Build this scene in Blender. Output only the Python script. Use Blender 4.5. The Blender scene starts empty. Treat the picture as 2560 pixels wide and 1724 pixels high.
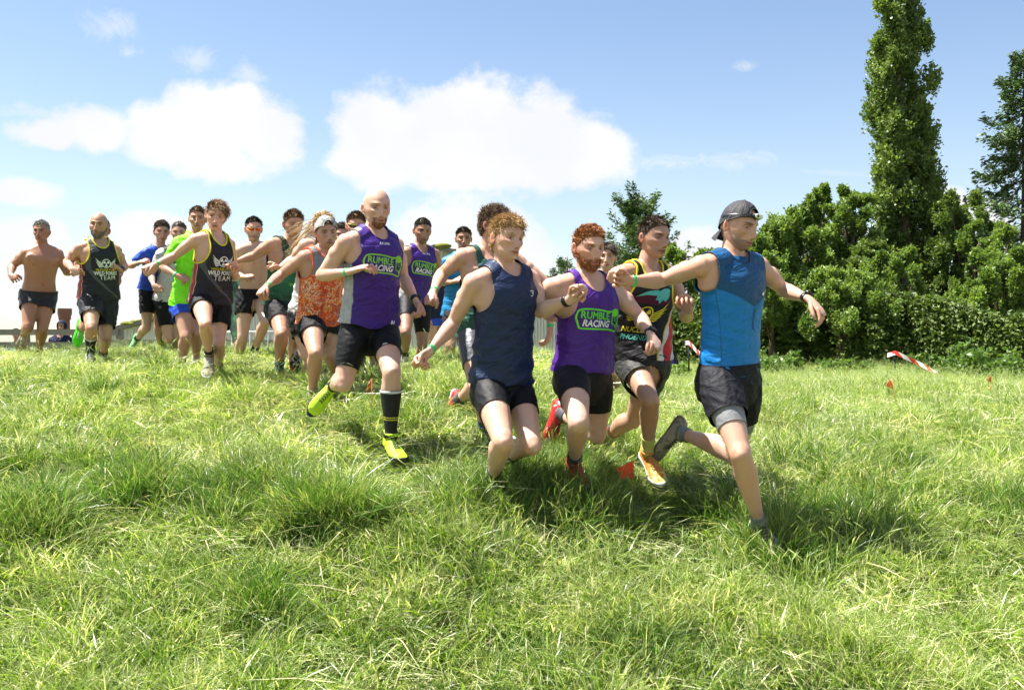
import bpy, bmesh, math, random
import numpy as np
from mathutils import Vector, Matrix
from mathutils.bvhtree import BVHTree

rng = np.random.default_rng(7)
random.seed(7)
scene = bpy.context.scene
COL = scene.collection

# ------------------------------------------------------------------ camera
F = 2489.0                      # focal length in photograph pixels (35 mm on 36 mm)
PX, PY = 1280.0, 862.0
CZ = 1.6
cam_d = bpy.data.cameras.new('camera')
cam_d.lens = 35.0
cam_d.sensor_width = 36.0
cam_d.clip_start = 0.05
cam_d.clip_end = 3000
cam = bpy.data.objects.new('camera', cam_d)
COL.objects.link(cam)
cam.location = (0, 0, CZ)
cam.rotation_euler = (math.radians(90), 0, 0)
scene.camera = cam

# ------------------------------------------------------------------ light
SUN_AZ_VEC = Vector((-0.98, 0.16, 0))            # horizontal direction towards the sun
SUN_EL = math.radians(64)
sd = bpy.data.lights.new('sun', 'SUN')
sd.energy = 5.0
sd.angle = math.radians(0.53)
sd.color = (1.0, 0.955, 0.88)
sun = bpy.data.objects.new('sun', sd)
COL.objects.link(sun)
h = SUN_AZ_VEC.normalized() * math.cos(SUN_EL)
to_sun = Vector((h.x, h.y, math.sin(SUN_EL)))
sun.rotation_euler = to_sun.to_track_quat('Z', 'Y').to_euler()
sun.location = (-8, 6, 12)

scene.view_settings.view_transform = 'Standard'
scene.view_settings.look = 'None'
scene.view_settings.gamma = 1.0
scene.view_settings.use_curve_mapping = False
scene.view_settings.exposure = 1.6
scene.cycles.use_adaptive_sampling = True
scene.cycles.adaptive_threshold = 0.03
scene.cycles.use_light_tree = False
scene.cycles.max_bounces = 4
scene.cycles.diffuse_bounces = 2
scene.cycles.glossy_bounces = 2
scene.cycles.transmission_bounces = 3
scene.cycles.transparent_max_bounces = 4

# ------------------------------------------------------------------ node helper
class G:
    def __init__(s, tree):
        s.t = tree; s.n = tree.nodes; s.l = tree.links
    def node(s, kind, **kw):
        n = s.n.new(kind)
        for k, v in kw.items():
            setattr(n, k, v)
        return n
    def put(s, sock, v):
        if v is None: return
        if isinstance(v, bpy.types.NodeSocket): s.l.new(v, sock)
        else: sock.default_value = v
    def m(s, op, a, b=None, c=None, clamp=False):
        n = s.node('ShaderNodeMath', operation=op); n.use_clamp = clamp
        s.put(n.inputs[0], a); s.put(n.inputs[1], b)
        if c is not None: s.put(n.inputs[2], c)
        return n.outputs[0]
    def vm(s, op, a, b=None, out=0):
        n = s.node('ShaderNodeVectorMath', operation=op)
        s.put(n.inputs[0], a)
        if b is not None:
            if op == 'SCALE': s.put(n.inputs[3], b)
            else: s.put(n.inputs[1], b)
        return n.outputs[1] if op in ('LENGTH', 'DISTANCE', 'DOT_PRODUCT') else n.outputs[0]
    def mix(s, fac, a, b, blend='MIX'):
        n = s.node('ShaderNodeMix', data_type='RGBA', blend_type=blend)
        s.put(n.inputs[0], fac); s.put(n.inputs[6], c4(a)); s.put(n.inputs[7], c4(b))
        return n.outputs[2]
    def noise(s, vec, scale, detail=3, rough=0.5, dist=0.0, col=False):
        n = s.node('ShaderNodeTexNoise')
        s.put(n.inputs['Vector'], vec); s.put(n.inputs['Scale'], scale)
        s.put(n.inputs['Detail'], detail); s.put(n.inputs['Roughness'], rough); s.put(n.inputs['Distortion'], dist)
        return n.outputs[1] if col else n.outputs[0]
    def step(s, x, a, b):
        n = s.node('ShaderNodeMapRange', interpolation_type='SMOOTHSTEP')
        s.put(n.inputs[0], x); s.put(n.inputs[1], a); s.put(n.inputs[2], b)
        n.inputs[3].default_value = 0; n.inputs[4].default_value = 1
        return n.outputs[0]
    def ramp(s, x, stops, interp='LINEAR'):
        n = s.node('ShaderNodeValToRGB'); s.put(n.inputs[0], x)
        cr = n.color_ramp; cr.interpolation = interp
        while len(cr.elements) > 1: cr.elements.remove(cr.elements[-1])
        cr.elements[0].position = stops[0][0]; cr.elements[0].color = c4(stops[0][1])
        for p, c in stops[1:]:
            e = cr.elements.new(p); e.color = c4(c)
        return n.outputs[0]
    def xyz(s, v):
        n = s.node('ShaderNodeSeparateXYZ'); s.put(n.inputs[0], v); return n.outputs
    def comb(s, x, y, z):
        n = s.node('ShaderNodeCombineXYZ'); s.put(n.inputs[0], x); s.put(n.inputs[1], y); s.put(n.inputs[2], z); return n.outputs[0]
    def attr(s, name, which='Vector'):
        n = s.node('ShaderNodeAttribute'); n.attribute_name = name; return n.outputs[which]
    def bump(s, height, strength=0.3, dist=0.01):
        n = s.node('ShaderNodeBump'); s.put(n.inputs['Height'], height)
        n.inputs['Strength'].default_value = strength; n.inputs['Distance'].default_value = dist
        return n.outputs[0]

def c4(c):
    if isinstance(c, bpy.types.NodeSocket) or c is None: return c
    return (c[0], c[1], c[2], 1.0) if len(c) == 3 else c

def material(name):
    m = bpy.data.materials.new(name); m.use_nodes = True
    t = m.node_tree; t.nodes.clear()
    g = G(t)
    out = g.node('ShaderNodeOutputMaterial')
    return m, g, out

def principled(g, out, color, rough=0.6, normal=None, spec=0.5, metallic=0.0, sss=0.0, sheen=0.0, trans=None):
    p = g.node('ShaderNodeBsdfPrincipled')
    g.put(p.inputs['Base Color'], c4(color)); g.put(p.inputs['Roughness'], rough)
    p.inputs['Specular IOR Level'].default_value = spec
    p.inputs['Metallic'].default_value = metallic
    if sss:
        p.inputs['Subsurface Weight'].default_value = sss
        p.inputs['Subsurface Radius'].default_value = (1.0, 0.35, 0.18)
        p.inputs['Subsurface Scale'].default_value = 0.012
    if sheen:
        p.inputs['Sheen Weight'].default_value = sheen
    if normal is not None: g.l.new(normal, p.inputs['Normal'])
    g.l.new(p.outputs[0], out.inputs[0])
    return p

_mats = {}
def simple(name, color, rough=0.6, spec=0.4, var=0.15, scale=30.0, bump=0.0, metallic=0.0):
    key = (name, tuple(color), rough, scale, var)
    if key in _mats: return _mats[key]
    m, g, out = material(name)
    co = g.node('ShaderNodeTexCoord').outputs['Object']
    n = g.noise(co, scale, 4, 0.6)
    dark = [c * (1 - var) for c in color]; light = [min(1, c * (1 + var)) for c in color]
    colr = g.mix(n, dark, light)
    nb = g.bump(g.noise(co, scale * 4, 3), bump, 0.004) if bump else None
    principled(g, out, colr, rough, nb, spec, metallic)
    _mats[key] = m
    return m

# ------------------------------------------------------------------ sky with clouds
world = bpy.data.worlds.new('World'); scene.world = world; world.use_nodes = True
wt = world.node_tree; wt.nodes.clear(); g = G(wt)
wo = g.node('ShaderNodeOutputWorld'); bg = g.node('ShaderNodeBackground')
sky = g.node('ShaderNodeTexSky'); sky.sky_type = 'NISHITA'; sky.sun_disc = False
sky.sun_elevation = SUN_EL
sky.sun_rotation = math.atan2(SUN_AZ_VEC.x, SUN_AZ_VEC.y)
sky.air_density = 1.0; sky.dust_density = 0.6; sky.ozone_density = 1.2; sky.altitude = 100
dirv = g.node('ShaderNodeTexCoord').outputs['Generated']
sx, sy, sz = g.xyz(g.vm('NORMALIZE', dirv))
az = g.m('ARCTAN2', sx, sy); el = g.m('ARCSINE', sz)
def ang(px, py):
    a = (px - PX) / F; b = -(py - PY) / F
    return math.atan(a), math.asin(b / math.sqrt(1 + a * a + b * b))
def blob(px, py, rx, ry):
    a, e = ang(px, py); a2, e2 = ang(px + rx, py + ry)
    dx = g.m('MULTIPLY', g.m('SUBTRACT', az, a), 1 / abs(a2 - a))
    dy = g.m('MULTIPLY', g.m('SUBTRACT', el, e), 1 / abs(e2 - e))
    d2 = g.m('ADD', g.m('MULTIPLY', dx, dx), g.m('MULTIPLY', dy, dy))
    return g.m('SUBTRACT', 1.0, g.m('SQRT', d2))
CL = [(930,300,150,130),(1060,330,170,130),(1200,330,190,140),(1360,335,190,140),(1480,375,140,120),(960,385,190,120),
      (1170,400,260,110),(1400,410,190,90),
      (560,310,170,130),(660,350,150,130),(440,345,170,110),(560,410,190,90),(220,320,150,80),(120,335,120,60),
      (60,480,130,60),(1190,590,240,150),(1080,600,170,120),(1300,630,170,110),(1180,720,330,120),(370,590,170,90),(560,650,200,90),(860,620,140,70),
      (60,600,150,90),(200,700,400,130),(700,760,700,150),(2380,520,110,60),(2460,540,110,60),(1740,620,90,60),(1700,640,130,50),
      (1900,760,500,90),(2350,760,500,90)]
WI = [(490,150,110,60),(620,185,80,60),(290,70,120,90),(320,130,70,50),(1870,165,60,22),(90,280,260,60),(1720,405,420,26),(2250,480,330,26)]
cur = None
for c in CL:
    b = blob(*c)
    cur = b if cur is None else g.m('SMOOTH_MAX', cur, b, 0.12)
nz = g.vm('MULTIPLY', g.vm('NORMALIZE', dirv), (1, 1, 1.25))
n1 = g.noise(nz, 7.5, 6, 0.62, 0.25)
n2 = g.noise(nz, 34, 3, 0.65, 0.0)
nn = g.m('ADD', g.m('MULTIPLY', g.m('SUBTRACT', n1, 0.5), 2.1), g.m('MULTIPLY', g.m('SUBTRACT', n2, 0.5), 0.45))
mask = g.step(g.m('ADD', cur, nn), -0.02, 0.48)
cw = None
for c in WI:
    b = blob(*c)
    cw = b if cw is None else g.m('MAXIMUM', cw, b)
nzw = g.noise(g.vm('MULTIPLY', g.vm('NORMALIZE', dirv), (1, 1, 1.6)), 22, 5, 0.70, 0.8)
wisp = g.m('MULTIPLY', g.step(g.m('ADD', cw, g.m('MULTIPLY', g.m('SUBTRACT', nzw, 0.5), 2.2)), 0.25, 1.2), 0.5)
# the rest of the sky (outside the view) carries the same kind of cloud
side = g.step(g.m('ABSOLUTE', az), 0.50, 0.75)
up = g.step(el, 0.36, 0.55)
outside = g.m('MAXIMUM', side, up)
rest = g.m('MULTIPLY', g.step(g.noise(nz, 2.6, 4, 0.58, 0.0), 0.50, 0.62), outside)
# thin contrail
a1, e1 = ang(1590, 383); a2, e2 = ang(2180, 440)
sl = (e2 - e1) / (a2 - a1)
dl = g.m('ABSOLUTE', g.m('SUBTRACT', el, g.m('ADD', g.m('MULTIPLY', g.m('SUBTRACT', az, a1), sl), e1)))
trail = g.m('MULTIPLY', g.m('SUBTRACT', 1, g.step(dl, 0.0008, 0.0045)),
            g.m('MULTIPLY', g.step(az, a1 - 0.02, a1 + 0.06), g.m('SUBTRACT', 1, g.step(az, a2, a2 + 0.2))))
trail = g.m('MULTIPLY', trail, g.m('MULTIPLY', g.step(g.noise(nz, 40, 1), 0.2, 0.7), 0.35))
total = g.m('MAXIMUM', g.m('MAXIMUM', mask, wisp), g.m('MAXIMUM', rest, trail))
haze_f = g.m('MULTIPLY', g.m('SUBTRACT', 1, g.step(el, 0.0, 0.33)), 0.24)
total = g.m('MAXIMUM', total, haze_f)
shade = g.noise(nz, 6, 3, 0.5)
lowf = g.step(el, 0.0, 0.16)
cloudc = g.mix(g.step(shade, 0.35, 0.62), (5.2, 5.28, 5.45), (5.9, 5.9, 5.85))
skyc = g.mix(1.0, g.vm('SCALE', sky.outputs[0], 1.10), (0.98, 0.96, 0.95), 'MULTIPLY')
colr = g.mix(g.m('MULTIPLY', total, 0.97), skyc, cloudc)
g.l.new(colr, bg.inputs[0]); bg.inputs[1].default_value = 0.06
g.l.new(bg.outputs[0], wo.inputs[0])

# ------------------------------------------------------------------ geometry helpers
def W(px, py, d):
    return np.array([(px - PX) / F * d, d, CZ - (py - PY) / F * d])
def nrm(v):
    v = np.asarray(v, float); n = np.linalg.norm(v, axis=-1, keepdims=True); return v / np.maximum(n, 1e-9)
def sst(a, b, x):
    t = np.clip((x - a) / (b - a), 0, 1); return t * t * (3 - 2 * t)

def make_mesh(name, V, Fc, mats=None, mi=None, smooth=True):
    """V (n,3); Fc = list of arrays of faces (k,3)/(k,4) or one array"""
    me = bpy.data.meshes.new(name)
    V = np.ascontiguousarray(V, dtype=np.float32)
    if isinstance(Fc, np.ndarray): Fc = [Fc]
    Fc = [f for f in Fc if len(f)]
    nf = sum(len(f) for f in Fc)
    loops = np.concatenate([f.reshape(-1) for f in Fc]).astype(np.int32)
    sizes = np.concatenate([np.full(len(f), f.shape[1]) for f in Fc]).astype(np.int32)
    starts = np.concatenate([[0], np.cumsum(sizes)[:-1]]).astype(np.int32)
    me.vertices.add(len(V)); me.vertices.foreach_set('co', V.reshape(-1))
    me.loops.add(len(loops)); me.loops.foreach_set('vertex_index', loops)
    me.polygons.add(nf); me.polygons.foreach_set('loop_start', starts)
    me.polygons.foreach_set('use_smooth', np.full(nf, smooth))
    for m in (mats or []): me.materials.append(m)
    if mi is not None: me.polygons.foreach_set('material_index', np.asarray(mi, dtype=np.int32))
    me.update(calc_edges=True)
    return me

def obj(name, me, parent=None, loc=None):
    o = bpy.data.objects.new(name, me)
    COL.objects.link(o)
    if parent is not None: o.parent = parent
    if loc is not None: o.location = loc
    return o

def tag(o, label=None, cat=None, group=None, kind=None):
    if label: o['label'] = label
    if cat: o['category'] = cat
    if group: o['group'] = group
    if kind: o['kind'] = kind
    return o

def join(parts):
    """parts: list of (V, F(quads or tris, list ok))"""
    Vs, Fq, Ft, off = [], [], [], 0
    for V, Fc in parts:
        V = np.asarray(V, float)
        for f in (Fc if isinstance(Fc, list) else [Fc]):
            if len(f) == 0: continue
            (Fq if f.shape[1] == 4 else Ft).append(f + off)
        Vs.append(V); off += len(V)
    out = []
    out.append(np.concatenate(Fq) if Fq else np.zeros((0, 4), int))
    out.append(np.concatenate(Ft) if Ft else np.zeros((0, 3), int))
    return np.concatenate(Vs), out

def box(c, s, R=None):
    x, y, z = np.array(s) / 2
    V = np.array([[-x,-y,-z],[x,-y,-z],[x,y,-z],[-x,y,-z],[-x,-y,z],[x,-y,z],[x,y,z],[-x,y,z]])
    if R is not None: V = V @ np.asarray(R).T
    Fc = np.array([[0,3,2,1],[4,5,6,7],[0,1,5,4],[1,2,6,5],[2,3,7,6],[3,0,4,7]])
    return V + np.asarray(c), Fc

def beam(p0, p1, w, hgt):
    p0, p1 = np.asarray(p0, float), np.asarray(p1, float)
    d = nrm(p1 - p0); up = np.array([0, 0, 1.0])
    if abs(d[2]) > 0.95: up = np.array([0, 1.0, 0])
    s = nrm(np.cross(d, up)); u = np.cross(s, d)
    R = np.stack([s, d, u], 1)
    return box((p0 + p1) / 2, (w, np.linalg.norm(p1 - p0), hgt), R)

def loft(C, RA, RB, A, B, n=16, power=2.0, cap=True):
    """rings at centres C with half axes RA along A, RB along B"""
    C = np.asarray(C, float); k = len(C)
    RA = np.broadcast_to(np.asarray(RA, float), (k,)); RB = np.broadcast_to(np.asarray(RB, float), (k,))
    A = np.broadcast_to(np.asarray(A, float), (k, 3)); B = np.broadcast_to(np.asarray(B, float), (k, 3))
    th = np.arange(n) / n * 2 * np.pi
    c, s = np.cos(th), np.sin(th)
    if power != 2.0:
        c = np.sign(c) * np.abs(c) ** (2 / power); s = np.sign(s) * np.abs(s) ** (2 / power)
    V = C[:, None] + A[:, None] * (RA[:, None] * c)[..., None] + B[:, None] * (RB[:, None] * s)[..., None]
    V = V.reshape(-1, 3)
    i = np.arange(k - 1)[:, None] * n; j = np.arange(n)[None]
    j2 = (j + 1) % n
    Fq = np.stack([i + j, i + j2, i + n + j2, i + n + j], -1).reshape(-1, 4)
    Ft = np.zeros((0, 3), int)
    if cap:
        V = np.concatenate([V, C[:1], C[-1:]])
        a, b = k * n, k * n + 1
        jj = np.arange(n); jj2 = (jj + 1) % n
        Ft = np.concatenate([np.stack([jj2, jj, np.full(n, a)], -1),
                             np.stack([(k - 1) * n + jj, (k - 1) * n + jj2, np.full(n, b)], -1)])
    return V, [Fq, Ft]

def frame_of(d, front):
    d = nrm(d); B = np.asarray(front, float) - d * np.dot(front, d)
    if np.linalg.norm(B) < 1e-4:
        B = np.cross(d, [1.0, 0.2, 0.1])
    B = nrm(B); A = np.cross(B, d)
    return A, B

def tube(P, R, n=8, cap=True, front=(0.1, 0.3, 1.0)):
    P = np.asarray(P, float); k = len(P)
    R = np.broadcast_to(np.asarray(R, float), (k,))
    T = np.gradient(P, axis=0); A = []; B = []
    f = np.asarray(front, float)
    for t in T:
        a, b = frame_of(t, f); A.append(a); B.append(b); f = b
    return loft(P, R, R, np.array(A), np.array(B), n, cap=cap)

def ball(c, r, n=14, m=8):
    r = np.broadcast_to(np.asarray(r, float), (3,))
    ph = np.linspace(0, np.pi, m + 2)[1:-1]
    C = np.zeros((m, 3)); C[:, 2] = np.cos(ph)
    V, Fc = loft(C, np.sin(ph), np.sin(ph), (1, 0, 0), (0, 1, 0), n)
    V[-2] = (0, 0, 1); V[-1] = (0, 0, -1)
    return V * r + np.asarray(c), [Fc[0][:, ::-1], Fc[1][:, ::-1]]

# ------------------------------------------------------------------ terrain
TL = np.array([[0,-1.75],[2,-1.62],[3,-1.48],[3.8,-1.30],[5,-0.88],[6,-0.63],[7.2,-0.37],[7.8,-0.26],[9,-0.15],[10.5,-0.09],[12,-0.16],[14,-0.75],[18,-1.35],[40,-1.6],[400,-4]])
TR = np.array([[0,-1.75],[2,-1.62],[3,-1.50],[3.8,-1.33],[5,-1.00],[5.7,-0.80],[7,-0.60],[10,-0.46],[15,-0.56],[20,-0.45],[30,-0.7],[60,-1.5],[400,-4]])
def hermite(T, x):
    # smoothed piecewise linear
    return (np.interp(x - 0.45, T[:, 0], T[:, 1]) + np.interp(x, T[:, 0], T[:, 1]) * 2 + np.interp(x + 0.45, T[:, 0], T[:, 1])) / 4
def ground_z(x, y):
    x = np.asarray(x, float); y = np.asarray(y, float)
    yy = np.maximum(y, 0.0)
    a = x / np.maximum(yy, 2.0)
    w = sst(-0.02, 0.17, a)
    z = hermite(TL, yy) * (1 - w) + hermite(TR, yy) * w
    z = z + 0.030 * np.sin(x * 2.1 + y * 1.3) * np.sin(y * 1.9 - x * 0.7 + 1) + 0.015 * np.sin(x * 5.3 + 2) * np.sin(y * 4.7 + x)
    z = z + 0.03 * np.sin(a * 18 + 1) * sst(8, 10, yy) * (1 - sst(14, 20, yy))
    return z + CZ
def ground_hit(px, py):
    d = np.arange(2.5, 60, 0.02)
    P = np.stack([(px - PX) / F * d, d, CZ - (py - PY) / F * d], 1)
    below = P[:, 2] < ground_z(P[:, 0], P[:, 1])
    i = int(np.argmax(below)) if below.any() else 400
    return P[i]
# ------------------------------------------------------------------ ground sheet
m_soil, g, out = material('meadow_soil')
co = g.node('ShaderNodeTexCoord').outputs['Object']
n_big = g.noise(co, 0.9, 4, 0.6); n_small = g.noise(co, 35, 5, 0.7)
c_ = g.mix(n_small, (0.045, 0.055, 0.015), (0.30, 0.27, 0.12))
c_ = g.mix(g.step(n_big, 0.35, 0.7), c_, (0.07, 0.115, 0.022))
principled(g, out, c_, 0.95, g.bump(n_small, 0.8, 0.03), 0.1)
ys = np.concatenate([np.linspace(-12, 0, 8)[:-1], np.linspace(0, 22, 221)[:-1], np.geomspace(22, 900, 30)])
us = np.linspace(-1.4, 1.4, 221)
UU, YY = np.meshgrid(us, ys)
XX = UU * (np.maximum(YY, 0) * 0.75 + 8)
ZZ = ground_z(XX, YY)
Vg = np.stack([XX, YY, ZZ], -1).reshape(-1, 3)
nr, nc = UU.shape
ii = (np.arange(nr - 1)[:, None] * nc + np.arange(nc - 1)[None]).reshape(-1)
Fg = np.stack([ii, ii + 1, ii + nc + 1, ii + nc], 1)
gnd = obj('ground', make_mesh('ground', Vg, Fg, [m_soil])); tag(gnd, kind='structure')

# ------------------------------------------------------------------ grass (stuff: instanced tufts)
def grass_mat(name, dark, light, straw, tr=0.45):
    m, g, out = material(name)
    col = g.attr('shade', 'Fac')
    tip = g.attr('along', 'Fac')
    pos = g.node('ShaderNodeNewGeometry').outputs['Position']
    big = g.noise(pos, 0.8, 3, 0.6)
    mid = g.noise(pos, 3.0, 3, 0.6)
    rnd = g.m('FRACT', g.m('ADD', col, g.m('MULTIPLY', mid, 0.9)))
    base = g.mix(g.step(g.m('ADD', g.m('MULTIPLY', col, 0.6), g.m('MULTIPLY', big, 0.7)), 0.3, 1.0), dark, light)
    st = g.m('MULTIPLY', g.step(g.m('ADD', rnd, g.m('MULTIPLY', g.m('SUBTRACT', mid, 0.5), 1.1)), 0.67, 0.86), 0.88)
    base = g.mix(st, base, straw)
    base = g.mix(g.m('MULTIPLY', g.step(tip, 0.6, 1.0), 0.26), base, straw)  # dry straw tips, whitened to paint in highlights as well
    p = g.node('ShaderNodeBsdfPrincipled'); g.l.new(base, p.inputs['Base Color'])
    p.inputs['Roughness'].default_value = 0.34; p.inputs['Specular IOR Level'].default_value = 0.6
    t = g.node('ShaderNodeBsdfTranslucent')
    tc = g.mix(1.0, base, (1.15, 1.2, 0.55), 'MULTIPLY'); g.l.new(tc, t.inputs[0])
    mx = g.node('ShaderNodeMixShader'); mx.inputs[0].default_value = tr
    g.l.new(p.outputs[0], mx.inputs[1]); g.l.new(t.outputs[0], mx.inputs[2]); g.l.new(mx.outputs[0], out.inputs[0])
    return m
m_grass = grass_mat('grass_blade', (0.072, 0.148, 0.016), (0.270, 0.400, 0.046), (0.80, 0.77, 0.50))
m_tuss = grass_mat('tussock_blade', (0.035, 0.100, 0.012), (0.105, 0.235, 0.025), (0.45, 0.48, 0.20))

def clump(name, n, hmin, hmax, spread, lean, width, mat, seed, droop=1.0, seg=4, seedheads=0):
    r = np.random.default_rng(seed)
    ang_ = r.uniform(0, 2 * np.pi, n); rad = spread * np.sqrt(r.uniform(0, 1, n))
    root = np.stack([rad * np.cos(ang_), rad * np.sin(ang_), np.full(n, -0.015)], 1)
    hgt = r.uniform(hmin, hmax, n) * (1 - 0.25 * rad / max(spread, 1e-3))
    la = ang_ + r.normal(0, 0.9, n)
    ld = np.stack([np.cos(la), np.sin(la), np.zeros(n)], 1)
    lean_ = lean * r.uniform(0.2, 1.0, n)
    t = np.linspace(0, 1, seg + 1)
    wid = width * r.uniform(0.6, 1.3, n)
    fa = r.uniform(0, np.pi, n)
    sd_ = np.stack([np.cos(fa), np.sin(fa), np.zeros(n)], 1)
    P = root[:, None] + ld[:, None] * (hgt * lean_)[:, None, None] * (t[None, :, None] ** 1.9) * 1.0
    zz = hgt[:, None] * (t[None] - droop * 0.38 * (lean_[:, None]) * t[None] ** 2.6)
    P[:, :, 2] += zz
    prof = np.array([0.8, 1.0, 0.85, 0.55, 0.08]) if seg == 4 else np.interp(t, [0, .3, 1], [0.8, 1, 0.06])
    Wd = wid[:, None] * prof[None]
    tw = r.normal(0, 0.5, n)[:, None] * t[None]
    s2 = sd_[:, None] * np.cos(tw)[..., None] + np.cross(sd_, [0, 0, 1.0])[:, None] * np.sin(tw)[..., None]
    Lp = P - s2 * Wd[..., None] / 2; Rp = P + s2 * Wd[..., None] / 2
    V = np.stack([Lp, Rp], 2).reshape(-1, 3)
    k = seg + 1
    b = np.arange(n)[:, None] * k * 2 + np.arange(seg)[None] * 2
    b = b.reshape(-1)
    Fq = np.stack([b, b + 1, b + 3, b + 2], 1)
    shade_ = np.repeat(r.uniform(0, 1, n), k * 2); along = np.tile(np.repeat(t, 2), n)
    if seedheads:
        extra = []
        for q in range(seedheads):
            a0 = r.uniform(0, 6.28); p0 = np.array([r.normal(0, spread * .5), r.normal(0, spread * .5), 0])
            hh = r.uniform(hmax * 0.95, hmax * 1.35); dr = np.array([math.cos(a0), math.sin(a0), 0]) * hh * r.uniform(.15, .7)
            tt = np.linspace(0, 1, 5)
            pts = p0 + dr * (tt ** 2)[:, None] + np.array([0, 0, 1.0]) * (hh * tt)[:, None]
            extra.append(tube(np.concatenate([pts, pts[-1:] + [dr * .25 + [0, 0, .012]], pts[-1:] + [dr * .6 + [0, 0, .030]]]),
                              [.0010, .0009, .0009, .0008, .0008, .0024, .0006], 4))
        Ve, Fe = join(extra)
        V, FF = join([(V, Fq), (Ve, Fe)])
        shade_ = np.concatenate([shade_, np.full(len(Ve), 0.93)]); along = np.concatenate([along, np.full(len(Ve), 0.95)])
    else: FF = Fq
    me = make_mesh(name, V, FF, [mat])
    a = me.attributes.new('shade', 'FLOAT', 'POINT'); a.data.foreach_set('value', shade_.astype(np.float32))
    a = me.attributes.new('along', 'FLOAT', 'POINT'); a.data.foreach_set('value', along.astype(np.float32))
    return me

src = bpy.data.collections.new('grass_sources')
def add_src(me):
    o = bpy.data.objects.new(me.name, me); src.objects.link(o)
for i in range(4): add_src(clump('a_meadow_%d' % i, 58, 0.05, 0.14, 0.11, 2.2, 0.0068, m_grass, 10 + i, 1.2))
for i in range(2): add_src(clump('b_long_%d' % i, 40, 0.12, 0.24, 0.09, 1.4, 0.0062, m_grass, 20 + i, 1.1))
for i in range(2): add_src(clump('c_seeded_%d' % i, 34, 0.09, 0.20, 0.10, 1.5, 0.0050, m_grass, 30 + i, 1.1, seedheads=3))
for i in range(2): add_src(clump('d_tussock_%d' % i, 125, 0.16, 0.36, 0.085, 1.15, 0.0056, m_tuss, 40 + i, 1.0))
for i in range(2): add_src(clump('e_flat_%d' % i, 50, 0.09, 0.19, 0.12, 3.6, 0.0078, m_grass, 50 + i, 1.7))

m_straw = grass_mat('straw_blade', (0.42, 0.40, 0.17), (0.70, 0.64, 0.38), (0.80, 0.74, 0.50), .3)
for i in range(2): add_src(clump('f_straw_%d' % i, 26, 0.05, 0.15, 0.12, 3.2, 0.0062, m_straw, 60 + i, 1.8))
def instance_group(name, pts, rot, scl, idx):
    me = bpy.data.meshes.new(name)
    me.vertices.add(len(pts)); me.vertices.foreach_set('co', np.asarray(pts, np.float32).reshape(-1))
    a = me.attributes.new('rot', 'FLOAT_VECTOR', 'POINT'); a.data.foreach_set('vector', np.asarray(rot, np.float32).reshape(-1))
    a = me.attributes.new('scl', 'FLOAT_VECTOR', 'POINT'); a.data.foreach_set('vector', np.asarray(scl, np.float32).reshape(-1))
    a = me.attributes.new('idx', 'INT', 'POINT'); a.data.foreach_set('value', np.asarray(idx, np.int32))
    o = obj(name, me)
    ng = bpy.data.node_groups.new(name, 'GeometryNodeTree')
    ng.interface.new_socket('Geometry', in_out='INPUT', socket_type='NodeSocketGeometry')
    ng.interface.new_socket('Geometry', in_out='OUTPUT', socket_type='NodeSocketGeometry')
    N, L = ng.nodes, ng.links
    gi = N.new('NodeGroupInput'); go = N.new('NodeGroupOutput')
    ci = N.new('GeometryNodeCollectionInfo'); ci.inputs[0].default_value = src
    ci.inputs['Separate Children'].default_value = True; ci.inputs['Reset Children'].default_value = True
    ip = N.new('GeometryNodeInstanceOnPoints'); ip.inputs['Pick Instance'].default_value = True
    def na(nm, ty):
        q = N.new('GeometryNodeInputNamedAttribute'); q.data_type = ty; q.inputs[0].default_value = nm; return q.outputs[0]
    L.new(gi.outputs[0], ip.inputs['Points']); L.new(ci.outputs[0], ip.inputs['Instance'])
    L.new(na('idx', 'INT'), ip.inputs['Instance Index'])
    e2r = N.new('FunctionNodeEulerToRotation'); L.new(na('rot', 'FLOAT_VECTOR'), e2r.inputs[0])
    L.new(e2r.outputs[0], ip.inputs['Rotation'])
    L.new(na('scl', 'FLOAT_VECTOR'), ip.inputs['Scale'])
    L.new(ip.outputs[0], go.inputs[0])
    md = o.modifiers.new('scatter', 'NODES'); md.node_group = ng
    return o

def scatter(n, y0, y1, amax, lo, hi, pow_=1.0):
    y = y0 + (y1 - y0) * rng.uniform(0, 1, n) ** pow_
    x = rng.uniform(-1, 1, n) * (y * amax + 0.5)
    z = ground_z(x, y)
    return np.stack([x, y, z], 1)
pts, rots, scl, idx = [], [], [], []
def add_pts(P, kinds, s0, s1, hs=(0.85, 1.25)):
    n = len(P)
    pts.append(P)
    e = 0.06
    gx = (ground_z(P[:, 0] + e, P[:, 1]) - ground_z(P[:, 0] - e, P[:, 1])) / (2 * e)
    rots.append(np.stack([rng.normal(0, .24, n), rng.normal(0, .24, n), rng.uniform(0, 6.28, n)], 1))
    s = rng.uniform(s0, s1, n); scl.append(np.stack([s, s, s * rng.uniform(hs[0], hs[1], n)], 1))
    idx.append(rng.choice(kinds, n))
KM, KL, KS, KT, KF = [0, 1, 2, 3], [4, 5], [6, 7], [8, 9], [10, 11]
nearm = [0, 1, 2, 3, 0, 1, 2, 3, 10, 11, 10, 11, 10, 11, 4, 5, 6]
add_pts(scatter(8600, 2.6, 8.2, 0.62, 0, 0, 0.8), nearm, 0.75, 1.2)
farm = [0, 1, 2, 3, 4, 5, 6, 7, 6, 7]
P = scatter(19000, 7.6, 22.0, 0.60, 0, 0, 0.9)
lf = P[:, 0] < P[:, 1] * .12
add_pts(P[lf], farm, 0.62, 1.0, (.40, .68)); add_pts(P[~lf], farm, 0.75, 1.15, (.60, .95))
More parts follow.
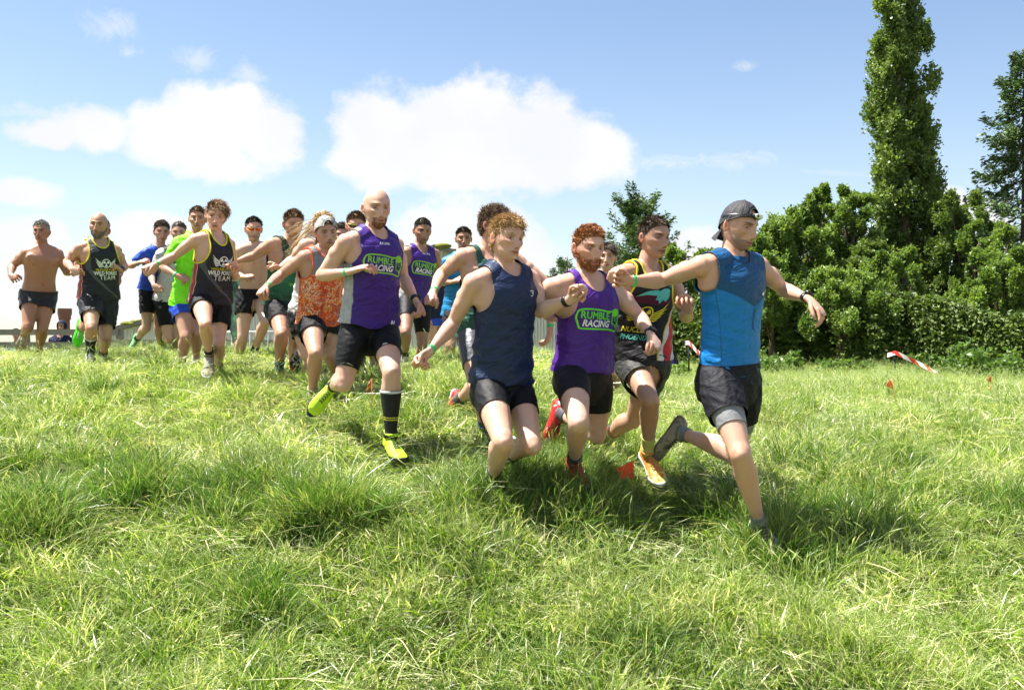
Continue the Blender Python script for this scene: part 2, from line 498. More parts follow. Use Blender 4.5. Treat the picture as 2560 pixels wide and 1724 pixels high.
# crest on the left: taller seeded grass against the sky
P = scatter(2200, 9.4, 12.6, 0.60, 0, 0); P = P[P[:, 0] < 1.0]
add_pts(P, [4, 5, 6, 7, 6, 7], 0.5, .75, (.6, .95))
# longer patches
cn = rng.uniform(0, 1, (70, 2))
for q in range(80):
    y = 3.6 + 4.0 * rng.uniform() ** 1.2; x = rng.uniform(-.55, .55) * y
    m = 26; PP = np.stack([x + rng.normal(0, .16, m), y + rng.normal(0, .14, m)], 1)
    add_pts(np.concatenate([PP, ground_z(PP[:, 0], PP[:, 1])[:, None]], 1), [4, 5, 4, 5, 6, 7], 0.85, 1.25)
for q in range(150):
    y = 3.3 + 5.5 * rng.uniform(); x = rng.uniform(-.56, .56) * y
    m = 10; PP = np.stack([x + rng.normal(0, .13, m), y + rng.normal(0, .10, m)], 1)
    add_pts(np.concatenate([PP, ground_z(PP[:, 0], PP[:, 1])[:, None]], 1), [12, 13], 0.8, 1.3, (.5, 1.0))
for q in range(46):
    y = 3.4 + 5 * rng.uniform(); x = rng.uniform(-.56, .56) * y
    m = 5; PP = np.stack([x + rng.normal(0, .08, m), y + rng.normal(0, .07, m)], 1)
    add_pts(np.concatenate([PP, ground_z(PP[:, 0], PP[:, 1])[:, None]], 1), KT, 0.45, .8)
for q in range(60):      # bleached patch left of centre
    c = ground_hit(rng.uniform(200, 900), rng.uniform(990, 1180)); m = 7
    PP = np.stack([c[0] + rng.normal(0, .10, m), c[1] + rng.normal(0, .10, m)], 1)
    add_pts(np.concatenate([PP, ground_z(PP[:, 0], PP[:, 1])[:, None]], 1), [12, 13, 12, 13, 10], 0.8, 1.2, (.4, .8))
for (tx, ty, r_, n_) in ((855, 1300, .17, 34), (820, 1330, .13, 18), (85, 1335, .15, 34), (60, 1370, .12, 20), (345, 1235, .16, 22), (655, 1250, .15, 18), (1435, 1275, .16, 16), (1555, 1345, .07, 10), (2235, 1190, .12, 10), (1600, 1640, .14, 12), (640, 1560, .16, 12)):
    c = ground_hit(tx, ty); PP = np.stack([c[0] + rng.normal(0, r_ * .6, n_), c[1] + rng.normal(0, r_ * .5, n_)], 1)
    add_pts(np.concatenate([PP, ground_z(PP[:, 0], PP[:, 1])[:, None]], 1), KT, 0.7, 1.1, (.85, 1.15))
# dark tussocks seen in the photograph
TUS = [(1440,1215,.10,12),(1450,1240,.12,12),(1240,1240,.10,8),(1900,1420,.16,9),(1940,1430,.18,8),(1290,1300,.2,16),(1180,1290,.2,16),(1250,1285,.2,20),(1330,1275,.25,22),(1420,1270,.2,20),(1490,1255,.15,10),(1240,1330,.25,14),(1380,1330,.25,14),(860,1300,.30,30),(800,1300,.2,14),(90,1330,.22,24),(50,1340,.2,16),(350,1230,.28,16),(640,1240,.26,14),(700,1310,.22,12),(1440,1250,.30,26),(1330,1240,.24,18),(1500,1330,.24,14),
       (1560,1360,.12,8),(1260,1240,.26,16),(1180,1240,.22,8),(1760,1290,.3,16),(1660,1250,.2,10),(1850,1330,.3,10),(2060,1330,.35,14),(2200,1350,.25,10),(2010,1190,.4,12),(1960,1100,.5,10),
       (2240,1170,.25,8),(900,1010,.4,14),(760,960,.4,12),(1010,1010,.3,10),(1160,1010,.35,12),(1010,1180,.3,5),(1950,1380,.25,8),(560,1290,.3,8),(260,1140,.3,9),(60,1180,.2,8),(2480,1290,.3,8),(1340,1150,.4,14)]
for (tx, ty, r_, n_) in TUS:
    c = ground_hit(tx, ty); PP = np.stack([c[0] + rng.normal(0, r_ * .5, n_), c[1] + rng.normal(0, r_ * .45, n_)], 1)
    add_pts(np.concatenate([PP, ground_z(PP[:, 0], PP[:, 1])[:, None]], 1), KT, 0.65, 1.1, (.32, .5) if ty < 1120 else ((.85, 1.1) if ty < 1240 else (1.0, 1.3)))
GP, GR, GS, GI = (np.concatenate(q) for q in (pts, rots, scl, idx))
# grass trodden down just in front of the feet that show
for (fx, fd) in ((990, 6.0), (950, 5.9), (1125, 6.4), (810, 6.2), (1640, 5.6), (1690, 5.5), (1215, 6.3), (515, 7.6), (700, 8.1), (740, 7.7), (1012, 8.9)):
    X0 = (fx - PX) / F * fd
    dx = np.abs(GP[:, 0] / GP[:, 1] * fd - X0) / .24; dy = GP[:, 1] - fd
    m_ = (dx < 1) & (dy > -.95) & (dy < .25)
    GS[m_, 2] *= .45 + .4 * dx[m_]
GR[:, 1] += .10
grass = instance_group('grass', GP, GR, GS, GI)
tag(grass, 'long sunlit meadow grass with darker tussocks and straw blades covering the slope', 'grass', kind='stuff')

# ------------------------------------------------------------------ foliage
def leaf_mat(name, dark, light, tr=0.35, rough=0.42):
    m, g, out = material(name)
    col = g.attr('shade', 'Fac'); pos = g.node('ShaderNodeNewGeometry').outputs['Position']
    big = g.noise(pos, 1.1, 3, 0.6)
    base = g.mix(g.step(g.m('ADD', g.m('MULTIPLY', col, .65), g.m('MULTIPLY', big, .6)), 0.3, 1.0), dark, light)
    p = g.node('ShaderNodeBsdfPrincipled'); g.l.new(base, p.inputs['Base Color'])
    p.inputs['Roughness'].default_value = rough; p.inputs['Specular IOR Level'].default_value = 0.5
    t = g.node('ShaderNodeBsdfTranslucent'); g.l.new(g.mix(1.0, base, (1.2, 1.25, 0.5), 'MULTIPLY'), t.inputs[0])
    mx = g.node('ShaderNodeMixShader'); mx.inputs[0].default_value = tr
    g.l.new(p.outputs[0], mx.inputs[1]); g.l.new(t.outputs[0], mx.inputs[2]); g.l.new(mx.outputs[0], out.inputs[0])
    return m
m_poplar = leaf_mat('poplar_leaf', (0.058, 0.108, 0.026), (0.215, 0.295, 0.075), .38, .46)
m_bush = leaf_mat('bush_leaf', (0.070, 0.132, 0.026), (0.250, 0.350, 0.080), .40, .5)
m_hedge = leaf_mat('hedge_leaf', (0.038, 0.075, 0.012), (0.135, 0.195, 0.034), 0.25, .6)
m_conifer = leaf_mat('conifer_needle', (0.035, 0.075, 0.028), (0.125, 0.20, 0.055), 0.2, 0.5)
m_weed = leaf_mat('weed_leaf', (0.075, 0.14, 0.03), (0.17, 0.27, 0.055))
m_bark = simple('bark', (0.11, 0.085, 0.06), 0.9, 0.2, 0.4, 12, 0.6)

def leaf_mesh(name, P, D, size, asp, mat, r, shade_=None):
    """rhombic leaves at P pointing along D"""
    n = len(P)
    D = nrm(D + r.normal(0, .35, (n, 3)))
    S = nrm(np.cross(D, r.normal(0, 1, (n, 3))))
    L = size * r.uniform(.6, 1.35, n)[:, None]
    V = np.stack([P, P + D * L * .5 + S * L * asp * .5, P + D * L, P + D * L * .5 - S * L * asp * .5], 1).reshape(-1, 3)
    Fq = np.arange(n * 4).reshape(n, 4)
    me = make_mesh(name, V, Fq, [mat], smooth=False)
    s = r.uniform(0, 1, n) if shade_ is None else np.clip(shade_ * .6 + r.uniform(0, .4, n), 0, 1)
    a = me.attributes.new('shade', 'FLOAT', 'POINT'); a.data.foreach_set('value', np.repeat(s, 4).astype(np.float32))
    return me

def trunk_mesh(name, base, tips, r0, r):
    parts = [tube([base, base + (tips[0] - base) * .5 + r.normal(0, .05, 3), tips[0]], [r0, r0 * .55, r0 * .10], 9)]
    for t in tips[1:]:
        f = r.uniform(.15, .7); s = base + (tips[0] - base) * f
        mid = (s + t) / 2 + np.array([0, 0, r.uniform(-.1, .15)])
        parts.append(tube([s, mid, t], [r0 * .4 * (1 - f * .6), r0 * .25, r0 * .05], 6))
    V, Fc = join(parts)
    return make_mesh(name, V, Fc, [m_bark])

def tree(label, kind_name, base, clumps, nper, leaf, asp, mat, r0=.12, seed=1, group=None, updir=.2, name='tree', fine=.36, stretch=.5):
    """clumps: list of (centre, radii) ; leaves gather in sub-clumps near each clump's shell"""
    r = np.random.default_rng(seed)
    base = np.asarray(base, float)
    allP, allD, allS = [], [], []
    for (c, rad) in clumps:
        c = np.asarray(c, float); rad = np.asarray(rad, float)
        ns = max(6, int(30 * (rad.prod() ** (1 / 3)) ** 1.3 + 5))
        sd = nrm(r.normal(0, 1, (ns, 3))) * (r.uniform(.35, 1.0, ns) ** .5)[:, None]
        sc = c + sd * rad
        k = max(8, int(nper / ns))
        sr = rad.mean() * fine * r.uniform(.6, 1.25, ns)
        off = nrm(r.normal(0, 1, (ns, k, 3))) * (r.uniform(0, 1, (ns, k, 1)) ** .50)
        P = sc[:, None] + off * sr[:, None, None]
        if stretch:
            P[:, :, 2] += off[:, :, 2] * sr[:, None] * stretch
            a_ = r.uniform(0, 6.28, (ns, 7)); L_ = sr[:, None] * r.uniform(1.1, 2.1, (ns, 7))
            tipd = np.stack([np.cos(a_) * .55, np.sin(a_) * .55, np.full((ns, 7), 1.0)], -1)
            tt_ = np.linspace(.3, 1, 9)
            Q = sc[:, None, None] + tipd[:, :, None] * (L_[..., None] * tt_)[..., None] + r.normal(0, .025, (ns, 7, 9, 3))
            allP.append(Q.reshape(-1, 3)); allD.append((np.repeat(tipd.reshape(-1, 3), 9, 0) + r.normal(0, .8, (ns * 63, 3)))); allS.append(np.repeat(r.uniform(.3, 1, ns), 63))
        allP.append(P.reshape(-1, 3)); allD.append((off + np.array([0, 0, updir]) + sd[:, None] * .3).reshape(-1, 3))
        allS.append(np.repeat(r.uniform(0, 1, ns), k))
    P = np.concatenate(allP); D = np.concatenate(allD); S = np.concatenate(allS)
    root = bpy.data.objects.new(name, None); COL.objects.link(root); root.location = base
    tag(root, label, kind_name, group)
    tips = [np.asarray(c, float) for c, _ in clumps]
    tips.sort(key=lambda q: -q[2]); tips[0] = tips[0] - (tips[0] - base) * .12
    tm = trunk_mesh('trunk', base - base, [q - base for q in tips[:14]], r0, r)
    obj('trunk', tm, root)
    obj('crown', leaf_mesh('crown', P - base, D, leaf, asp, mat, r, S), root)
    return root

def gb(px, d):
    x = (px - PX) / F * d
    return np.array([x, d, float(ground_z(x, d)) - .03])

# tall poplar: a leaning column of upright clumps
D0 = 24.0
cl = []
rr = np.random.default_rng(3)
for q in range(64):
    py = 890 - 1150 * (q / 63)
    cx = np.interp(py, [-260, 30, 400, 700, 890], [2225, 2238, 2268, 2292, 2300])
    hw = np.interp(py, [-260, -100, 30, 200, 400, 600, 800, 890], [10, 38, 60, 64, 78, 92, 108, 80])
    for s_ in range(3):
        ox = rr.uniform(-.85, .85) * hw
        c = W(cx + ox, py + rr.normal(0, 14), D0); c[1] += rr.uniform(-.7, .7) * hw / F * D0
        w_ = hw / F * D0 * rr.uniform(.24, .44)
        cl.append((c, (w_, w_, w_ * rr.uniform(1.2, 1.9))))
tree('very tall narrow poplar rising out of the top of the picture at right', 'tree', gb(2285, D0), cl, 360, .072, .78, m_poplar, .20, 5, None, .7, 'poplar_tree', .52)

def round_tree(label, px, pyt, pyb, d, hw, n, nper, leaf, mat, seed, kind='tree', name='tree', group=None, asp=.6, spire=False):
    r = np.random.default_rng(seed); cl = []
    for q in range(n):
        f = (q + r.uniform(0, 1)) / n
        py = pyb + (pyt - pyb) * f
        wf = math.sqrt(max(0.16, 1 - max(0, (f - .25) / .86) ** 2)) if not spire else (1.05 - f)
        ox = r.uniform(-1, 1) * hw * wf * .85
        c = W(px + ox, py, d); c[1] += r.uniform(-.8, .8) * hw * wf / F * d
        rad = hw / F * d * r.uniform(.14, .30) * (1 - .45 * f)
        cl.append((c, (rad, rad, rad * r.uniform(.7, 1.1))))
    return tree(label, kind, gb(px, d), cl, int(nper * 2.0), leaf * .64, asp, mat, .09, seed, group, .3, name, .58, .5)

round_tree('broad bright green elder tree directly behind the capped leading runner', 1975, 560, 880, 22.5, 140, 80, 480, .11, m_bush, 11)
round_tree('leafy tree with a thin pointed top left of the poplar', 2040, 480, 860, 23.5, 80, 44, 420, .11, m_bush, 12)
round_tree('bushy tree close against the left side of the poplar', 2130, 480, 880, 22.8, 95, 56, 440, .11, m_bush, 13)
round_tree('rounded bush behind the capped runner, lowest of the trees over the hedge', 1880, 600, 880, 21.5, 100, 52, 440, .10, m_bush, 14)
round_tree('dark green tree between the poplar and the drooping conifer', 2395, 500, 890, 23.0, 105, 60, 440, .11, m_poplar, 15)
round_tree('dense tree at the right edge below the drooping conifer', 2510, 640, 900, 20.5, 120, 56, 440, .11, m_bush, 16)
round_tree('pale leafed shrub in front of the poplar foot', 2235, 640, 870, 21.0, 100, 50, 400, .095, m_bush, 17, 'shrub', 'shrub')
round_tree('bushy tree seen between the phoenix vest runner and the capped runner', 1715, 625, 880, 24.5, 90, 46, 420, .11, m_bush, 18)
round_tree('low shrub behind the shoulder of the phoenix vest runner', 1640, 665, 880, 26.0, 70, 24, 360, .11, m_hedge, 19, 'shrub', 'shrub')
round_tree('bright low shrub at the hedge foot on the right', 2400, 760, 900, 18.8, 70, 20, 360, .08, m_bush, 20, 'shrub', 'shrub')

def conifer(label, px, pyt, pyb, d, hw_top, hw_bot, nbr, seed, droop=.15, nleaf=260):
    r = np.random.default_rng(seed)
    base = gb(px, d); top = W(px, pyt, d)
    root = bpy.data.objects.new('conifer_tree', None); COL.objects.link(root); root.location = base
    tag(root, label, 'tree')
    br, LP, LD = [], [], []
    br.append(tube([base * 0, (top - base) * .5 + [.05, 0, 0], top - base], [.16, .10, .012], 8))
    for q in range(nbr):
        f = (q + r.uniform(0, 1)) / nbr
        py = pyt + 8 + (pyb - pyt) * f ** .85
        c = W(px, py, d)
        hw = (hw_top + (hw_bot - hw_top) * min(1, f * 1.6) ** .8) / F * d
        a = r.uniform(0, 2 * np.pi); L = hw * r.uniform(.35, 1.2) + .12
        dv = nrm(np.array([math.cos(a), math.sin(a), r.uniform(.0, .55) - droop]))
        t = np.linspace(0, 1, 7)
        pts_ = c + dv * L * t[:, None] + np.array([0, 0, 1.0]) * ((-.30 * np.sin(t * 3.1) + .22 * t ** 2 - droop * t ** 2) * L * r.uniform(.5, 1.3))[:, None]
        br.append(tube(pts_ - base, np.linspace(.018, .003, 7), 4))
        k = int(nleaf * (.3 + .7 * L / max(hw, .1)))
        tt = r.uniform(.05, 1.06, k) ** .75
        cp = np.stack([np.interp(tt, t, pts_[:, i]) for i in range(3)], 1)
        sd = np.cross(nrm(dv), [0, 0, 1.0])
        lat = r.normal(0, 1, k)[:, None] * (L * .16 * (1.2 - tt) + .02)[:, None]
        cp = cp + sd * lat + r.normal(0, 1, (k, 3)) * [.03, .03, .06] - np.array([0, 0, 1.0]) * np.abs(lat) * .35
        LP.append(cp - base); LD.append(nrm(dv)[None] * .9 + sd * np.sign(lat) * .9 + np.array([0, 0, -.1]) + np.zeros((k, 3)))
    V, Fc = join(br)
    obj('trunk', make_mesh('trunk', V, Fc, [m_bark]), root)
    obj('crown', leaf_mesh('crown', np.concatenate(LP), np.concatenate(LD), .115, .34, m_conifer, r), root)
round_tree('dark leafy tree filling the gap under the poplar on its left', 2175, 600, 890, 22.0, 90, 50, 430, .10, m_poplar, 41)
round_tree('tree with a soft rounded top behind the head torch runner', 1800, 640, 880, 23.5, 85, 44, 420, .10, m_bush, 42)
round_tree('feathery topped tree nearest the right edge behind the weeds', 2470, 560, 890, 21.8, 90, 50, 430, .10, m_bush, 43)
round_tree('mid green tree between the elder and the poplar, set further back', 2085, 530, 880, 25.0, 90, 50, 420, .11, m_poplar, 44)
round_tree('low bright bush sprawling over the hedge top by the poplar foot', 2110, 690, 840, 19.6, 120, 34, 380, .09, m_bush, 45, 'shrub', 'shrub')
round_tree('low bush spilling over the hedge behind the watch arm', 1930, 690, 840, 20.2, 110, 34, 380, .09, m_bush, 46, 'shrub', 'shrub')
conifer('dark conifer with ragged flat branches behind the phoenix vest runner', 1598, 486, 870, 27, 40, 128, 170, 31, .05, 190)
conifer('tall drooping conifer cut off by the right edge of the picture', 2560, 120, 880, 23, 30, 150, 150, 32, .35, 210)
conifer('small distant conifer tip beside the navy tank runner', 1418, 640, 860, 40, 8, 60, 60, 33, .0, 110)
conifer('smallest distant conifer tip left of its taller neighbour', 1375, 672, 860, 42, 8, 45, 45, 34, .0, 100)

# hedge: one long clipped-looking mass of dark sprays in layers
r = np.random.default_rng(77)
nH = 90000
t = r.uniform(0, 1, nH)
hx = np.interp(t, [0, 1], [1420, 2700]); hd = np.interp(t, [0, 1], [23.5, 17.0])
base_py = 905
top = np.interp(hx, [1420, 1700, 1900, 2100, 2300, 2500, 2700], [760, 745, 735, 715, 735, 790, 770])
lay = r.uniform(0, 1, nH)
ph = np.sin(hx * .021) * .5 + np.sin(hx * .057 + 2) * .3
lay = np.clip(lay + .035 * np.sin(lay * 55 + hx * .02 + ph * 3), 0, 1)
py = 915 + (top - 915) * lay
hz = CZ - (py - PY) / F * hd
depth = (.55 * np.sqrt(np.clip(1 - (lay * 1.02) ** 3, 0.05, 1)) + .12 * np.sin(lay * 55 + hx * .02 + ph * 3) + .18 * np.sin(hx * .033) + .12 * np.sin(hx * .09 + lay * 7)) * 1.0
y_ = hd - depth + r.exponential(.10, nH)
P = np.stack([(hx - PX) / F * hd, y_, hz], 1) + r.normal(0, .03, (nH, 3))
org = gb(2060, 20)
D_ = np.stack([r.normal(0, .8, nH), -np.ones(nH) * .8, -.35 + r.normal(0, .2, nH)], 1)
hroot = bpy.data.objects.new('hedge', None); COL.objects.link(hroot); hroot.location = org
tag(hroot, 'long dark evergreen hedge with layered sprays along the far side of the field', 'hedge')
obj('foliage', leaf_mesh('foliage', P - org, D_, .105, .45, m_hedge, r, (np.sin(lay * 55 + hx * .02 + ph * 3) * .5 + .5) * .6 + .2), hroot)
hb = []
for q in range(40):
    px = 1440 + q * 31; d = np.interp(px, [1420, 2700], [23.5, 17.0]) + .2
    b = gb(px, d); tp = b + np.array([r.normal(0, .2), 0, 1.0]);
    hb.append(tube([b, (b + tp) / 2 + r.normal(0, .04, 3), tp], [.06, .045, .02], 6))
    # solid dark core filling the hedge behind the leaves
for s_ in hb: obj('stem', make_mesh('stem', s_[0] - org, s_[1], [m_bark]), hroot)
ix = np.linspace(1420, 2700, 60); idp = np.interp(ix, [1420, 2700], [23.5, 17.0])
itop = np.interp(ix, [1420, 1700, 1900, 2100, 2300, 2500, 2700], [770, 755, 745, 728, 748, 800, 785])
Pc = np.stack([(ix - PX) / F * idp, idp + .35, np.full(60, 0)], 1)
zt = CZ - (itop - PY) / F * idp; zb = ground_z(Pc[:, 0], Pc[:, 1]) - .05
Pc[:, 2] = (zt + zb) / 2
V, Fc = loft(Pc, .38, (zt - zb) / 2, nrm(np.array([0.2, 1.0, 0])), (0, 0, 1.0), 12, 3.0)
obj('inner_core', make_mesh('inner_core', V - org, Fc, [simple('hedge_inside', (0.012, 0.020, 0.007), 0.95, 0.05, .4, 6)]), hroot)

# weeds at the hedge foot
def weed(label, px, d, hpx, n, seed, mat=m_weed, wpx=26):
    r = np.random.default_rng(seed); b = gb(px, d)
    st, LP, LD = [], [], []
    for q in range(n):
        bx = b + np.array([r.normal(0, wpx / F * d), r.normal(0, .12), 0])
        hh = hpx / F * d * r.uniform(.5, 1.05)
        lean = np.array([r.normal(0, .16), r.normal(0, .16), 0])
        t = np.linspace(0, 1, 5)
        pts_ = bx + lean * (hh * t ** 2)[:, None] + np.array([0, 0, 1.0]) * (hh * t)[:, None]
        st.append(tube(pts_ - b, [.008, .007, .006, .004, .002], 4))
        k = 70
        tt = r.uniform(.12, 1, k)
        cp = np.stack([np.interp(tt, t, pts_[:, i]) for i in range(3)], 1)
        a = r.uniform(0, 6.28, k); dv = np.stack([np.cos(a), np.sin(a), np.full(k, .35)], 1)
        LP.append(cp + dv * .02 + dv * (r.uniform(0, .09, k) * (1.1 - tt))[:, None] - b); LD.append(dv)
    root = bpy.data.objects.new('weed_plant', None); COL.objects.link(root); root.location = b
    tag(root, label, 'plant', 'tall weeds at the foot of the hedge')
    for s_ in st: obj('stem', make_mesh('stem', s_[0], s_[1], [mat]), root)
    obj('leaves', leaf_mesh('leaves', np.concatenate(LP), np.concatenate(LD), .085, .5, mat, r), root)
weed('tallest leafy weeds below the drooping conifer', 2400, 15.6, 118, 9, 1, wpx=24)
weed('spreading leafy weeds right of the fallen tape end', 2440, 15.2, 80, 12, 2, wpx=34)
weed('yellow green weeds at the far right edge of the field', 2520, 14.8, 86, 9, 3, wpx=24)
weed('low weeds under the fallen barrier tape', 2325, 15.8, 60, 9, 4, wpx=24)
weed('pale bushy weeds in front of the hedge just right of the capped runner', 1960, 17.5, 70, 12, 5, wpx=30)
weed('weeds between the capped runner and the pale bushy weeds', 1915, 17.2, 50, 9, 6, wpx=26)
weed('weeds before the hedge left of the raised tape', 2110, 17.3, 42, 10, 7, wpx=40)
weed('low leafy plants behind the navy tank runner by the barn wall', 1365, 13.5, 50, 12, 8, wpx=22)
weed('leafy plants in the gap right of the ginger runner', 1680, 16.5, 40, 9, 9, wpx=30)

# ------------------------------------------------------------------ barn
m_clad, g, out = material('barn_cladding')
co = g.node('ShaderNodeTexCoord').outputs['Object']
nn = g.noise(g.vm('MULTIPLY', co, (3, 3, .4)), 2.5, 5, .65)
cc = g.mix(nn, (0.52, 0.515, 0.50), (0.76, 0.755, 0.74))
principled(g, out, cc, .6, None, .3)
m_roof = simple('barn_roof_sheet', (0.20, 0.19, 0.17), .85, .2, .35, 3, .4)
m_moss = simple('roof_moss', (0.16, 0.17, 0.035), .95, .1, .5, 9, .8)
DB = 29.0
def Bp(px, py, dd=0): return W(px, py, DB + dd)
barn = bpy.data.objects.new('barn', None); COL.objects.link(barn)
bo = np.array([Bp(1090, 862)[0], DB, ground_z(Bp(1090, 862)[0], DB) - .1]); barn.location = bo
tag(barn, 'long low barn with corrugated wall and mossy gable roof behind the runners', 'barn')
xl, xr, xp = Bp(272, 0)[0], Bp(1640, 0)[0], Bp(1092, 0)[0]
zl = Bp(0, 823)[2]; zp = Bp(0, 612)[2]
zr = zp - (xr - xp) * .30
# corrugated gable wall: one sheet after another
zb = bo[2] - .3
sheet_w = (xr - xl) / 18
wall = None
for q in range(18):
    x0 = xl + q * sheet_w; nn_ = 40
    xs = np.linspace(x0 - .012, x0 + sheet_w + .012, nn_ * 3 + 1)
    yo = .022 * np.sin((xs - x0) / sheet_w * 2 * np.pi * nn_ / 4) + (q % 2) * .014
    zt_ = np.where(xs < xp, zl + (xs - xl) / (xp - xl) * (zp - zl), zp + (xs - xp) / (xr - xp) * (zr - zp)) - .10
    V = np.concatenate([np.stack([xs, DB + yo, np.full_like(xs, zb)], 1), np.stack([xs, DB + yo, zt_], 1),
                        np.stack([xs, DB + yo + .03, np.full_like(xs, zb)], 1), np.stack([xs, DB + yo + .03, zt_], 1)])
    n_ = len(xs); i_ = np.arange(n_ - 1)
    Fq = np.concatenate([np.stack([i_, i_ + 1, n_ + i_ + 1, n_ + i_], 1), np.stack([2 * n_ + i_ + 1, 2 * n_ + i_, 3 * n_ + i_, 3 * n_ + i_ + 1], 1)])
    obj('wall_panel', make_mesh('wall_panel', V - bo, Fq, [m_clad], smooth=False), barn)
# roof slopes (overhanging slabs) and moss lumps along the verge
def slab(p0, p1, depth, th):
    p0, p1 = np.array(p0), np.array(p1)
    V = np.array([p0 + [0, -.25, 0], p1 + [0, -.25, 0], p1 + [0, depth, 0], p0 + [0, depth, 0]])
    V = np.concatenate([V, V - [0, 0, th]])
    return V, np.array([[0,1,2,3],[7,6,5,4],[0,4,5,1],[1,5,6,2],[2,6,7,3],[3,7,4,0]])
for (a, b) in (((xl - .3, DB, zl - .06), (xp, DB, zp)), ((xp + .003, DB, zp), (xr + .3, DB, zr - .08))):
    V, Fc = slab(a, b, 14, .13)
    obj('roof', make_mesh('roof', V - bo, Fc, [m_roof], smooth=False), barn)
r = np.random.default_rng(5); mp = []
for q in range(150):
    t_ = r.uniform(0, 1) if q > 40 else r.uniform(.0, .22)
    x = xl + t_ * (xr - xl)
    z = (zl + (x - xl) / (xp - xl) * (zp - zl)) if x < xp else zp + (x - xp) / (xr - xp) * (zr - zp)
    s_ = r.uniform(.05, .17)
    mp.append(ball((x, DB - .2 + r.uniform(-.06, .5), z - .02 + r.uniform(-.03, .03)), (s_ * 1.6, s_ * 1.2, s_ * .55), 7, 4))
V, Fc = join(mp); mo = obj('moss', make_mesh('moss', V - bo, Fc, [m_moss]), barn); tag(mo, kind='stuff')

# brick chimney, left
m_brick = simple('brick', (0.24, 0.115, 0.085), .9, .2, .35, 9, .5)
m_brick2 = simple('sooty_brick', (0.15, 0.085, 0.07), .9, .2, .35, 9, .5)
m_mortar = simple('mortar', (0.22, 0.19, 0.165), .95, .1, .2, 20)
dC = 34.0
ctop, cbot = W(162, 771, dC), W(162, 880, dC)
cw = 23 / F * dC
ch = bpy.data.objects.new('chimney', None); COL.objects.link(ch)
cb = np.array([ctop[0], dC, cbot[2] - .4]); ch.location = cb; ch.rotation_euler = (0, 0, .5)
tag(ch, 'square red brick chimney with a corbelled top between the two leftmost runners', 'chimney')
H_ = ctop[2] - cb[2]
V, Fc = box((0, 0, H_ / 2 - .02), (cw - .02, cw - .02, H_ - .04)); obj('core', make_mesh('core', V, Fc, [m_mortar], smooth=False), ch)
bm_cache = {}
def brick_mesh(w_):
    if w_ not in bm_cache:
        V, Fc = box((0, 0, 0), (w_, .02, .066)); bm_cache[w_] = make_mesh('brick', V, Fc, [m_brick], smooth=False)
    return bm_cache[w_]
course = .076; nb = int(min(22, H_ / course))
for c_i in range(nb):
    z = H_ - course * (c_i + .5)
    ex = .055 if c_i in (0, 1, 2) else (.03 if c_i in (3, 4) else 0)
    half = cw / 2 + ex
    if ex: 
        pass
    for sidei in range(2):
        nbk = 2 if ex == 0 else 3
        w_ = round((2 * half) / nbk - .012, 3)
        for b_i in range(nbk):
            u = -half + (b_i + .5) * (2 * half) / nbk
            o = obj('brick', brick_mesh(w_), ch)
            if sidei == 0: o.location = (u, -half - .001, z)
            else: o.location = (-half - .001, u, z); o.rotation_euler = (0, 0, math.pi / 2)
    if ex:
        V, Fc = box((0, 0, z), (2 * half - .01, 2 * half - .01, course)); obj('corbel', make_mesh('corbel', V, Fc, [m_mortar], smooth=False), ch)

# timber rails beyond the crest, left
m_wood = simple('weathered_timber', (0.24, 0.215, 0.18), .85, .2, .3, 8, .4)
def rail_fence(label, pts_, rails, post_h, name='timber_fence'):
    base = np.array(pts_[0]); root = bpy.data.objects.new(name, None); COL.objects.link(root); root.location = base
    tag(root, label, 'fence')
    for p in pts_:
        V, Fc = box(np.array(p) - base + [0, 0, post_h / 2 - .4], (.11, .11, post_h + .8)); obj('post', make_mesh('post', V, Fc, [m_wood], smooth=False), root)
    for a, b in zip(pts_[:-1], pts_[1:]):
        for h_ in rails:
            V, Fc = beam(np.array(a) - base + [0, -.085, h_], np.array(b) - base + [0, -.085, h_], .04, .11)
            obj('rail', make_mesh('rail', V, Fc, [m_wood], smooth=False), root)
def fz(px, d, py): p = W(px, py, d); return p
A_ = [fz(px, 19, 905) for px in (-60, 65, 190, 300)]
rail_fence('weathered timber fence with a thick top rail behind the shirtless man at far left', A_, [.33, .57], .62)
A_ = [fz(px, 18, 915) for px in (240, 400, 560, 700)]
rail_fence('weathered timber fence in front of the barn wall behind the young runners', A_, [.20, .42], .5)
# white crowd barrier
m_white = simple('white_metal', (0.72, 0.72, 0.72), .4, .5, .05)
b0, b1 = W(548, 900, 15.5), W(700, 900, 15.5)
root = bpy.data.objects.new('crowd_barrier', None); COL.objects.link(root); root.location = b0
tag(root, 'white metal crowd barrier behind the runner in sunglasses', 'barrier')
obj('rail', make_mesh('rail', *tube([np.zeros(3) + [0, 0, .44], b1 - b0 + [0, 0, .44]], .018, 8), [m_white]), root)
obj('rail', make_mesh('rail', *tube([np.zeros(3) + [0, 0, -.25], b1 - b0 + [0, 0, -.25]], .018, 8), [m_white]), root)
bars = make_mesh('bar', *tube([[0, 0, -.25], [0, 0, .44]], .008, 6), [m_white])
for q in range(11):
    obj('bar', bars, root, Vector((b1 - b0) * (q / 10.)))

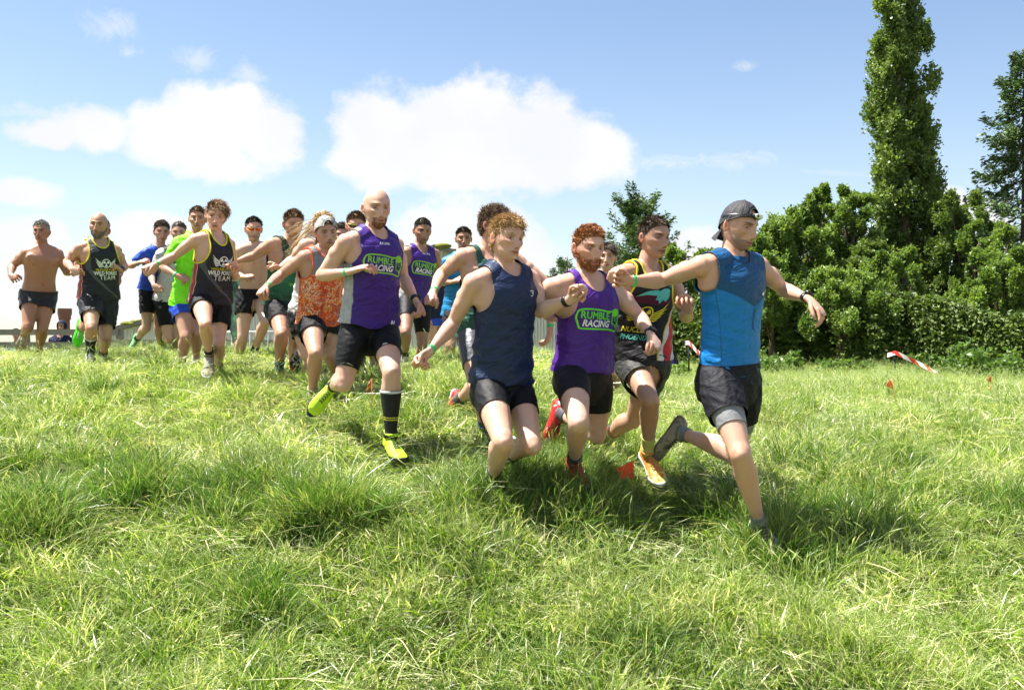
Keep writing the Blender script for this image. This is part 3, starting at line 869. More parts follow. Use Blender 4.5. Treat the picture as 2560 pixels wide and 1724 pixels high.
# feather banner behind the runner in sunglasses
m_ban, g, out = material('banner_cloth')
co = g.node('ShaderNodeTexCoord').outputs['Object']
pz = g.xyz(co)
camo = g.step(g.noise(co, 7, 3, .6), .52, .56)
principled(g, out, g.mix(camo, (0.02, 0.05, 0.035), (0.035, 0.15, 0.06)), .6)
def cloth_sheet(px_l, px_r, d, curve=.05, nx=10):
    """px_l/px_r: functions of py list [(py,pxl,pxr)]"""
    rows = []
    for (py, a, b) in px_l:
        t = np.linspace(0, 1, nx)
        rows.append(np.stack([W(a + (b - a) * q, py, d) + [0, curve * math.sin(q * 3.1 + py * .01), 0] for q in t]))
    R = np.stack(rows); n, m_ = R.shape[:2]
    V = R.reshape(-1, 3); V2 = V + [0, .006, 0]
    i = (np.arange(n - 1)[:, None] * m_ + np.arange(m_ - 1)[None]).reshape(-1)
    Fq = np.stack([i, i + 1, i + m_ + 1, i + m_], 1)
    return np.concatenate([V, V2]), np.concatenate([Fq, Fq[:, ::-1] + len(V)])
rows = [(690, 583, 603), (720, 572, 607), (760, 566, 607), (800, 566, 604), (840, 576, 601), (880, 590, 600)]
V, Fc = cloth_sheet(rows, None, 12.5)
bb = W(592, 900, 12.5)
root = bpy.data.objects.new('feather_flag', None); COL.objects.link(root); root.location = bb
tag(root, 'dark green patterned feather flag behind the bare chested runner in sunglasses', 'flag')
obj('cloth', make_mesh('cloth', V - bb, Fc, [m_ban]), root)
obj('pole', make_mesh('pole', *tube([np.array([.03, 0.02, -.5]), np.array([.045, .02, .5]), np.array([0.04, .02, 1.1])], .012, 8), [simple('grey_pole', (.3, .3, .3), .4)]), root)

# blue pointed banner/tent behind the phoenix runner
m_blue = simple('blue_cloth', (0.055, 0.06, 0.35), .6, .3, .12, 3)
m_navy = simple('navy_cloth', (0.012, 0.012, 0.05), .6, .3, .12, 3)
bb = W(1668, 905, 16.0)
root = bpy.data.objects.new('pop_up_banner', None); COL.objects.link(root); root.location = bb
tag(root, 'pointed blue banner standing beside the hip of the black phoenix vest runner', 'banner')
rows = [(818, 1655, 1658), (850, 1652, 1668), (880, 1650, 1676), (910, 1648, 1686)]
V, Fc = cloth_sheet(rows, None, 16.0, .03, 6); obj('face_cloth', make_mesh('face_cloth', V - bb, Fc, [m_blue]), root)
rows = [(816, 1657.5, 1663), (850, 1668.5, 1676), (880, 1676.5, 1686), (910, 1686.5, 1698)]
V, Fc = cloth_sheet(rows, None, 16.0, .03, 5); obj('side_cloth', make_mesh('side_cloth', V - bb, Fc, [m_navy]), root)

# barrier tape
m_tape, g, out = material('barrier_tape')
st = g.m('FRACT', g.m('MULTIPLY', g.m('ADD', g.attr('along', 'Fac'), g.m('MULTIPLY', g.attr('across', 'Fac'), .35)), 1.0))
principled(g, out, g.mix(g.step(st, .48, .52), (.75, .75, .74), (.62, .04, .03)), .35)
def tape(label, P, wdt=.07, period=.30, posts=()):
    P = np.array(P); n = 60
    t = np.linspace(0, 1, len(P)); tt = np.linspace(0, 1, n)
    Q = np.stack([np.interp(tt, t, P[:, i]) for i in range(3)], 1)
    L = np.concatenate([[0], np.cumsum(np.linalg.norm(np.diff(Q, axis=0), axis=1))])
    base = Q[0]; tw = .5 * np.sin(tt * 9)
    up = np.stack([np.zeros(n), np.sin(tw), np.cos(tw)], 1)
    V = np.stack([Q - up * wdt / 2, Q + up * wdt / 2], 1).reshape(-1, 3) - base
    i = np.arange(n - 1) * 2
    me = make_mesh('barrier_tape', V, np.stack([i, i + 1, i + 3, i + 2], 1), [m_tape])
    a = me.attributes.new('along', 'FLOAT', 'POINT'); a.data.foreach_set('value', np.repeat(L / period, 2).astype(np.float32))
    a = me.attributes.new('across', 'FLOAT', 'POINT'); a.data.foreach_set('value', np.tile([0, 1], n).astype(np.float32))
    o = obj('barrier_tape', me, None, base); tag(o, label, 'tape', 'red and white barrier tape')
tape('short red and white tape tied to a thin stake left of the capped runner', [W(1712, 857, 15), W(1722, 856, 15), W(1745, 880, 14.6), W(1790, 915, 14.0)])
st_o = obj('stake', make_mesh('stake', *tube([W(1722, 925, 15.02), W(1722, 850, 15.02)], .014, 6), [simple('dark_stake', (.03, .03, .03), .6)])); tag(st_o, 'thin dark stake holding the tape left of the capped runner', 'stake')
tape('red and white tape sloping down through the grass at right', [W(2218, 888, 16), W(2238, 881, 15.9), W(2300, 910, 15.6), W(2345, 934, 15.3)])
st_o = obj('stake', make_mesh('stake', *tube([W(2238, 925, 15.93), W(2238, 878, 15.93)], .012, 6), [simple('dark_stake', (.03, .03, .03), .6)])); tag(st_o, 'thin dark stake holding the sloping tape at right', 'stake')

# orange marker flags
m_or = simple('orange_plastic', (0.80, 0.075, 0.012), .45, .4, .08)
def marker(label, pxs, d, gy):
    """folded plastic marker: pxs = outline of its front face in picture order"""
    base = W(pxs[0][0], gy, d)
    P = np.array([W(a, b, d) for a, b in pxs]) ; n = len(P)
    c = P.mean(0)
    back = P + np.array([0.004, .012, 0])
    fold = P.copy(); fold[:, 1] += np.abs(P[:, 0] - P[:, 0].min()) * .5
    back = fold + [0, .006, 0]
    V = np.concatenate([fold, back]) - base
    Fl = []
    for i in range(1, n - 1): Fl += [[0, i, i + 1], [n, n + i + 1, n + i]]
    Fs = np.array([[i, (i + 1) % n, n + (i + 1) % n, n + i] for i in range(n)])
    root = bpy.data.objects.new('marker_flag', None); COL.objects.link(root); root.location = base
    tag(root, label, 'marker', 'orange course markers')
    obj('flag', make_mesh('flag', V, [Fs, np.array(Fl)], [m_or], smooth=False), root)
    rx = max(p[0] for p in pxs)
    q0 = W(rx, gy, d) - base; q1 = W(rx, min(p[1] for p in pxs), d) - base
    obj('pin', make_mesh('pin', *tube([q0 + [0, .03, -.05], q1 + [0, .03, 0]], .0022, 6), [m_or]), root)
marker('large orange marker flag in the grass at the feet of the front runners', [(1542, 1171), (1585, 1153), (1586, 1196), (1549, 1197)], 5.35, 1215)
marker('orange marker flag alone in the grass on the right', [(2216, 962), (2226, 949), (2234, 958), (2235, 972), (2218, 966)], 8.5, 1015)
marker('smallest orange marker flag near the far right edge', [(2468, 947), (2480, 940), (2481, 954), (2471, 955)], 9.6, 985)
marker('thin orange marker flag seen edge on beside the bald runner', [(916, 972), (924, 948), (928, 948), (920, 982)], 6.5, 1040)
# ================================================================== people
def remesh(parts, vox, smooth=6, fac=0.5):
    V, Fc = join(parts)
    me = make_mesh('tmp', V, Fc)
    o = obj('tmp', me)
    m1 = o.modifiers.new('r', 'REMESH'); m1.mode = 'VOXEL'; m1.voxel_size = vox; m1.adaptivity = 0
    if smooth:
        m2 = o.modifiers.new('s', 'SMOOTH'); m2.factor = fac; m2.iterations = smooth
    dg = bpy.context.evaluated_depsgraph_get(); dg.update()
    ev = o.evaluated_get(dg); em = ev.to_mesh()
    n = len(em.vertices); co = np.empty(n * 3, np.float32); em.vertices.foreach_get('co', co)
    nl = len(em.loops); li = np.empty(nl, np.int32); em.loops.foreach_get('vertex_index', li)
    npoly = len(em.polygons); ls = np.empty(npoly, np.int32); em.polygons.foreach_get('loop_start', ls)
    lt = np.empty(npoly, np.int32); em.polygons.foreach_get('loop_total', lt)
    ev.to_mesh_clear()
    bpy.data.objects.remove(o); bpy.data.meshes.remove(me)
    q = ls[lt == 4]; t = ls[lt == 3]
    Fq = li[q[:, None] + np.arange(4)]; Ft = li[t[:, None] + np.arange(3)] if len(t) else np.zeros((0, 3), int)
    return co.reshape(-1, 3).astype(float), Fq, Ft

def vnormals(V, Fq):
    n = np.cross(V[Fq[:, 2]] - V[Fq[:, 0]], V[Fq[:, 3]] - V[Fq[:, 1]])
    N = np.zeros_like(V)
    for k in range(4): np.add.at(N, Fq[:, k], n)
    return nrm(N)

def limb(p0, p1, front, prof, n=16, ext=True):
    """prof: (t, ra, rb, off) half widths across / along front, off = shift along front"""
    p0, p1 = np.asarray(p0, float), np.asarray(p1, float); d = p1 - p0
    A, B = frame_of(d, front)
    prof = np.array(prof, float)
    if ext:
        L = np.linalg.norm(d)
        a, b = prof[0].copy(), prof[-1].copy()
        e0, e1 = prof[0].copy(), prof[-1].copy()
        e0[0] -= prof[0][1] * .8 / L; e0[1:3] *= .55; e1[0] += prof[-1][1] * .8 / L; e1[1:3] *= .55
        prof = np.concatenate([[e0], prof, [e1]])
    # resample smooth
    t = prof[:, 0]; tt = np.linspace(t[0], t[-1], 22)
    tt = np.unique(np.concatenate([tt, t]))
    R = [np.interp(tt, t, prof[:, i]) for i in (1, 2, 3)]
    C = p0 + d * tt[:, None] + B * R[2][:, None]
    return loft(C, R[0], R[1], A, B, n)

def solve(parent, px, py, L, s):
    c = np.array([0, 0, CZ]); dr = np.array([(px - PX) / F, 1, -(py - PY) / F])
    a = dr @ dr; oc = c - parent; b = oc @ dr; cc = oc @ oc - L * L
    disc = b * b - a * cc; t0 = -b / a
    t = t0 if disc <= 0 else t0 - s * math.sqrt(disc) / a
    return c + dr * t
SG = {'+': 1.0, '-': -1.0, '0': 0.0}
def sg(v): return SG.get(v, v)

TORSO = np.array([[-.14,.070,.075,-.01],[-.09,.150,.108,-.012],[-.04,.166,.118,-.014],[0,.168,.118,-.010],[.07,.158,.108,-.002],[.15,.144,.099,.003],[.21,.143,.099,.006],
                  [.28,.152,.108,.010],[.35,.166,.119,.012],[.41,.172,.117,.006],[.45,.160,.104,-.004],[.485,.118,.084,-.012],[.515,.076,.068,-.014],[.55,.056,.058,-.008],[.60,.053,.055,0]])

class Body: pass

def build_frame(sp):
    b = Body(); b.sp = sp
    S = sp['S']; k = b.k = sp.get('k', 1.0); D = F / S
    b.D = D; b.girth = sp.get('girth', 1.0) * k
    hx = sp['hip']; px, py = (hx[0] + hx[2]) / 2, (hx[1] + hx[3]) / 2
    lean = sp.get('lean', .06)
    def pair(ax, ay, bx, by, d, half, sgn):
        w = abs(bx - ax) / 2 / S
        yaw = math.acos(max(.62, min(1.0, w / (half * k)))) * sgn
        return W(ax, ay, d - half * k * math.sin(yaw)), W(bx, by, d + half * k * math.sin(yaw)), yaw
    b.HA, b.HB, b.pyaw = pair(*hx, D, .095, sp.get('pys', 1))
    b.P = (b.HA + b.HB) / 2
    dn = D - lean
    b.N = W(*sp['neck'], dn)
    b.SA, b.SB, b.cyaw = pair(*sp['sh'], dn, .178, sp.get('ys', 1))
    up = b.N - b.P; b.L = np.linalg.norm(up); b.up = nrm(up)
    def orth(v):
        v = v - b.up * np.dot(v, b.up); return nrm(v)
    b.sideP = orth(b.HB - b.HA); b.sideC = orth(b.SB - b.SA)
    b.frontP = np.cross(b.sideP, b.up); b.frontC = np.cross(b.sideC, b.up)
    # limbs
    for X, side in (('A', -1), ('B', 1)):
        a = sp.get('arm' + X)
        ex, ey, es, wx, wy, ws, kx, ky, ks = a[:9]
        Sh = getattr(b, 'S' + X)
        E = solve(Sh, ex, ey, .295 * k, sg(es)); Wr = solve(E, wx, wy, .255 * k, sg(ws)); Kn = solve(Wr, kx, ky, .088 * k, sg(ks))
        setattr(b, 'E' + X, E); setattr(b, 'W' + X, Wr); setattr(b, 'N' + X, Kn)
        setattr(b, 'hand' + X, a[9] if len(a) > 9 else 'fist')
        setattr(b, 'palm' + X, a[10] if len(a) > 10 else None)
        l = sp.get('leg' + X); kx, ky, ks, ax, ay, as_, tx, ty, ts = l[:9]
        H = getattr(b, 'H' + X)
        K = solve(H, kx, ky, .435 * k, sg(ks)); An = solve(K, ax, ay, .415 * k, sg(as_)); T = solve(An, tx, ty, .17 * k, sg(ts))
        setattr(b, 'K' + X, K); setattr(b, 'A' + X, An); setattr(b, 'T' + X, T)
    b.org = np.array([b.P[0], b.P[1], float(ground_z(b.P[0], b.P[1]))])
    return b

def torso_sides(b, v):
    t = np.clip(v / b.L, 0, 1)[..., None]
    s = nrm(b.sideP * (1 - t) + b.sideC * t); f = nrm(np.cross(s, b.up))
    return s, f

def torso_loft(b, infl=0.0, v0=None, v1=None, widen=None, n=28, pw=2.3, torso=TORSO):
    sc = b.L / .50; g = b.girth
    v = torso[:, 0] * np.where(torso[:, 0] > 0, sc, b.k)
    lo = v[0] if v0 is None else v0; hi = v[-1] if v1 is None else v1
    vv = np.linspace(lo, hi, 26)
    ra = np.interp(vv, v, torso[:, 1]) * g + infl; rb = np.interp(vv, v, torso[:, 2]) * g + infl; of = np.interp(vv, v, torso[:, 3]) * g
    if widen is not None:
        e = widen(vv); ra = ra + e; rb = rb + e
    s, f = torso_sides(b, vv)
    C = b.P + b.up * vv[:, None] + f * of[:, None]
    return loft(C, ra, rb, s, f, n, pw)

def uvw(b, V):
    d = V - b.P; v = d @ b.up
    s, f = torso_sides(b, v)
    return np.stack([(d * s).sum(1), v, (d * f).sum(1)], 1)

def hinge_front(p, q, r, fallback, away):
    """direction at hinge q: towards the bend side; away=True gives the outside of the bend"""
    m_ = (np.asarray(p) + r) / 2 - q
    if np.linalg.norm(m_) < .035: return np.asarray(fallback, float)
    m_ = nrm(m_)
    fb = nrm(fallback); w = min(1, np.linalg.norm((np.asarray(p) + r) / 2 - q) / .12)
    d = -m_ if away else m_
    return nrm(d * w + fb * (1 - w))

THIGH = [(0,.084,.090,0),(.15,.088,.094,.002),(.35,.083,.091,.006),(.55,.073,.080,.006),(.75,.062,.066,.002),(.9,.054,.057,0),(1,.052,.056,0)]
SHANK = [(0,.051,.054,0),(.12,.051,.055,-.006),(.28,.057,.063,-.018),(.42,.052,.058,-.017),(.6,.043,.047,-.009),(.78,.034,.037,-.004),(.92,.031,.036,-.002),(1,.033,.040,-.003)]
UARM = [(0,.048,.056,0),(.15,.051,.056,0),(.32,.044,.050,.003),(.52,.047,.056,.007),(.72,.041,.047,.004),(.9,.036,.036,0),(1,.037,.037,0)]
FARM = [(0,.036,.036,0),(.20,.046,.042,.003),(.4,.041,.037,.002),(.65,.032,.029,0),(.88,.027,.021,0),(1,.028,.020,0)]
def scale_prof(p, g, add=0, mult=1):
    return [(t, ra * g * mult + add, rb * g * mult + add, o * g) for t, ra, rb, o in p]
def cut_prof(p, t1, t0=0):
    p = np.array(p); tt = np.linspace(t0, t1, 10)
    return [(t,) + tuple(np.interp(t, p[:, 0], p[:, i]) for i in (1, 2, 3)) for t in tt]

def leg_front(b, X):
    H, K, A = getattr(b, 'H' + X), getattr(b, 'K' + X), getattr(b, 'A' + X)
    return hinge_front(H, K, A, b.frontP, True)
def arm_front(b, X):
    S_, E, W_ = getattr(b, 'S' + X), getattr(b, 'E' + X), getattr(b, 'W' + X)
    return hinge_front(S_, E, W_, b.frontC, False)

def hand_frame(b, X):
    W_, N_ = getattr(b, 'W' + X), getattr(b, 'N' + X)
    d = nrm(N_ - W_)
    pal = getattr(b, 'palm' + X)
    if pal is None:
        c = b.P + b.up * b.L * .6 + b.frontC * .1
        n = nrm(c - W_) * .55 + np.array([0, 0.25, -.75])
    else: n = np.array(pal, float)
    n = n - d * np.dot(n, d)
    n = nrm(n if np.linalg.norm(n) > .05 else np.cross(d, [0, 1, .2]))
    t = np.cross(d, n) * (1 if X == 'A' else -1)
    return W_, N_, d, n, t

def fingers(b, X, lod=1):
    W_, N_, d, n, t = hand_frame(b, X); k = b.k
    style = getattr(b, 'hand' + X)
    curl = {'fist': (70, 160, 235), 'relaxed': (22, 55, 80), 'half': (45, 105, 150), 'open': (8, 20, 32), 'down': (75, 115, 140)}[style]
    parts = []
    rg = np.random.default_rng(int(abs(W_[0]) * 1000) % 997)
    for i in range(4):
        off = (-.032 + .0215 * i) * k            # little .. index along thumb side
        ln = [.78, .95, 1.0, .92][i] * k
        base = N_ + t * off - d * (.006 * (3 - i) * k) - n * .002
        jit = rg.normal(0, 6)
        segs = [.044 * ln, .027 * ln, .021 * ln]; R = [.0098 * k, .0088 * k, .0080 * k, .0060 * k]
        pts_ = [base - d * .012 * k, base]; rad = [R[0], R[0]]
        spread = t * (i - 1.5) * .05
        p = base
        for j in range(3):
            a = math.radians(curl[j] + jit * (1 if j == 0 else .6))
            dd = nrm(d * math.cos(a) + n * math.sin(a) + spread)
            for f in (.5, 1.0):
                pts_.append(p + dd * segs[j] * f); rad.append((R[j] * (1 - f) + R[j + 1] * f) * (1.04 if f == .5 and j == 0 else 1))
            p = p + dd * segs[j]
        pts_.append(p + nrm(pts_[-1] - pts_[-2]) * .005 * k); rad.append(.003 * k)
        parts.append(tube(pts_, rad, 8 if lod else 6))
    # thumb leaves the side of the palm near its base
    base = W_ + d * .026 * k + t * .022 * k
    if style in ('fist', 'half'):
        dirs = [t * .55 + d * .75 + n * .35, t * .05 + d * .75 + n * .65, -t * .55 + d * .45 + n * .65]
    elif style == 'open': dirs = [t * .75 + d * .65, t * .5 + d * .85, t * .4 + d * .9]
    else: dirs = [t * .60 + d * .75 + n * .3, t * .25 + d * .9 + n * .3, t * .05 + d * .9 + n * .35]
    p = base; pts_ = [p - nrm(dirs[0]) * .015 * k, p]; rad = [.012 * k, .0135 * k]
    for j, (dd, ln) in enumerate(zip(dirs, (.042, .032, .026))):
        p = p + nrm(dd) * ln * k; pts_.append(p); rad.append((.0115, .0100, .0075)[j] * k)
    pts_.append(p + nrm(dirs[2]) * .004 * k); rad.append(.003 * k)
    parts.append(tube(pts_, rad, 8 if lod else 6))
    return parts

def body_parts(b, bare_torso=False):
    k, g = b.k, b.girth; parts = [torso_loft(b, v1=b.L * 1.03)]
    nk = b.head_c - b.hu * .052 * k - b.hf * .016 * k
    base = b.N - b.up * .055 * k + b.frontC * .004
    fr = nrm(b.frontC + b.hf)
    nr = .057 * b.sp.get('neckw', 1.0) * k
    parts.append(limb(base, nk, fr, [(0, nr * 1.15, nr * 1.1, 0), (.3, nr, nr * 1.0, 0), (.6, nr * .97, nr, 0), (1, nr * .80, nr * .86, 0)]))
    for X, sd in (('A', -1), ('B', 1)):
        Sh = getattr(b, 'S' + X); E = getattr(b, 'E' + X); Wr = getattr(b, 'W' + X)
        # trapezius / clavicle bridge and deltoid
        side = b.sideC * sd
        tr0 = b.N - b.up * .005 * k + side * .02 * k
        parts.append(limb(tr0, Sh + b.up * .012 * k - side * .02 * k, b.frontC, [(0, .052 * g, .058 * g, -.008), (.5, .047 * g, .062 * g, 0), (1, .044 * g, .058 * g, 0)]))
        parts.append(limb(Sh - b.up * .09 * k - side * .075 * k, Sh - side * .045 * k, b.frontC, [(0, .075 * g, .080 * g, 0), (1, .050 * g, .062 * g, 0)]))
        arm = nrm(E - Sh)
        parts.append(ball(Sh + arm * .012 * k, .0565 * g))
        af = arm_front(b, X)
        parts.append(limb(Sh, E, af, scale_prof(UARM, g)))
        parts.append(ball(Sh + arm * .10 * k + nrm(side + b.up * .8) * .006 * k, np.array([.050, .050, .050]) * g))
        # forearm: wrist oval follows the palm
        _, N_, d, n, t = hand_frame(b, X)
        parts.append(limb(E, Wr, n, scale_prof(FARM, g)))
        parts.append(ball(E - af * .006 * k, .037 * g))
        pr = [(0, .027, .019, 0), (.25, .033, .020, 0), (.6, .041, .019, 0), (1, .043, .0155, 0)]
        parts.append(limb(Wr, N_, n, scale_prof(pr, k), 14))
        # legs
        H, K, A = getattr(b, 'H' + X), getattr(b, 'K' + X), getattr(b, 'A' + X)
        lf = leg_front(b, X)
        parts.append(ball(H, .088 * g))
        parts.append(limb(H, K, lf, scale_prof(THIGH, g)))
        fshank = lf if np.linalg.norm((H + A) / 2 - K) > .05 else b.frontP
        parts.append(limb(K, A, fshank, scale_prof(SHANK, g)))
        parts.append(ball(K, .052 * g)); parts.append(ball(K + lf * .025 * g, np.array([.034, .034, .036]) * g))
        mid_ = b.sideP * (1 if X == 'A' else -1)
        parts.append(ball(K + (H - K) * .19 + mid_ * .020 * g + lf * .014 * g, .041 * g))
        T = getattr(b, 'T' + X); d_ = nrm(T - A); u_ = foot_up(b, X)
        parts.append(limb(A - u_ * .035 * k, A - u_ * .055 * k + d_ * .08 * k, u_, [(0, .028, .030, 0), (1, .024, .010, 0)], 10))
    if bare_torso:
        for sd in (-1, 1):
            c = b.P + b.up * b.L * .735 + b.sideC * sd * .074 * g + b.frontC * .094 * g
            parts.append(limb(c - b.sideC * sd * .03 * g, c + b.sideC * sd * .045 * g + b.up * .03, b.frontC, [(0, .045 * g, .030 * g, 0), (.5, .052 * g, .034 * g, 0), (1, .040 * g, .022 * g, 0)]))
    return parts

def foot_up(b, X):
    K, A, T = getattr(b, 'K' + X), getattr(b, 'A' + X), getattr(b, 'T' + X)
    d = nrm(T - A); u = K - A; u = u - d * np.dot(u, d)
    if np.linalg.norm(u) < .05: u = np.array([0, 0, 1.0]) - d * d[2]
    return nrm(u)

# ---- head
def head_geo(sp, lod):
    nu, nv = (150, 96) if lod else (90, 60)
    s = np.linspace(-1, 1, nu, endpoint=False); ph = np.pi * np.sign(s) * np.abs(s) ** 1.35
    z0 = np.linspace(-1, 1, nv + 2)[1:-1]; th = np.pi / 2 * (1 - z0 * (.94 + .06 * z0 ** 2))
    PH, TH = np.meshgrid(ph, th[::-1] * 1.0)
    X = np.sin(TH) * np.sin(PH); Y = np.sin(TH) * np.cos(PH); Z = np.cos(TH)
    X = X.reshape(-1); Y = Y.reshape(-1); Z = Z.reshape(-1)
    jaw = sp.get('jaw', 1.0)
    x, y, z = X * .0745, Y * .096, Z * .118
    dome = 1 + .085 * sst(.10, .55, Z) * (1 - .35 * sst(.8, 1.0, Z))
    x = x * dome; y = y * (1 + (dome - 1) * .6)
    s_ = sst(.015, -.10, z)
    x = x * (1 - .24 * s_ * (2 - jaw)); x = x * (1 + .13 * sst(-.035, -.070, z) * sst(-.1, .25, Y) * (1 - sst(.45, .8, Y)) * (1 - sst(-.082, -.112, z)))
    x = x * (1 - .07 * sst(.02, .06, z) * sst(.3, .8, Y)); x = x * (1 - .06 * sst(-.02, -.05, z) * sst(.5, .85, Y))
    y = np.where(Y < 0, y * (1 - .30 * sst(-.01, -.10, z)), y)
    yp = np.sqrt(np.maximum(Y, 0)); fw = sst(0.05, .6, Y)
    y = y + yp * (.030 * sst(-.02, -.095, z) - .004 * sst(.05, .10, z) * 0)
    y = np.where((Y > 0), np.minimum(y, .093 + .004 * sst(.06, -.06, z)), y)
    gx = lambda w, c=0: np.exp(-((x - c) / w) ** 2)
    gz = lambda c, w: np.exp(-((z - c) / w) ** 2)
    gax = lambda c, w: np.exp(-((np.abs(x) - c) / w) ** 2)
    # nose
    hn = np.interp(z, [-.051, -.044, -.034, -.022, .0, .015, .028, .04], [0, .012, .0285, .0245, .0165, .009, .0045, 0])
    wn = np.interp(z, [-.045, -.036, -.02, .02], [.0140, .0135, .0090, .0075])
    y = y + fw * hn * np.exp(-(x / wn) ** 2)
    y = y + fw * .006 * gax(.0135, .006) * gz(-.037, .007)
    y = y - fw * .0150 * gax(.031, .0175) * gz(.008, .0130)
    y = y + fw * .0080 * gax(.029, .024) * gz(.030, .0085)
    y = y + fw * .0065 * gax(.044, .017) * gz(-.016, .013)
    y = y - fw * .0065 * gax(.041, .015) * gz(-.050, .018)
    y = y + fw * .0075 * gx(.023) * gz(-.0585, .0052)
    y = y + fw * .0085 * gx(.020) * gz(-.0715, .0058)
    y = y - fw * .0050 * gx(.025) * gz(-.0648, .0028)
    y = y - fw * .0035 * gx(.020) * gz(-.082, .006)
    y = y + fw * .0085 * gx(.019) * gz(-.098, .012)
    y = y - fw * .0035 * gx(.006) * gz(-.050, .005)
    x = x + np.sign(x) * .004 * gz(-.010, .02) * sst(.2, .6, Y) * gax(.06, .02)
    P = np.stack([x, y, z], 1)
    n_ = nu; m_ = nv
    i = np.arange(m_ - 1)[:, None] * n_; j = np.arange(n_)[None]; j2 = (j + 1) % n_
    Fq = np.stack([i + j, i + j2, i + n_ + j2, i + n_ + j], -1).reshape(-1, 4)
    P = np.concatenate([P, [[0, 0, .118 if z[0] > 0 else -.118], [0, 0.01, -.118 if z[0] > 0 else .118]]])
    jj = np.arange(n_); j2 = (jj + 1) % n_
    Ft = np.concatenate([np.stack([j2, jj, np.full(n_, m_ * n_)], -1), np.stack([(m_ - 1) * n_ + jj, (m_ - 1) * n_ + j2, np.full(n_, m_ * n_ + 1)], -1)])
    c = P.mean(0)
    nn_ = np.cross(P[Fq[:, 2]] - P[Fq[:, 0]], P[Fq[:, 3]] - P[Fq[:, 1]])
    if ((P[Fq].mean(1) - c) * nn_).sum() < 0: Fq = Fq[:, ::-1]; Ft = Ft[:, ::-1]
    return P, Fq, Ft

def hairline(P, rec=0.0):
    """>0 inside the hair region (head-local coords)"""
    Yn = P[:, 1] / .096
    zh = np.interp(Yn, [-1, -.6, -.25, .0, .15, .45, .75, 1.0], [-.064, -.064, -.040, -.012, .008, .040 + rec * .6, .066 + rec, .074 + rec])
    return P[:, 2] - zh

def head_tint(P, sp):
    skin = np.array(sp['skin']); hc = np.array(sp.get('hair', (.1, .07, .05)))
    x, y, z = P[:, 0], P[:, 1], P[:, 2]
    fw = sst(.04, .07, y)[:, None]
    T = np.ones((len(P), 3))
    def blend(T, w, col):
        w = np.clip(w, 0, 1)[:, None]; return T * (1 - w) + np.array(col) * w
    hs = hc / skin
    # flush of the cheeks and nose
    w = .35 * np.exp(-((np.abs(x) - .04) / .02) ** 2 - ((z + .022) / .02) ** 2) + .35 * np.exp(-(x / .014) ** 2 - ((z + .034) / .014) ** 2)
    T = blend(T, w * fw[:, 0], (1.0, .72, .66))
    # lips
    w = np.exp(-(x / .025) ** 4 - ((z + .065) / .0105) ** 4) * fw[:, 0]
    T = blend(T, w * .9, (.72, .40, .38))
    op = sp.get('mouth', 1.0); w = np.exp(-(x / .023) ** 4 - ((z + .0648) / (.0026 * op)) ** 2) * fw[:, 0]
    T = blend(T, w * .95, (.16, .07, .07))
    # brows
    bx = (np.abs(x) - .031) / .0200; bz = (z - (.0262 + .0022 * np.sin(np.clip(bx, -1.2, 1.2) * 1.9))) / (.0056 - .0012 * bx)
    w = np.exp(-bx ** 4 - bz ** 2) * fw[:, 0]
    bc = np.array(sp.get('brow', hc)) / skin
    T = blend(T, w * min(1, sp.get('browk', .85) * 1.1), bc * .6)
    # shade of the lids and lashes
    w = np.exp(-((np.abs(x) - .031) / .0155) ** 4 - ((z - .0145) / .0026) ** 2) * fw[:, 0]
    T = blend(T, w * 1.0, (.08, .05, .045))
    w = np.exp(-((np.abs(x) - .031) / .014) ** 4 - ((z - .004) / .0022) ** 2) * fw[:, 0]
    T = blend(T, w * .5, (.45, .30, .28))
    # nostrils
    w = np.exp(-((np.abs(x) - .0075) / .004) ** 2 - ((z + .0445) / .0028) ** 2) * fw[:, 0]
    T = blend(T, w * .9, (.22, .12, .11))
    # stubble
    sb = sp.get('stubble', 0)
    if sb:
        w = sst(-.022, -.062, z) * sst(.0, .045, y) * (1 - np.exp(-(x / .024) ** 4 - ((z + .065) / .010) ** 4))
        w = np.maximum(w * sst(.030, .05, np.abs(x)) , w * sst(-.050, -.056, z))
        T = blend(T, w * sb, hs)
    if sp.get('hairstyle', 'short') != 'bald':
        T = blend(T, sst(-.006, .004, hairline(P, sp.get('rec', 0))) * 1.0, hs * .8)
    elif sp.get('buzz'):
        T = blend(T, sst(-.02, .01, hairline(P, .02)) * sp['buzz'], hs)
    return T

def ribbons(roots, dirs, length, width, r, nseg=4, droop=0.0, curlamp=0.0, downv=(0, 0, -1)):
    n = len(roots); t = np.linspace(0, 1, nseg)
    side = nrm(np.cross(dirs, r.normal(0, 1, (n, 3))))
    up2 = nrm(np.cross(dirs, side))
    P = roots[:, None] + dirs[:, None] * (length[:, None] * t[None])[..., None]
    P = P + np.asarray(downv, float) * (droop * length[:, None] * t[None] ** 2)[..., None]
    if curlamp:
        phs = r.uniform(0, 6.28, n)[:, None]
        w1 = np.sin(t[None] * 7 + phs) * curlamp * t[None]; w2 = np.cos(t[None] * 7 + phs) * curlamp * t[None]
        P = P + side[:, None] * w1[..., None] + up2[:, None] * w2[..., None]
    wd = width * np.interp(t, [0, .4, 1], [1, .9, .15])
    L_ = P - side[:, None] * wd[None, :, None] / 2; R_ = P + side[:, None] * wd[None, :, None] / 2
    V = np.stack([L_, R_], 2).reshape(-1, 3)
    b = (np.arange(n)[:, None] * nseg * 2 + np.arange(nseg - 1)[None] * 2).reshape(-1)
    return V, np.stack([b, b + 1, b + 3, b + 2], 1)

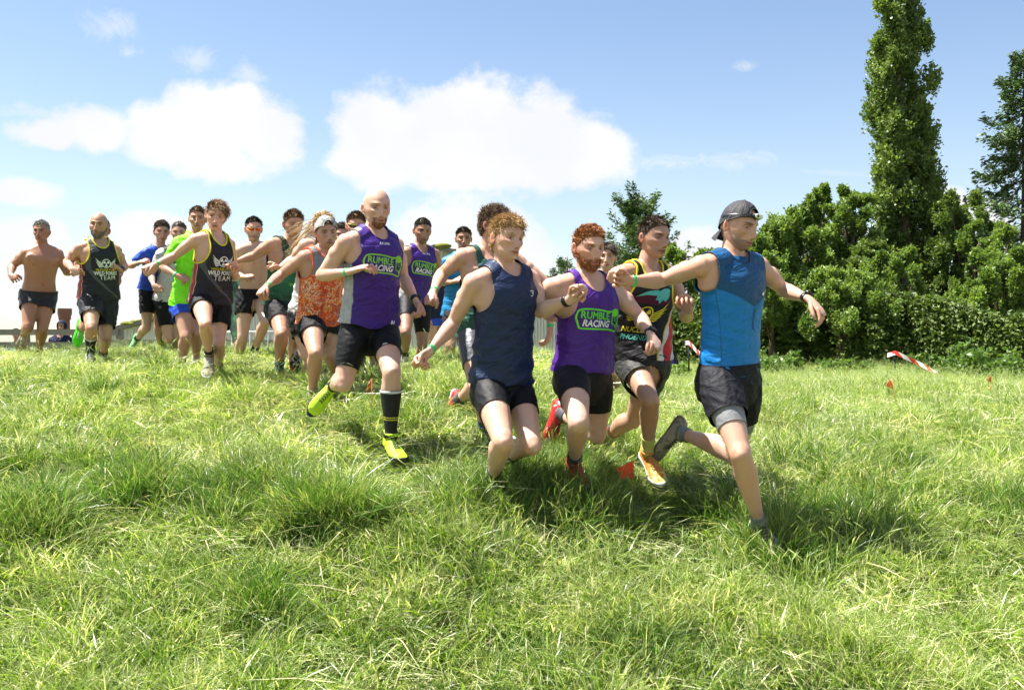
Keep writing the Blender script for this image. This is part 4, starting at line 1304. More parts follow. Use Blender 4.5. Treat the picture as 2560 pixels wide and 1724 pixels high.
_hm = {}
def hair_mat(c):
    key = tuple(c)
    if key in _hm: return _hm[key]
    m, g, out = material('hair')
    a = g.attr('shade', 'Fac')
    col = g.ramp(a, [(0, [q * .55 for q in c]), (.5, c), (1, [min(1, q * 1.7 + .01) for q in c])])
    p = principled(g, out, col, .62, None, .2)
    _hm[key] = m
    return m

def sample_faces(P, Fq, mask, n, r):
    f = Fq[mask]
    if len(f) == 0: return np.zeros((0, 3)), np.zeros((0, 3))
    a = np.linalg.norm(np.cross(P[f[:, 2]] - P[f[:, 0]], P[f[:, 3]] - P[f[:, 1]]), axis=1)
    i = r.choice(len(f), n, p=a / a.sum()); f = f[i]
    u, v = r.uniform(0, 1, (2, n, 1))
    pts_ = P[f[:, 0]] * (1 - u) * (1 - v) + P[f[:, 1]] * u * (1 - v) + P[f[:, 2]] * u * v + P[f[:, 3]] * (1 - u) * v
    nn_ = nrm(np.cross(P[f[:, 2]] - P[f[:, 0]], P[f[:, 3]] - P[f[:, 1]]))
    return pts_, nn_

HS = {  # n, length, width, lift, comb dir, noise, droop, curl
    'crop':   (3600, .016, .0034, .55, (0, .3, .5), .35, .1, 0),
    'short':  (3800, .027, .0034, .42, (.1, .5, .35), .40, .15, .001),
    'tousled':(3800, .038, .0038, .42, (.15, .7, .35), .50, .2, .005),
    'curly':  (3800, .042, .0040, .62, (0, .3, .4), .65, .1, .010),
    'swept':  (3800, .055, .0042, .20, (-.7, .55, .15), .28, .25, .003),
    'tied':   (2600, .045, .0032, .10, (0, -1, -.1), .12, .1, 0),
    'long':   (2600, .060, .0036, .22, (0, -.9, -.2), .25, .3, .002),
}

def make_head(b, sp, lod):
    P, Fq, Ft = head_geo(sp, lod)
    r = np.random.default_rng(sp['seed'])
    T = head_tint(P, sp)
    k = b.k * sp.get('headk', 1.0)
    R = np.stack([-b.hs, b.hf, b.hu], 1)      # local x -> head side (picture left), y -> face, z -> up
    tf = lambda Q: (np.asarray(Q) * k) @ R.T + b.head_c
    parts = [(tf(P), [Fq, Ft])]; tints = [T]; mi = [0]
    for sd in (-1, 1):
        # ear: cupped shell
        V, Fc = ball((0, 0, 0), (.0070, .0160, .0285), 14, 10)
        dent = np.exp(-((V[:, 1] - .002) / .009) ** 2 - ((V[:, 2]) / .016) ** 2)
        V[:, 0] = sd * (V[:, 0]) - sd * dent * .008 * (np.sign(V[:, 0] * sd * sd) > 0)
        V[:, 1] -= .10 * V[:, 2]; V[:, 1] *= 1 - .35 * sst(0, -.03, V[:, 2])
        a = sd * .45; c_, s2 = math.cos(a), math.sin(a)
        V = np.stack([V[:, 0] * c_ + V[:, 1] * -s2 * -1 * -1, V[:, 0] * s2 * 1 + V[:, 1] * c_, V[:, 2]], 1)
        V = V + np.array([sd * .0785, -.010, -.004])
        if sd < 0: Fc = [f[:, ::-1] for f in Fc]
        parts.append((tf(V), Fc)); tints.append(np.tile([1.0, .74, .68], (len(V), 1)) if sd < 0 else np.tile([1.0, .80, .75], (len(V), 1))); mi.append(0)  # ears reddened to paint in sunlight shining through, unequally per side
        # eyeball with iris
        i_s = np.argmin(((P - [sd * .031, .085, .0085]) ** 2).sum(1)); ys = P[i_s, 1]
        V, Fc = ball((0, 0, 0), .0118, 12, 8)
        V = V + np.array([sd * .031, ys - .0094, .0080]); parts.append((tf(V), Fc)); tints.append(np.tile([.40, .37, .35], (len(V), 1))); mi.append(1)
        V, Fc = ball((0, 0, 0), (.0066, .004, .0062), 10, 6)
        V = V + np.array([sd * .031 + .001, ys - .0094 + .0092, .0072]); parts.append((tf(V), Fc)); tints.append(np.tile([.045, .035, .03], (len(V), 1))); mi.append(1)
        # upper lid fold
        tt = np.linspace(-1, 1, 9)
        pts_ = np.stack([sd * .031 + tt * .0145, ys + .0025 - .004 * tt ** 2 * 1.3, .0130 - .0045 * tt ** 2], 1)
        V, Fc = tube(pts_, np.interp(tt, [-1, 0, 1], [.0012, .0038, .0012]), 6)
        parts.append((tf(V), Fc)); tints.append(np.tile([.80, .66, .60], (len(V), 1))); mi.append(0)
        pts_ = np.stack([sd * .031 + tt * .0135, ys + .0015 - .004 * tt ** 2, .0022 + .004 * tt ** 2 * .6], 1)
        V, Fc = tube(pts_, np.interp(tt, [-1, 0, 1], [.0008, .0022, .0008]), 6)
        parts.append((tf(V), Fc)); tints.append(np.tile([.92, .78, .72], (len(V), 1))); mi.append(0)
    # hair
    hairs = []
    st = sp.get('hairstyle', 'short')
    hm = hairline(P, sp.get('rec', 0))
    fm = hm[Fq].min(1) > -.002
    if st in HS:
        n, ln, wd, lift, comb, noi, droop, curl = HS[st]
        if not lod: n = int(n * .8); wd *= 1.5
        comb = np.array(sp.get('comb', comb), float)
        lift *= sp.get('lift', 1); ln *= sp.get('hlen', 1)
        pts_, nn_ = sample_faces(P, Fq, fm, n, r)
        low = np.stack([np.sin(pts_[:, 0] * 140 + pts_[:, 1] * 60 + 1), np.sin(pts_[:, 1] * 130 + pts_[:, 2] * 70), np.sin(pts_[:, 2] * 120 - pts_[:, 0] * 90)], 1)
        cd = comb - nn_ * (nn_ @ comb)[:, None]
        dr = nrm(nrm(cd) * (1 - lift * .6) + nn_ * lift + low * noi * .5 + r.normal(0, noi * .35, (n, 3)))
        # sides lie flat
        sidew = sst(.075, .03, pts_[:, 2])[:, None]
        dr = nrm(dr * (1 - sidew * .85) + np.array([0, -.6, -.7]) * sidew * .85 + nn_ * .06)
        L_ = ln * r.uniform(.55, 1.25, n) * (1 - .68 * sidew[:, 0])
        lo = r.uniform(0, 1, n) ** 2 * .35 * ln * lift
        V, Fc = ribbons(pts_ + nn_ * lo[:, None] - nn_ * .002, dr, L_, wd, r, 5 if lod else 4, droop, curl)
        hairs.append((tf(V), Fc))
        if st == 'long':      # strands blown to the left by the wind
            m2 = 230
            p2, n2 = sample_faces(P, Fq, fm & (P[Fq].mean(1)[:, 1] < .03) & (P[Fq].mean(1)[:, 2] < .06), m2, r)
            wind = (np.array([-1.0, .1, -.25]) @ R)
            d2 = nrm(wind + r.normal(0, .22, (m2, 3)) + np.array([0, 0, -.25]))
            V, Fc = ribbons(p2 + n2 * .004, d2, r.uniform(.12, .36, m2), .0034, r, 8, .25, .018)
            hairs.append((tf(V), Fc))
        if st == 'tied':
            t_ = np.linspace(0, 1, 7)
            m2 = 200; ro = np.array([0, -.10, .0]) + r.normal(0, .012, (m2, 3))
            d2 = nrm(np.array([-.5, -.25, -1]) + r.normal(0, .16, (m2, 3)))
            V, Fc = ribbons(ro, d2, r.uniform(.12, .24, m2), .005, r, 6, .1, .01)
            hairs.append((tf(V), Fc))
    beard = sp.get('beard', 0)
    beards = []
    if beard:
        x, y, z = P[:, 0], P[:, 1], P[:, 2]
        reg = (z < -.045) & (y > .0) & ~((np.abs(x) < .024) & (np.abs(z + .065) < .0085)) 
        if sp.get('goatee'): reg &= (np.abs(x) < .042) & (y > .045)
        else: reg |= (z < -.01) & (np.abs(x) > .058) & (y > -.005) & (y < .035)
        fm2 = reg[Fq].all(1)
        n2 = int(1700 * (1 if lod else .5)); pts_, nn_ = sample_faces(P, Fq, fm2, n2, r)
        if len(pts_):
            dr = nrm(nn_ * .55 + np.array([0, .15, -.8]) + r.normal(0, .3, (n2, 3)))
            V, Fc = ribbons(pts_ - nn_ * .001, dr, beard * r.uniform(.5, 1.2, n2), .0024 if lod else .0035, r, 3, .1, 0)
            beards.append((tf(V), Fc))
    return parts, tints, mi, hairs, beards, tf, P, Fq

_sk = {}
def skin_mat(c):
    key = tuple(round(q, 3) for q in c)
    if key in _sk: return _sk[key]
    m, g, out = material('skin')
    co = g.node('ShaderNodeTexCoord').outputs['Object']
    n1 = g.noise(co, 14, 4, .6); n2 = g.noise(co, 160, 3, .6); n3 = g.noise(co, 4, 3, .5)
    base = g.mix(n1, [q * w for q, w in zip(c, (1.04, .93, .90))], [q * w for q, w in zip(c, (.97, 1.05, 1.07))])
    base = g.mix(g.step(n3, .35, .7), base, [q * w for q, w in zip(c, (1.0, .86, .80))])
    base = g.mix(g.m('MULTIPLY', g.step(g.noise(co, 95, 3, .7), .66, .74), .30), base, [q * .45 for q in c])
    base = g.mix(1.0, base, g.attr('tint', 'Color'), 'MULTIPLY')
    p = principled(g, out, base, .44, g.bump(g.m('ADD', g.m('MULTIPLY', n2, .5), g.m('MULTIPLY', g.noise(co, 45, 3), .8)), .18, .006), .42, sss=.18)
    _sk[key] = m
    return m
m_eye, g, out = material('eye'); principled(g, out, g.attr('tint', 'Color'), .25, None, .5)

def set_tint(me, T):
    a = me.color_attributes.new('tint', 'FLOAT_COLOR', 'POINT')
    T4 = np.concatenate([T, np.ones((len(T), 1))], 1).astype(np.float32)
    a.data.foreach_set('color', T4.reshape(-1))

def local_mesh(b, name, V, Fc, mats, mi=None, smooth=True):
    return make_mesh(name, V - b.org, Fc, mats, mi, smooth)

# ---- cloth
def wrinkle(Q, N, amp, seed, dirs, freq, warp=.6):
    r = np.random.default_rng(seed); u, v, w = Q[:, 0], Q[:, 1], Q[:, 2]
    x = u + w * .6
    tot = np.zeros(len(Q))
    wx = .03 * np.sin(v * 11 + r.uniform(0, 6)) + .02 * np.sin(x * 19 + v * 7 + r.uniform(0, 6)); wy = .03 * np.sin(x * 13 + r.uniform(0, 6)) + .02 * np.sin(v * 23 - x * 9)
    for (dx, dy), fr in zip(dirs, freq):
        ph = ((x + wx * warp) * dx + (v + wy * warp) * dy) * fr + r.uniform(0, 6)
        s = 1 - np.abs(np.sin(ph)) * 2
        md = .5 + .5 * np.sin(x * 9 + r.uniform(0, 6)) * np.sin(v * 8 + r.uniform(0, 6))
        tot += np.sign(s) * np.abs(s) ** 1.3 * md
    return 2.2 * amp * tot / len(freq)

_cm = {}
def cloth_mat(name, fn=None, color=(.1, .1, .1), rough=.62, fine=420, bumpk=.34, spec=.3, sheen=.0, wr=1.0, key=None):
    kk = key or (name, tuple(color), rough)
    if kk in _cm: return _cm[kk]
    m, g, out = material(name)
    q = g.attr('uvw'); u, v, w = g.xyz(q)
    col = fn(g, u, v, w, q) if fn else c4(color)
    var = g.noise(q, 18, 4, .6)
    col = g.mix(1.0, col, g.mix(var, (.86, .86, .86), (1.10, 1.10, 1.10)), 'MULTIPLY')
    wv = g.noise(g.vm('MULTIPLY', q, (1, 1.3, .6)), 16, 2, .5, .8)
    sk = g.comb(g.m('ADD', u, g.m('MULTIPLY', v, .5)), g.m('SUBTRACT', g.m('MULTIPLY', v, 2.4), u), w)
    wv2 = g.noise(sk, 5.5, 3, .45, 1.0)
    rid = g.m('ABSOLUTE', g.m('SUBTRACT', wv2, .5))
    hgt = g.m('ADD', g.m('MULTIPLY', wv, .30 * wr), g.m('MULTIPLY', rid, -1.5 * wr))
    p = principled(g, out, col, rough, g.bump(hgt, bumpk, .06), spec)
    if sheen: p.inputs['Sheen Weight'].default_value = sheen
    _cm[kk] = m
    return m

def cut(V, Fq, f, iters=2):
    """keep faces with f<0, slide the new rim onto f=0"""
    val = f(V[Fq].mean(1)); K = Fq[val < 0]
    e = np.concatenate([K[:, [0, 1]], K[:, [1, 2]], K[:, [2, 3]], K[:, [3, 0]]])
    es = np.sort(e, 1); key = es[:, 0].astype(np.int64) * (len(V) + 1) + es[:, 1]
    uq, inv, cnt = np.unique(key, return_inverse=True, return_counts=True)
    bd = e[cnt[inv] == 1]
    bv = np.unique(bd)
    V = V.copy(); h = 1e-3
    if len(bv):
        p0 = V[bv].copy()
        for _ in range(iters):
            p = V[bv]; f0 = f(p)
            gr = np.stack([(f(p + np.eye(3)[i] * h) - f(p - np.eye(3)[i] * h)) / (2 * h) for i in range(3)], 1)
            st = -f0[:, None] * gr / np.maximum((gr ** 2).sum(1, keepdims=True), .05)
            ln = np.linalg.norm(st, axis=1, keepdims=True); st *= np.minimum(1, .012 / np.maximum(ln, 1e-9))
            V[bv] = p + st
        dlt = V[bv] - p0; ln = np.linalg.norm(dlt, axis=1, keepdims=True); V[bv] = p0 + dlt * np.minimum(1, .014 / np.maximum(ln, 1e-9))
    # compact
    used = np.unique(K); remap = -np.ones(len(V), int); remap[used] = np.arange(len(used))
    return V[used], remap[K], remap[bd]

def loops_of(bd):
    nxt = {}
    for a, b_ in bd: nxt.setdefault(int(a), []).append(int(b_))
    loops = []; seen = set()
    for s in list(nxt):
        if s in seen: continue
        cur, lp = s, []
        while cur not in seen and cur in nxt:
            seen.add(cur); lp.append(cur); cur = nxt[cur][0]
        if len(lp) > 12: loops.append(lp)
    return loops

def rim(V, bd, r, n=5, tint=None):
    out_ = []
    for lp in loops_of(bd):
        P = V[lp]
        for _ in range(4): P = (np.roll(P, 1, 0) + P * 2 + np.roll(P, -1, 0)) / 4
        P = P[::2] if len(P) > 40 else P
        T = nrm(np.roll(P, -1, 0) - np.roll(P, 1, 0))
        ref = np.cross(T, [.31, .22, .92]); A = nrm(ref); B = np.cross(T, A)
        th = np.arange(n) / n * 2 * np.pi; k = len(P)
        Q = P[:, None] + A[:, None] * (r * np.cos(th))[None, :, None] + B[:, None] * (r * np.sin(th))[None, :, None]
        i = np.arange(k)[:, None]; j = np.arange(n)[None]
        a = i * n + j; b_ = i * n + (j + 1) % n; c = ((i + 1) % k) * n + (j + 1) % n; d = ((i + 1) % k) * n + j
        out_.append((Q.reshape(-1, 3), np.stack([a, b_, c, d], -1).reshape(-1, 4)))
    return out_

def garment(b, name, parts, vox, cutf, mat, amp=.003, seed=0, dirs=((.6, 1), (-.8, 1), (0, 1)), freq=(34, 41, 60), hem_r=.0022, trim=None, trim_r=.006, smooth=5, extra=None, wfun=None):
    V, Fq, Ft = remesh(parts, vox, smooth)
    N = vnormals(V, Fq)
    Q = uvw(b, V)
    am = amp if wfun is None else amp * wfun(Q)
    V = V + N * (wrinkle(Q, N, 1.0, seed, dirs, freq) * am)[:, None]
    V, Fk, bd = cut(V, Fq, cutf)
    hem = rim(V, bd, hem_r)
    Vj, Fj = join([(V, Fk)] + (hem if trim is None else []))
    me = local_mesh(b, name, Vj, Fj, [mat])
    a = me.attributes.new('uvw', 'FLOAT_VECTOR', 'POINT'); a.data.foreach_set('vector', uvw(b, Vj).astype(np.float32).reshape(-1))
    o = obj(name, me, b.root)
    bvh = BVHTree.FromPolygons([tuple(p) for p in (V)], [tuple(int(i) for i in f) for f in Fk])
    if trim is not None:
        tr = rim(V, bd, trim_r, 6)
        # neck and armhole edging only, the hem keeps a plain fold
        keep, plain = [], []
        for (Vt, Ft_) in tr:
            (keep if uvw(b, Vt.mean(0)[None])[0, 1] > b.L * .5 else plain).append((Vt, Ft_))
        if keep:
            Vt, Ft_ = join(keep); obj('edging', local_mesh(b, 'edging', Vt, Ft_, [trim]), o)
    return o, bvh

def tank_f(b, neck=(.078, .125, .045), strap=.118, arm_drop=.185, hem=-.02, armr=.088, hem_f=None, armx=.205):
    g, L = b.girth, b.L
    def f(P):
        q = uvw(b, P); u, v, w = np.abs(q[:, 0]), q[:, 1], q[:, 2]
        cy = L - .02 * b.k
        uu = np.minimum(u, armx * g); dv = np.minimum(v - cy, 0)
        fa = 1 - np.sqrt(((uu - armx * g) / ((armx - strap) * g)) ** 2 + (dv / (arm_drop * b.k)) ** 2)
        fa = fa * .08
        fr = sst(-.03, .03, w); ry = (neck[2] + (neck[1] - neck[2]) * fr) * b.k
        dn = np.minimum(v - (L + .045 * b.k), 0)
        fn = (1 - np.sqrt((q[:, 0] / (neck[0] * g)) ** 2 + (dn / ry) ** 2)) * .08
        hv = hem if hem_f is None else hem_f(q)
        fh = hv - v
        return np.maximum(np.maximum(fa, fn), fh)
    return f

def shirt_parts(b, infl=.012, flare=.010, sleeves=0.0):
    L, g, k = b.L, b.girth, b.k
    ease = lambda vv: flare * (1 - sst(.0, L * .75, vv)) + .008 * np.exp(-((vv - L * .36) / .09) ** 2)
    tor = torso_loft(b, infl, v0=-.17 * k, v1=L * 1.08, widen=ease)
    parts = [tor]
    for X, sd in (('A', -1), ('B', 1)):
        Sh, E = getattr(b, 'S' + X), getattr(b, 'E' + X); side = b.sideC * sd
        tr0 = b.N - b.up * .005 * k + side * .02 * k
        parts.append(limb(tr0, Sh + b.up * .012 * k - side * .02 * k, b.frontC, [(0, .052 * g + infl * .7, .060 * g + infl, -.008), (.5, .047 * g + infl * .7, .064 * g + infl * .8, 0), (1, .044 * g + infl * .7, .060 * g + infl * .7, 0)]))
        parts.append(limb(Sh - b.up * .09 * k - side * .075 * k, Sh - side * .045 * k, b.frontC, [(0, .075 * g + infl, .082 * g + infl, 0), (1, .050 * g + infl, .064 * g + infl, 0)]))
        c = b.P + b.up * L * .735 + side * .072 * g + b.frontC * .082 * g
        parts.append(limb(c - side * .03 * g, c + side * .045 * g + b.up * .03, b.frontC, [(0, .052 * g, .034 * g + infl * .6, 0), (.5, .056 * g, .036 * g + infl * .6, 0), (1, .044 * g, .024 * g + infl * .6, 0)]))
        if sleeves:
            d = nrm(E - Sh)
            parts.append(ball(Sh + d * .012 * k, .0565 * g + .010))
            parts.append(limb(Sh, Sh + (E - Sh) * (sleeves + .12), arm_front(b, X), scale_prof(cut_prof(UARM, 1.0), g, .016), ext=False))
    return parts

def tee_f(b, sleeves=.6, hem=-.03, neck=(.070, .085, .040)):
    L = b.L
    def f(P):
        q = uvw(b, P); v, w = q[:, 1], q[:, 2]
        fr = sst(-.03, .03, w); ry = (neck[2] + (neck[1] - neck[2]) * fr) * b.k
        dn = np.minimum(v - (L + .045 * b.k), 0)
        fn = (1 - np.sqrt((q[:, 0] / (neck[0] * b.girth)) ** 2 + (dn / ry) ** 2)) * .08
        out_ = np.maximum(fn, hem - v)
        for X in 'AB':
            Sh, E = getattr(b, 'S' + X), getattr(b, 'E' + X); d = nrm(E - Sh)
            s = (P - Sh) @ d; rad = np.linalg.norm((P - Sh) - d * s[:, None], axis=1)
            # everything past the cap of the sleeve tube
            fa = np.where(rad < .085 * b.girth, s - np.linalg.norm(E - Sh) * sleeves, -1)
            out_ = np.maximum(out_, fa)
        return out_
    return f

def shorts_parts(b, tA, tB, infl, flareend, top):
    k, g = b.k, b.girth
    parts = [torso_loft(b, infl, v0=-.15 * k, v1=top + .04)]
    for X, t in (('A', tA), ('B', tB)):
        H, K = getattr(b, 'H' + X), getattr(b, 'K' + X); lf = leg_front(b, X)
        parts.append(ball(H, .088 * g + infl))
        pr = cut_prof(THIGH, t + .08)
        pr = [(tt, ra * g + infl * (1 - .35 * sst(0, t, tt)) + flareend * .6 * sst(0, t, tt), rb * g + infl * (1 - .35 * sst(0, t, tt)) + flareend * .5 * sst(0, t, tt), o * g - flareend * .45 * sst(0, t, tt)) for tt, ra, rb, o in pr]
        parts.append(limb(H, K, lf, pr, 20, ext=False))
    return parts
def shorts_f(b, tA, tB, top):
    cuts = []
    for X, t in (('A', tA), ('B', tB)):
        H, K = getattr(b, 'H' + X), getattr(b, 'K' + X); d = nrm(K - H)
        cuts.append((H, d, np.linalg.norm(K - H) * t))
    def f(P):
        v = uvw(b, P)[:, 1]; out_ = v - top
        dist = []
        for (H, d, s) in cuts:
            q = P - H; a = q @ d; dist.append(np.linalg.norm(q - d * a[:, None], axis=1))
        for i, (H, d, s) in enumerate(cuts):
            a = (P - H) @ d
            fa = np.where(dist[i] <= dist[1 - i] + .01, a - s, -1.0)
            out_ = np.maximum(out_, fa)
        return out_
    return f

def leg_uv(b, me, V, X=None): 
    a = me.attributes.new('uvw', 'FLOAT_VECTOR', 'POINT'); a.data.foreach_set('vector', uvw(b, V).astype(np.float32).reshape(-1))

def sock(b, X, t0, mat, name='sock', infl=.0045, t1=1.0, band=None):
    K, A = getattr(b, 'K' + X), getattr(b, 'A' + X); H = getattr(b, 'H' + X); lf = leg_front(b, X)
    fs = lf if np.linalg.norm((H + A) / 2 - K) > .05 else b.frontP
    g = b.girth
    pr = cut_prof(SHANK, t1, t0); pr = [(t, ra * g + infl + (.0015 if i == 0 else 0), rb * g + infl + (.0015 if i == 0 else 0), o * g) for i, (t, ra, rb, o) in enumerate(pr)]
    V, Fc = limb(K, A, fs, pr, 18, ext=False)
    V2, F2 = ball(A, .040 * g + infl * .5, 12, 7)
    V, Fc = join([(V, Fc), (V2, F2)]) if t1 >= 1 else (V, Fc)
    me = local_mesh(b, name, V, Fc, [mat])
    # parameter along the shin for bands
    d = (A - K); tt = (V - K) @ d / (d @ d)
    a = me.attributes.new('uvw', 'FLOAT_VECTOR', 'POINT'); a.data.foreach_set('vector', np.stack([V[:, 0] - A[0], tt, V[:, 1] - A[1]], 1).astype(np.float32).reshape(-1))
    return obj(name, me, b.root)

def shoe(b, X, upper, sole_m, lace_m, accent=None, studs=False):
    k = b.k; A, T = getattr(b, 'A' + X), getattr(b, 'T' + X)
    d = nrm(T - A); u = foot_up(b, X); s = np.cross(d, u) * (1)
    inner = 1 if X == 'A' else -1
    O = A - u * .082 * k
    xs = np.array([-.068,-.060,-.045,-.02,.01,.04,.08,.12,.155,.185,.205,.216]) * k
    wd = np.array([.012,.026,.033,.035,.035,.037,.043,.048,.046,.038,.024,.008]) * k
    tp = np.array([.050,.070,.082,.088,.086,.080,.066,.052,.043,.036,.028,.018]) * k
    bend = .012 * sst(.13, .22, xs / k) * k
    n = 18; th = np.arange(n) / n * 2 * np.pi
    Vs = []
    for x_, w_, h_, bz in zip(xs, wd, tp, bend):
        c, s_ = np.cos(th), np.sin(th)
        yy = np.sign(c) * np.abs(c) ** .8 * w_ * np.where(s_ > 0, 1 - .42 * np.clip(s_, 0, 1) ** 2, 1.0)
        zz = np.where(s_ > 0, .024 * k + (h_ - .024 * k) * np.abs(s_) ** .9, .024 * k * (1 - np.abs(s_)) ) + bz
        off = inner * -.004 * k * np.sin(np.clip((x_ / k + .06) / .28, 0, 1) * 3.14)
        Vs.append(O + d * x_ + s * (yy + off)[:, None] + u * zz[:, None])
    V = np.concatenate(Vs); kk = len(xs)
    i = np.arange(kk - 1)[:, None] * n; j = np.arange(n)[None]; j2 = (j + 1) % n
    Fq = np.stack([i + j, i + j2, i + n + j2, i + n + j], -1).reshape(-1, 4)
    V = np.concatenate([V, [Vs[0].mean(0), Vs[-1].mean(0)]]); jj = np.arange(n)
    Ft = np.concatenate([np.stack([(jj + 1) % n, jj, np.full(n, kk * n)], -1), np.stack([(kk - 1) * n + jj, (kk - 1) * n + (jj + 1) % n, np.full(n, kk * n + 1)], -1)])
    # padded collar
    tc = np.linspace(0, 2 * np.pi, 19)[:-1]
    col = O + d * (.000 + .043 * np.cos(tc))[:, None] * k + s * (.034 * np.sin(tc))[:, None] * k + u * ((.090 + .010 * np.cos(tc) ** 2 + .006 * (np.cos(tc) < 0)) * k)[:, None]
    Vc, Fc_ = rimloop(col, .0065 * k, 6)
    V, FF = join([(V, [Fq, Ft]), (Vc, Fc_)])
    sh = obj('shoe', local_mesh(b, 'shoe', V, FF, [upper]), b.root)
    a = sh.data.attributes.new('uvw', 'FLOAT_VECTOR', 'POINT')
    q = V - O; a.data.foreach_set('vector', np.stack([q @ s, q @ d, q @ u], 1).astype(np.float32).reshape(-1))
    # sole
    xs2 = np.array([-.074,-.066,-.045,-.01,.05,.10,.14,.18,.208,.222]) * k; w2 = np.array([.012,.028,.037,.037,.036,.045,.051,.045,.028,.010]) * k
    bend = .014 * sst(.13, .22, xs2 / k) * k
    C = O + d * xs2[:, None] + u * (.012 * k + bend)[:, None]
    Vs_, Fs_ = loft(C, w2, .0135 * k, s, u, 14, 4.5)
    prt = [(Vs_, Fs_)]
    if studs:
        for x_ in np.linspace(-.055, .19, 8):
            for sd in (-1, 1):
                w_ = np.interp(x_ * k, xs2, w2) * .72
                prt.append(box(O + d * x_ * k + s * sd * w_ + u * (-.003 + np.interp(x_ * k, xs2, bend)) * 1.0, (.012 * k, .012 * k, .012 * k), np.stack([d, s, u], 1)))
    V, FF = join(prt); obj('sole', local_mesh(b, 'sole', V, FF, [sole_m]), sh)
    # laces
    prt = []
    for q_ in range(5):
        x_ = (.045 + .017 * q_) * k; z_ = np.interp(x_, xs, tp) + .002
        w_ = .017 * k
        for sg_ in (-1, 1):
            p0 = O + d * (x_ - .007 * k * sg_) - s * w_ + u * (z_ - .004 * k); p1 = O + d * x_ + u * (z_ + .003 * k); p2 = O + d * (x_ + .007 * k * sg_) + s * w_ + u * (z_ - .004 * k)
            prt.append(tube([p0, p1, p2], .0022 * k, 5))
    V, FF = join(prt); obj('laces', local_mesh(b, 'laces', V, FF, [lace_m]), sh)
    return sh

def rimloop(P, r, n=6):
    T = nrm(np.roll(P, -1, 0) - np.roll(P, 1, 0)); A = nrm(np.cross(T, [.31, .22, .92])); B = np.cross(T, A)
    th = np.arange(n) / n * 2 * np.pi; k = len(P); r = np.broadcast_to(r, (k,))
    Q = P[:, None] + A[:, None] * (r[:, None] * np.cos(th)[None])[..., None] + B[:, None] * (r[:, None] * np.sin(th)[None])[..., None]
    i = np.arange(k)[:, None]; j = np.arange(n)[None]
    return Q.reshape(-1, 3), np.stack([i * n + j, i * n + (j + 1) % n, ((i + 1) % k) * n + (j + 1) % n, ((i + 1) % k) * n + j], -1).reshape(-1, 4)

def wrist_band(b, X, mat, name='wristband', t=.90, wdt=.020, extra=.0028, face=None):
    E, Wr = getattr(b, 'E' + X), getattr(b, 'W' + X); _, N_, d, n, s = hand_frame(b, X)
    L = np.linalg.norm(Wr - E); g = b.girth
    pr = np.array(scale_prof(FARM, g)); ts = np.linspace(t - wdt / L / 2, t + wdt / L / 2, 4)
    A_, B_ = frame_of(Wr - E, n)
    C = E + (Wr - E) * ts[:, None]
    ra = np.interp(ts, pr[:, 0], pr[:, 1]) + extra; rb = np.interp(ts, pr[:, 0], pr[:, 2]) + extra
    ra[[0, -1]] -= .0008; rb[[0, -1]] -= .0008
    V, Fc = loft(C, ra, rb, A_, B_, 18)
    o = obj(name, local_mesh(b, name, V, Fc, [mat]), b.root)
    if face is not None:
        c = E + (Wr - E) * t - B_ * (rb.max() + .004); R = np.stack([A_, nrm(Wr - E), B_], 1)
        V, Fc = loft([c + B_ * .006, c + B_ * .004, c - B_ * .004, c - B_ * .006], [.019, .021, .021, .018], [.019, .021, .021, .018], A_, nrm(Wr - E), 16, 2.6)
        obj('watch_face', local_mesh(b, 'watch_face', V, Fc, [face]), o)
    return o

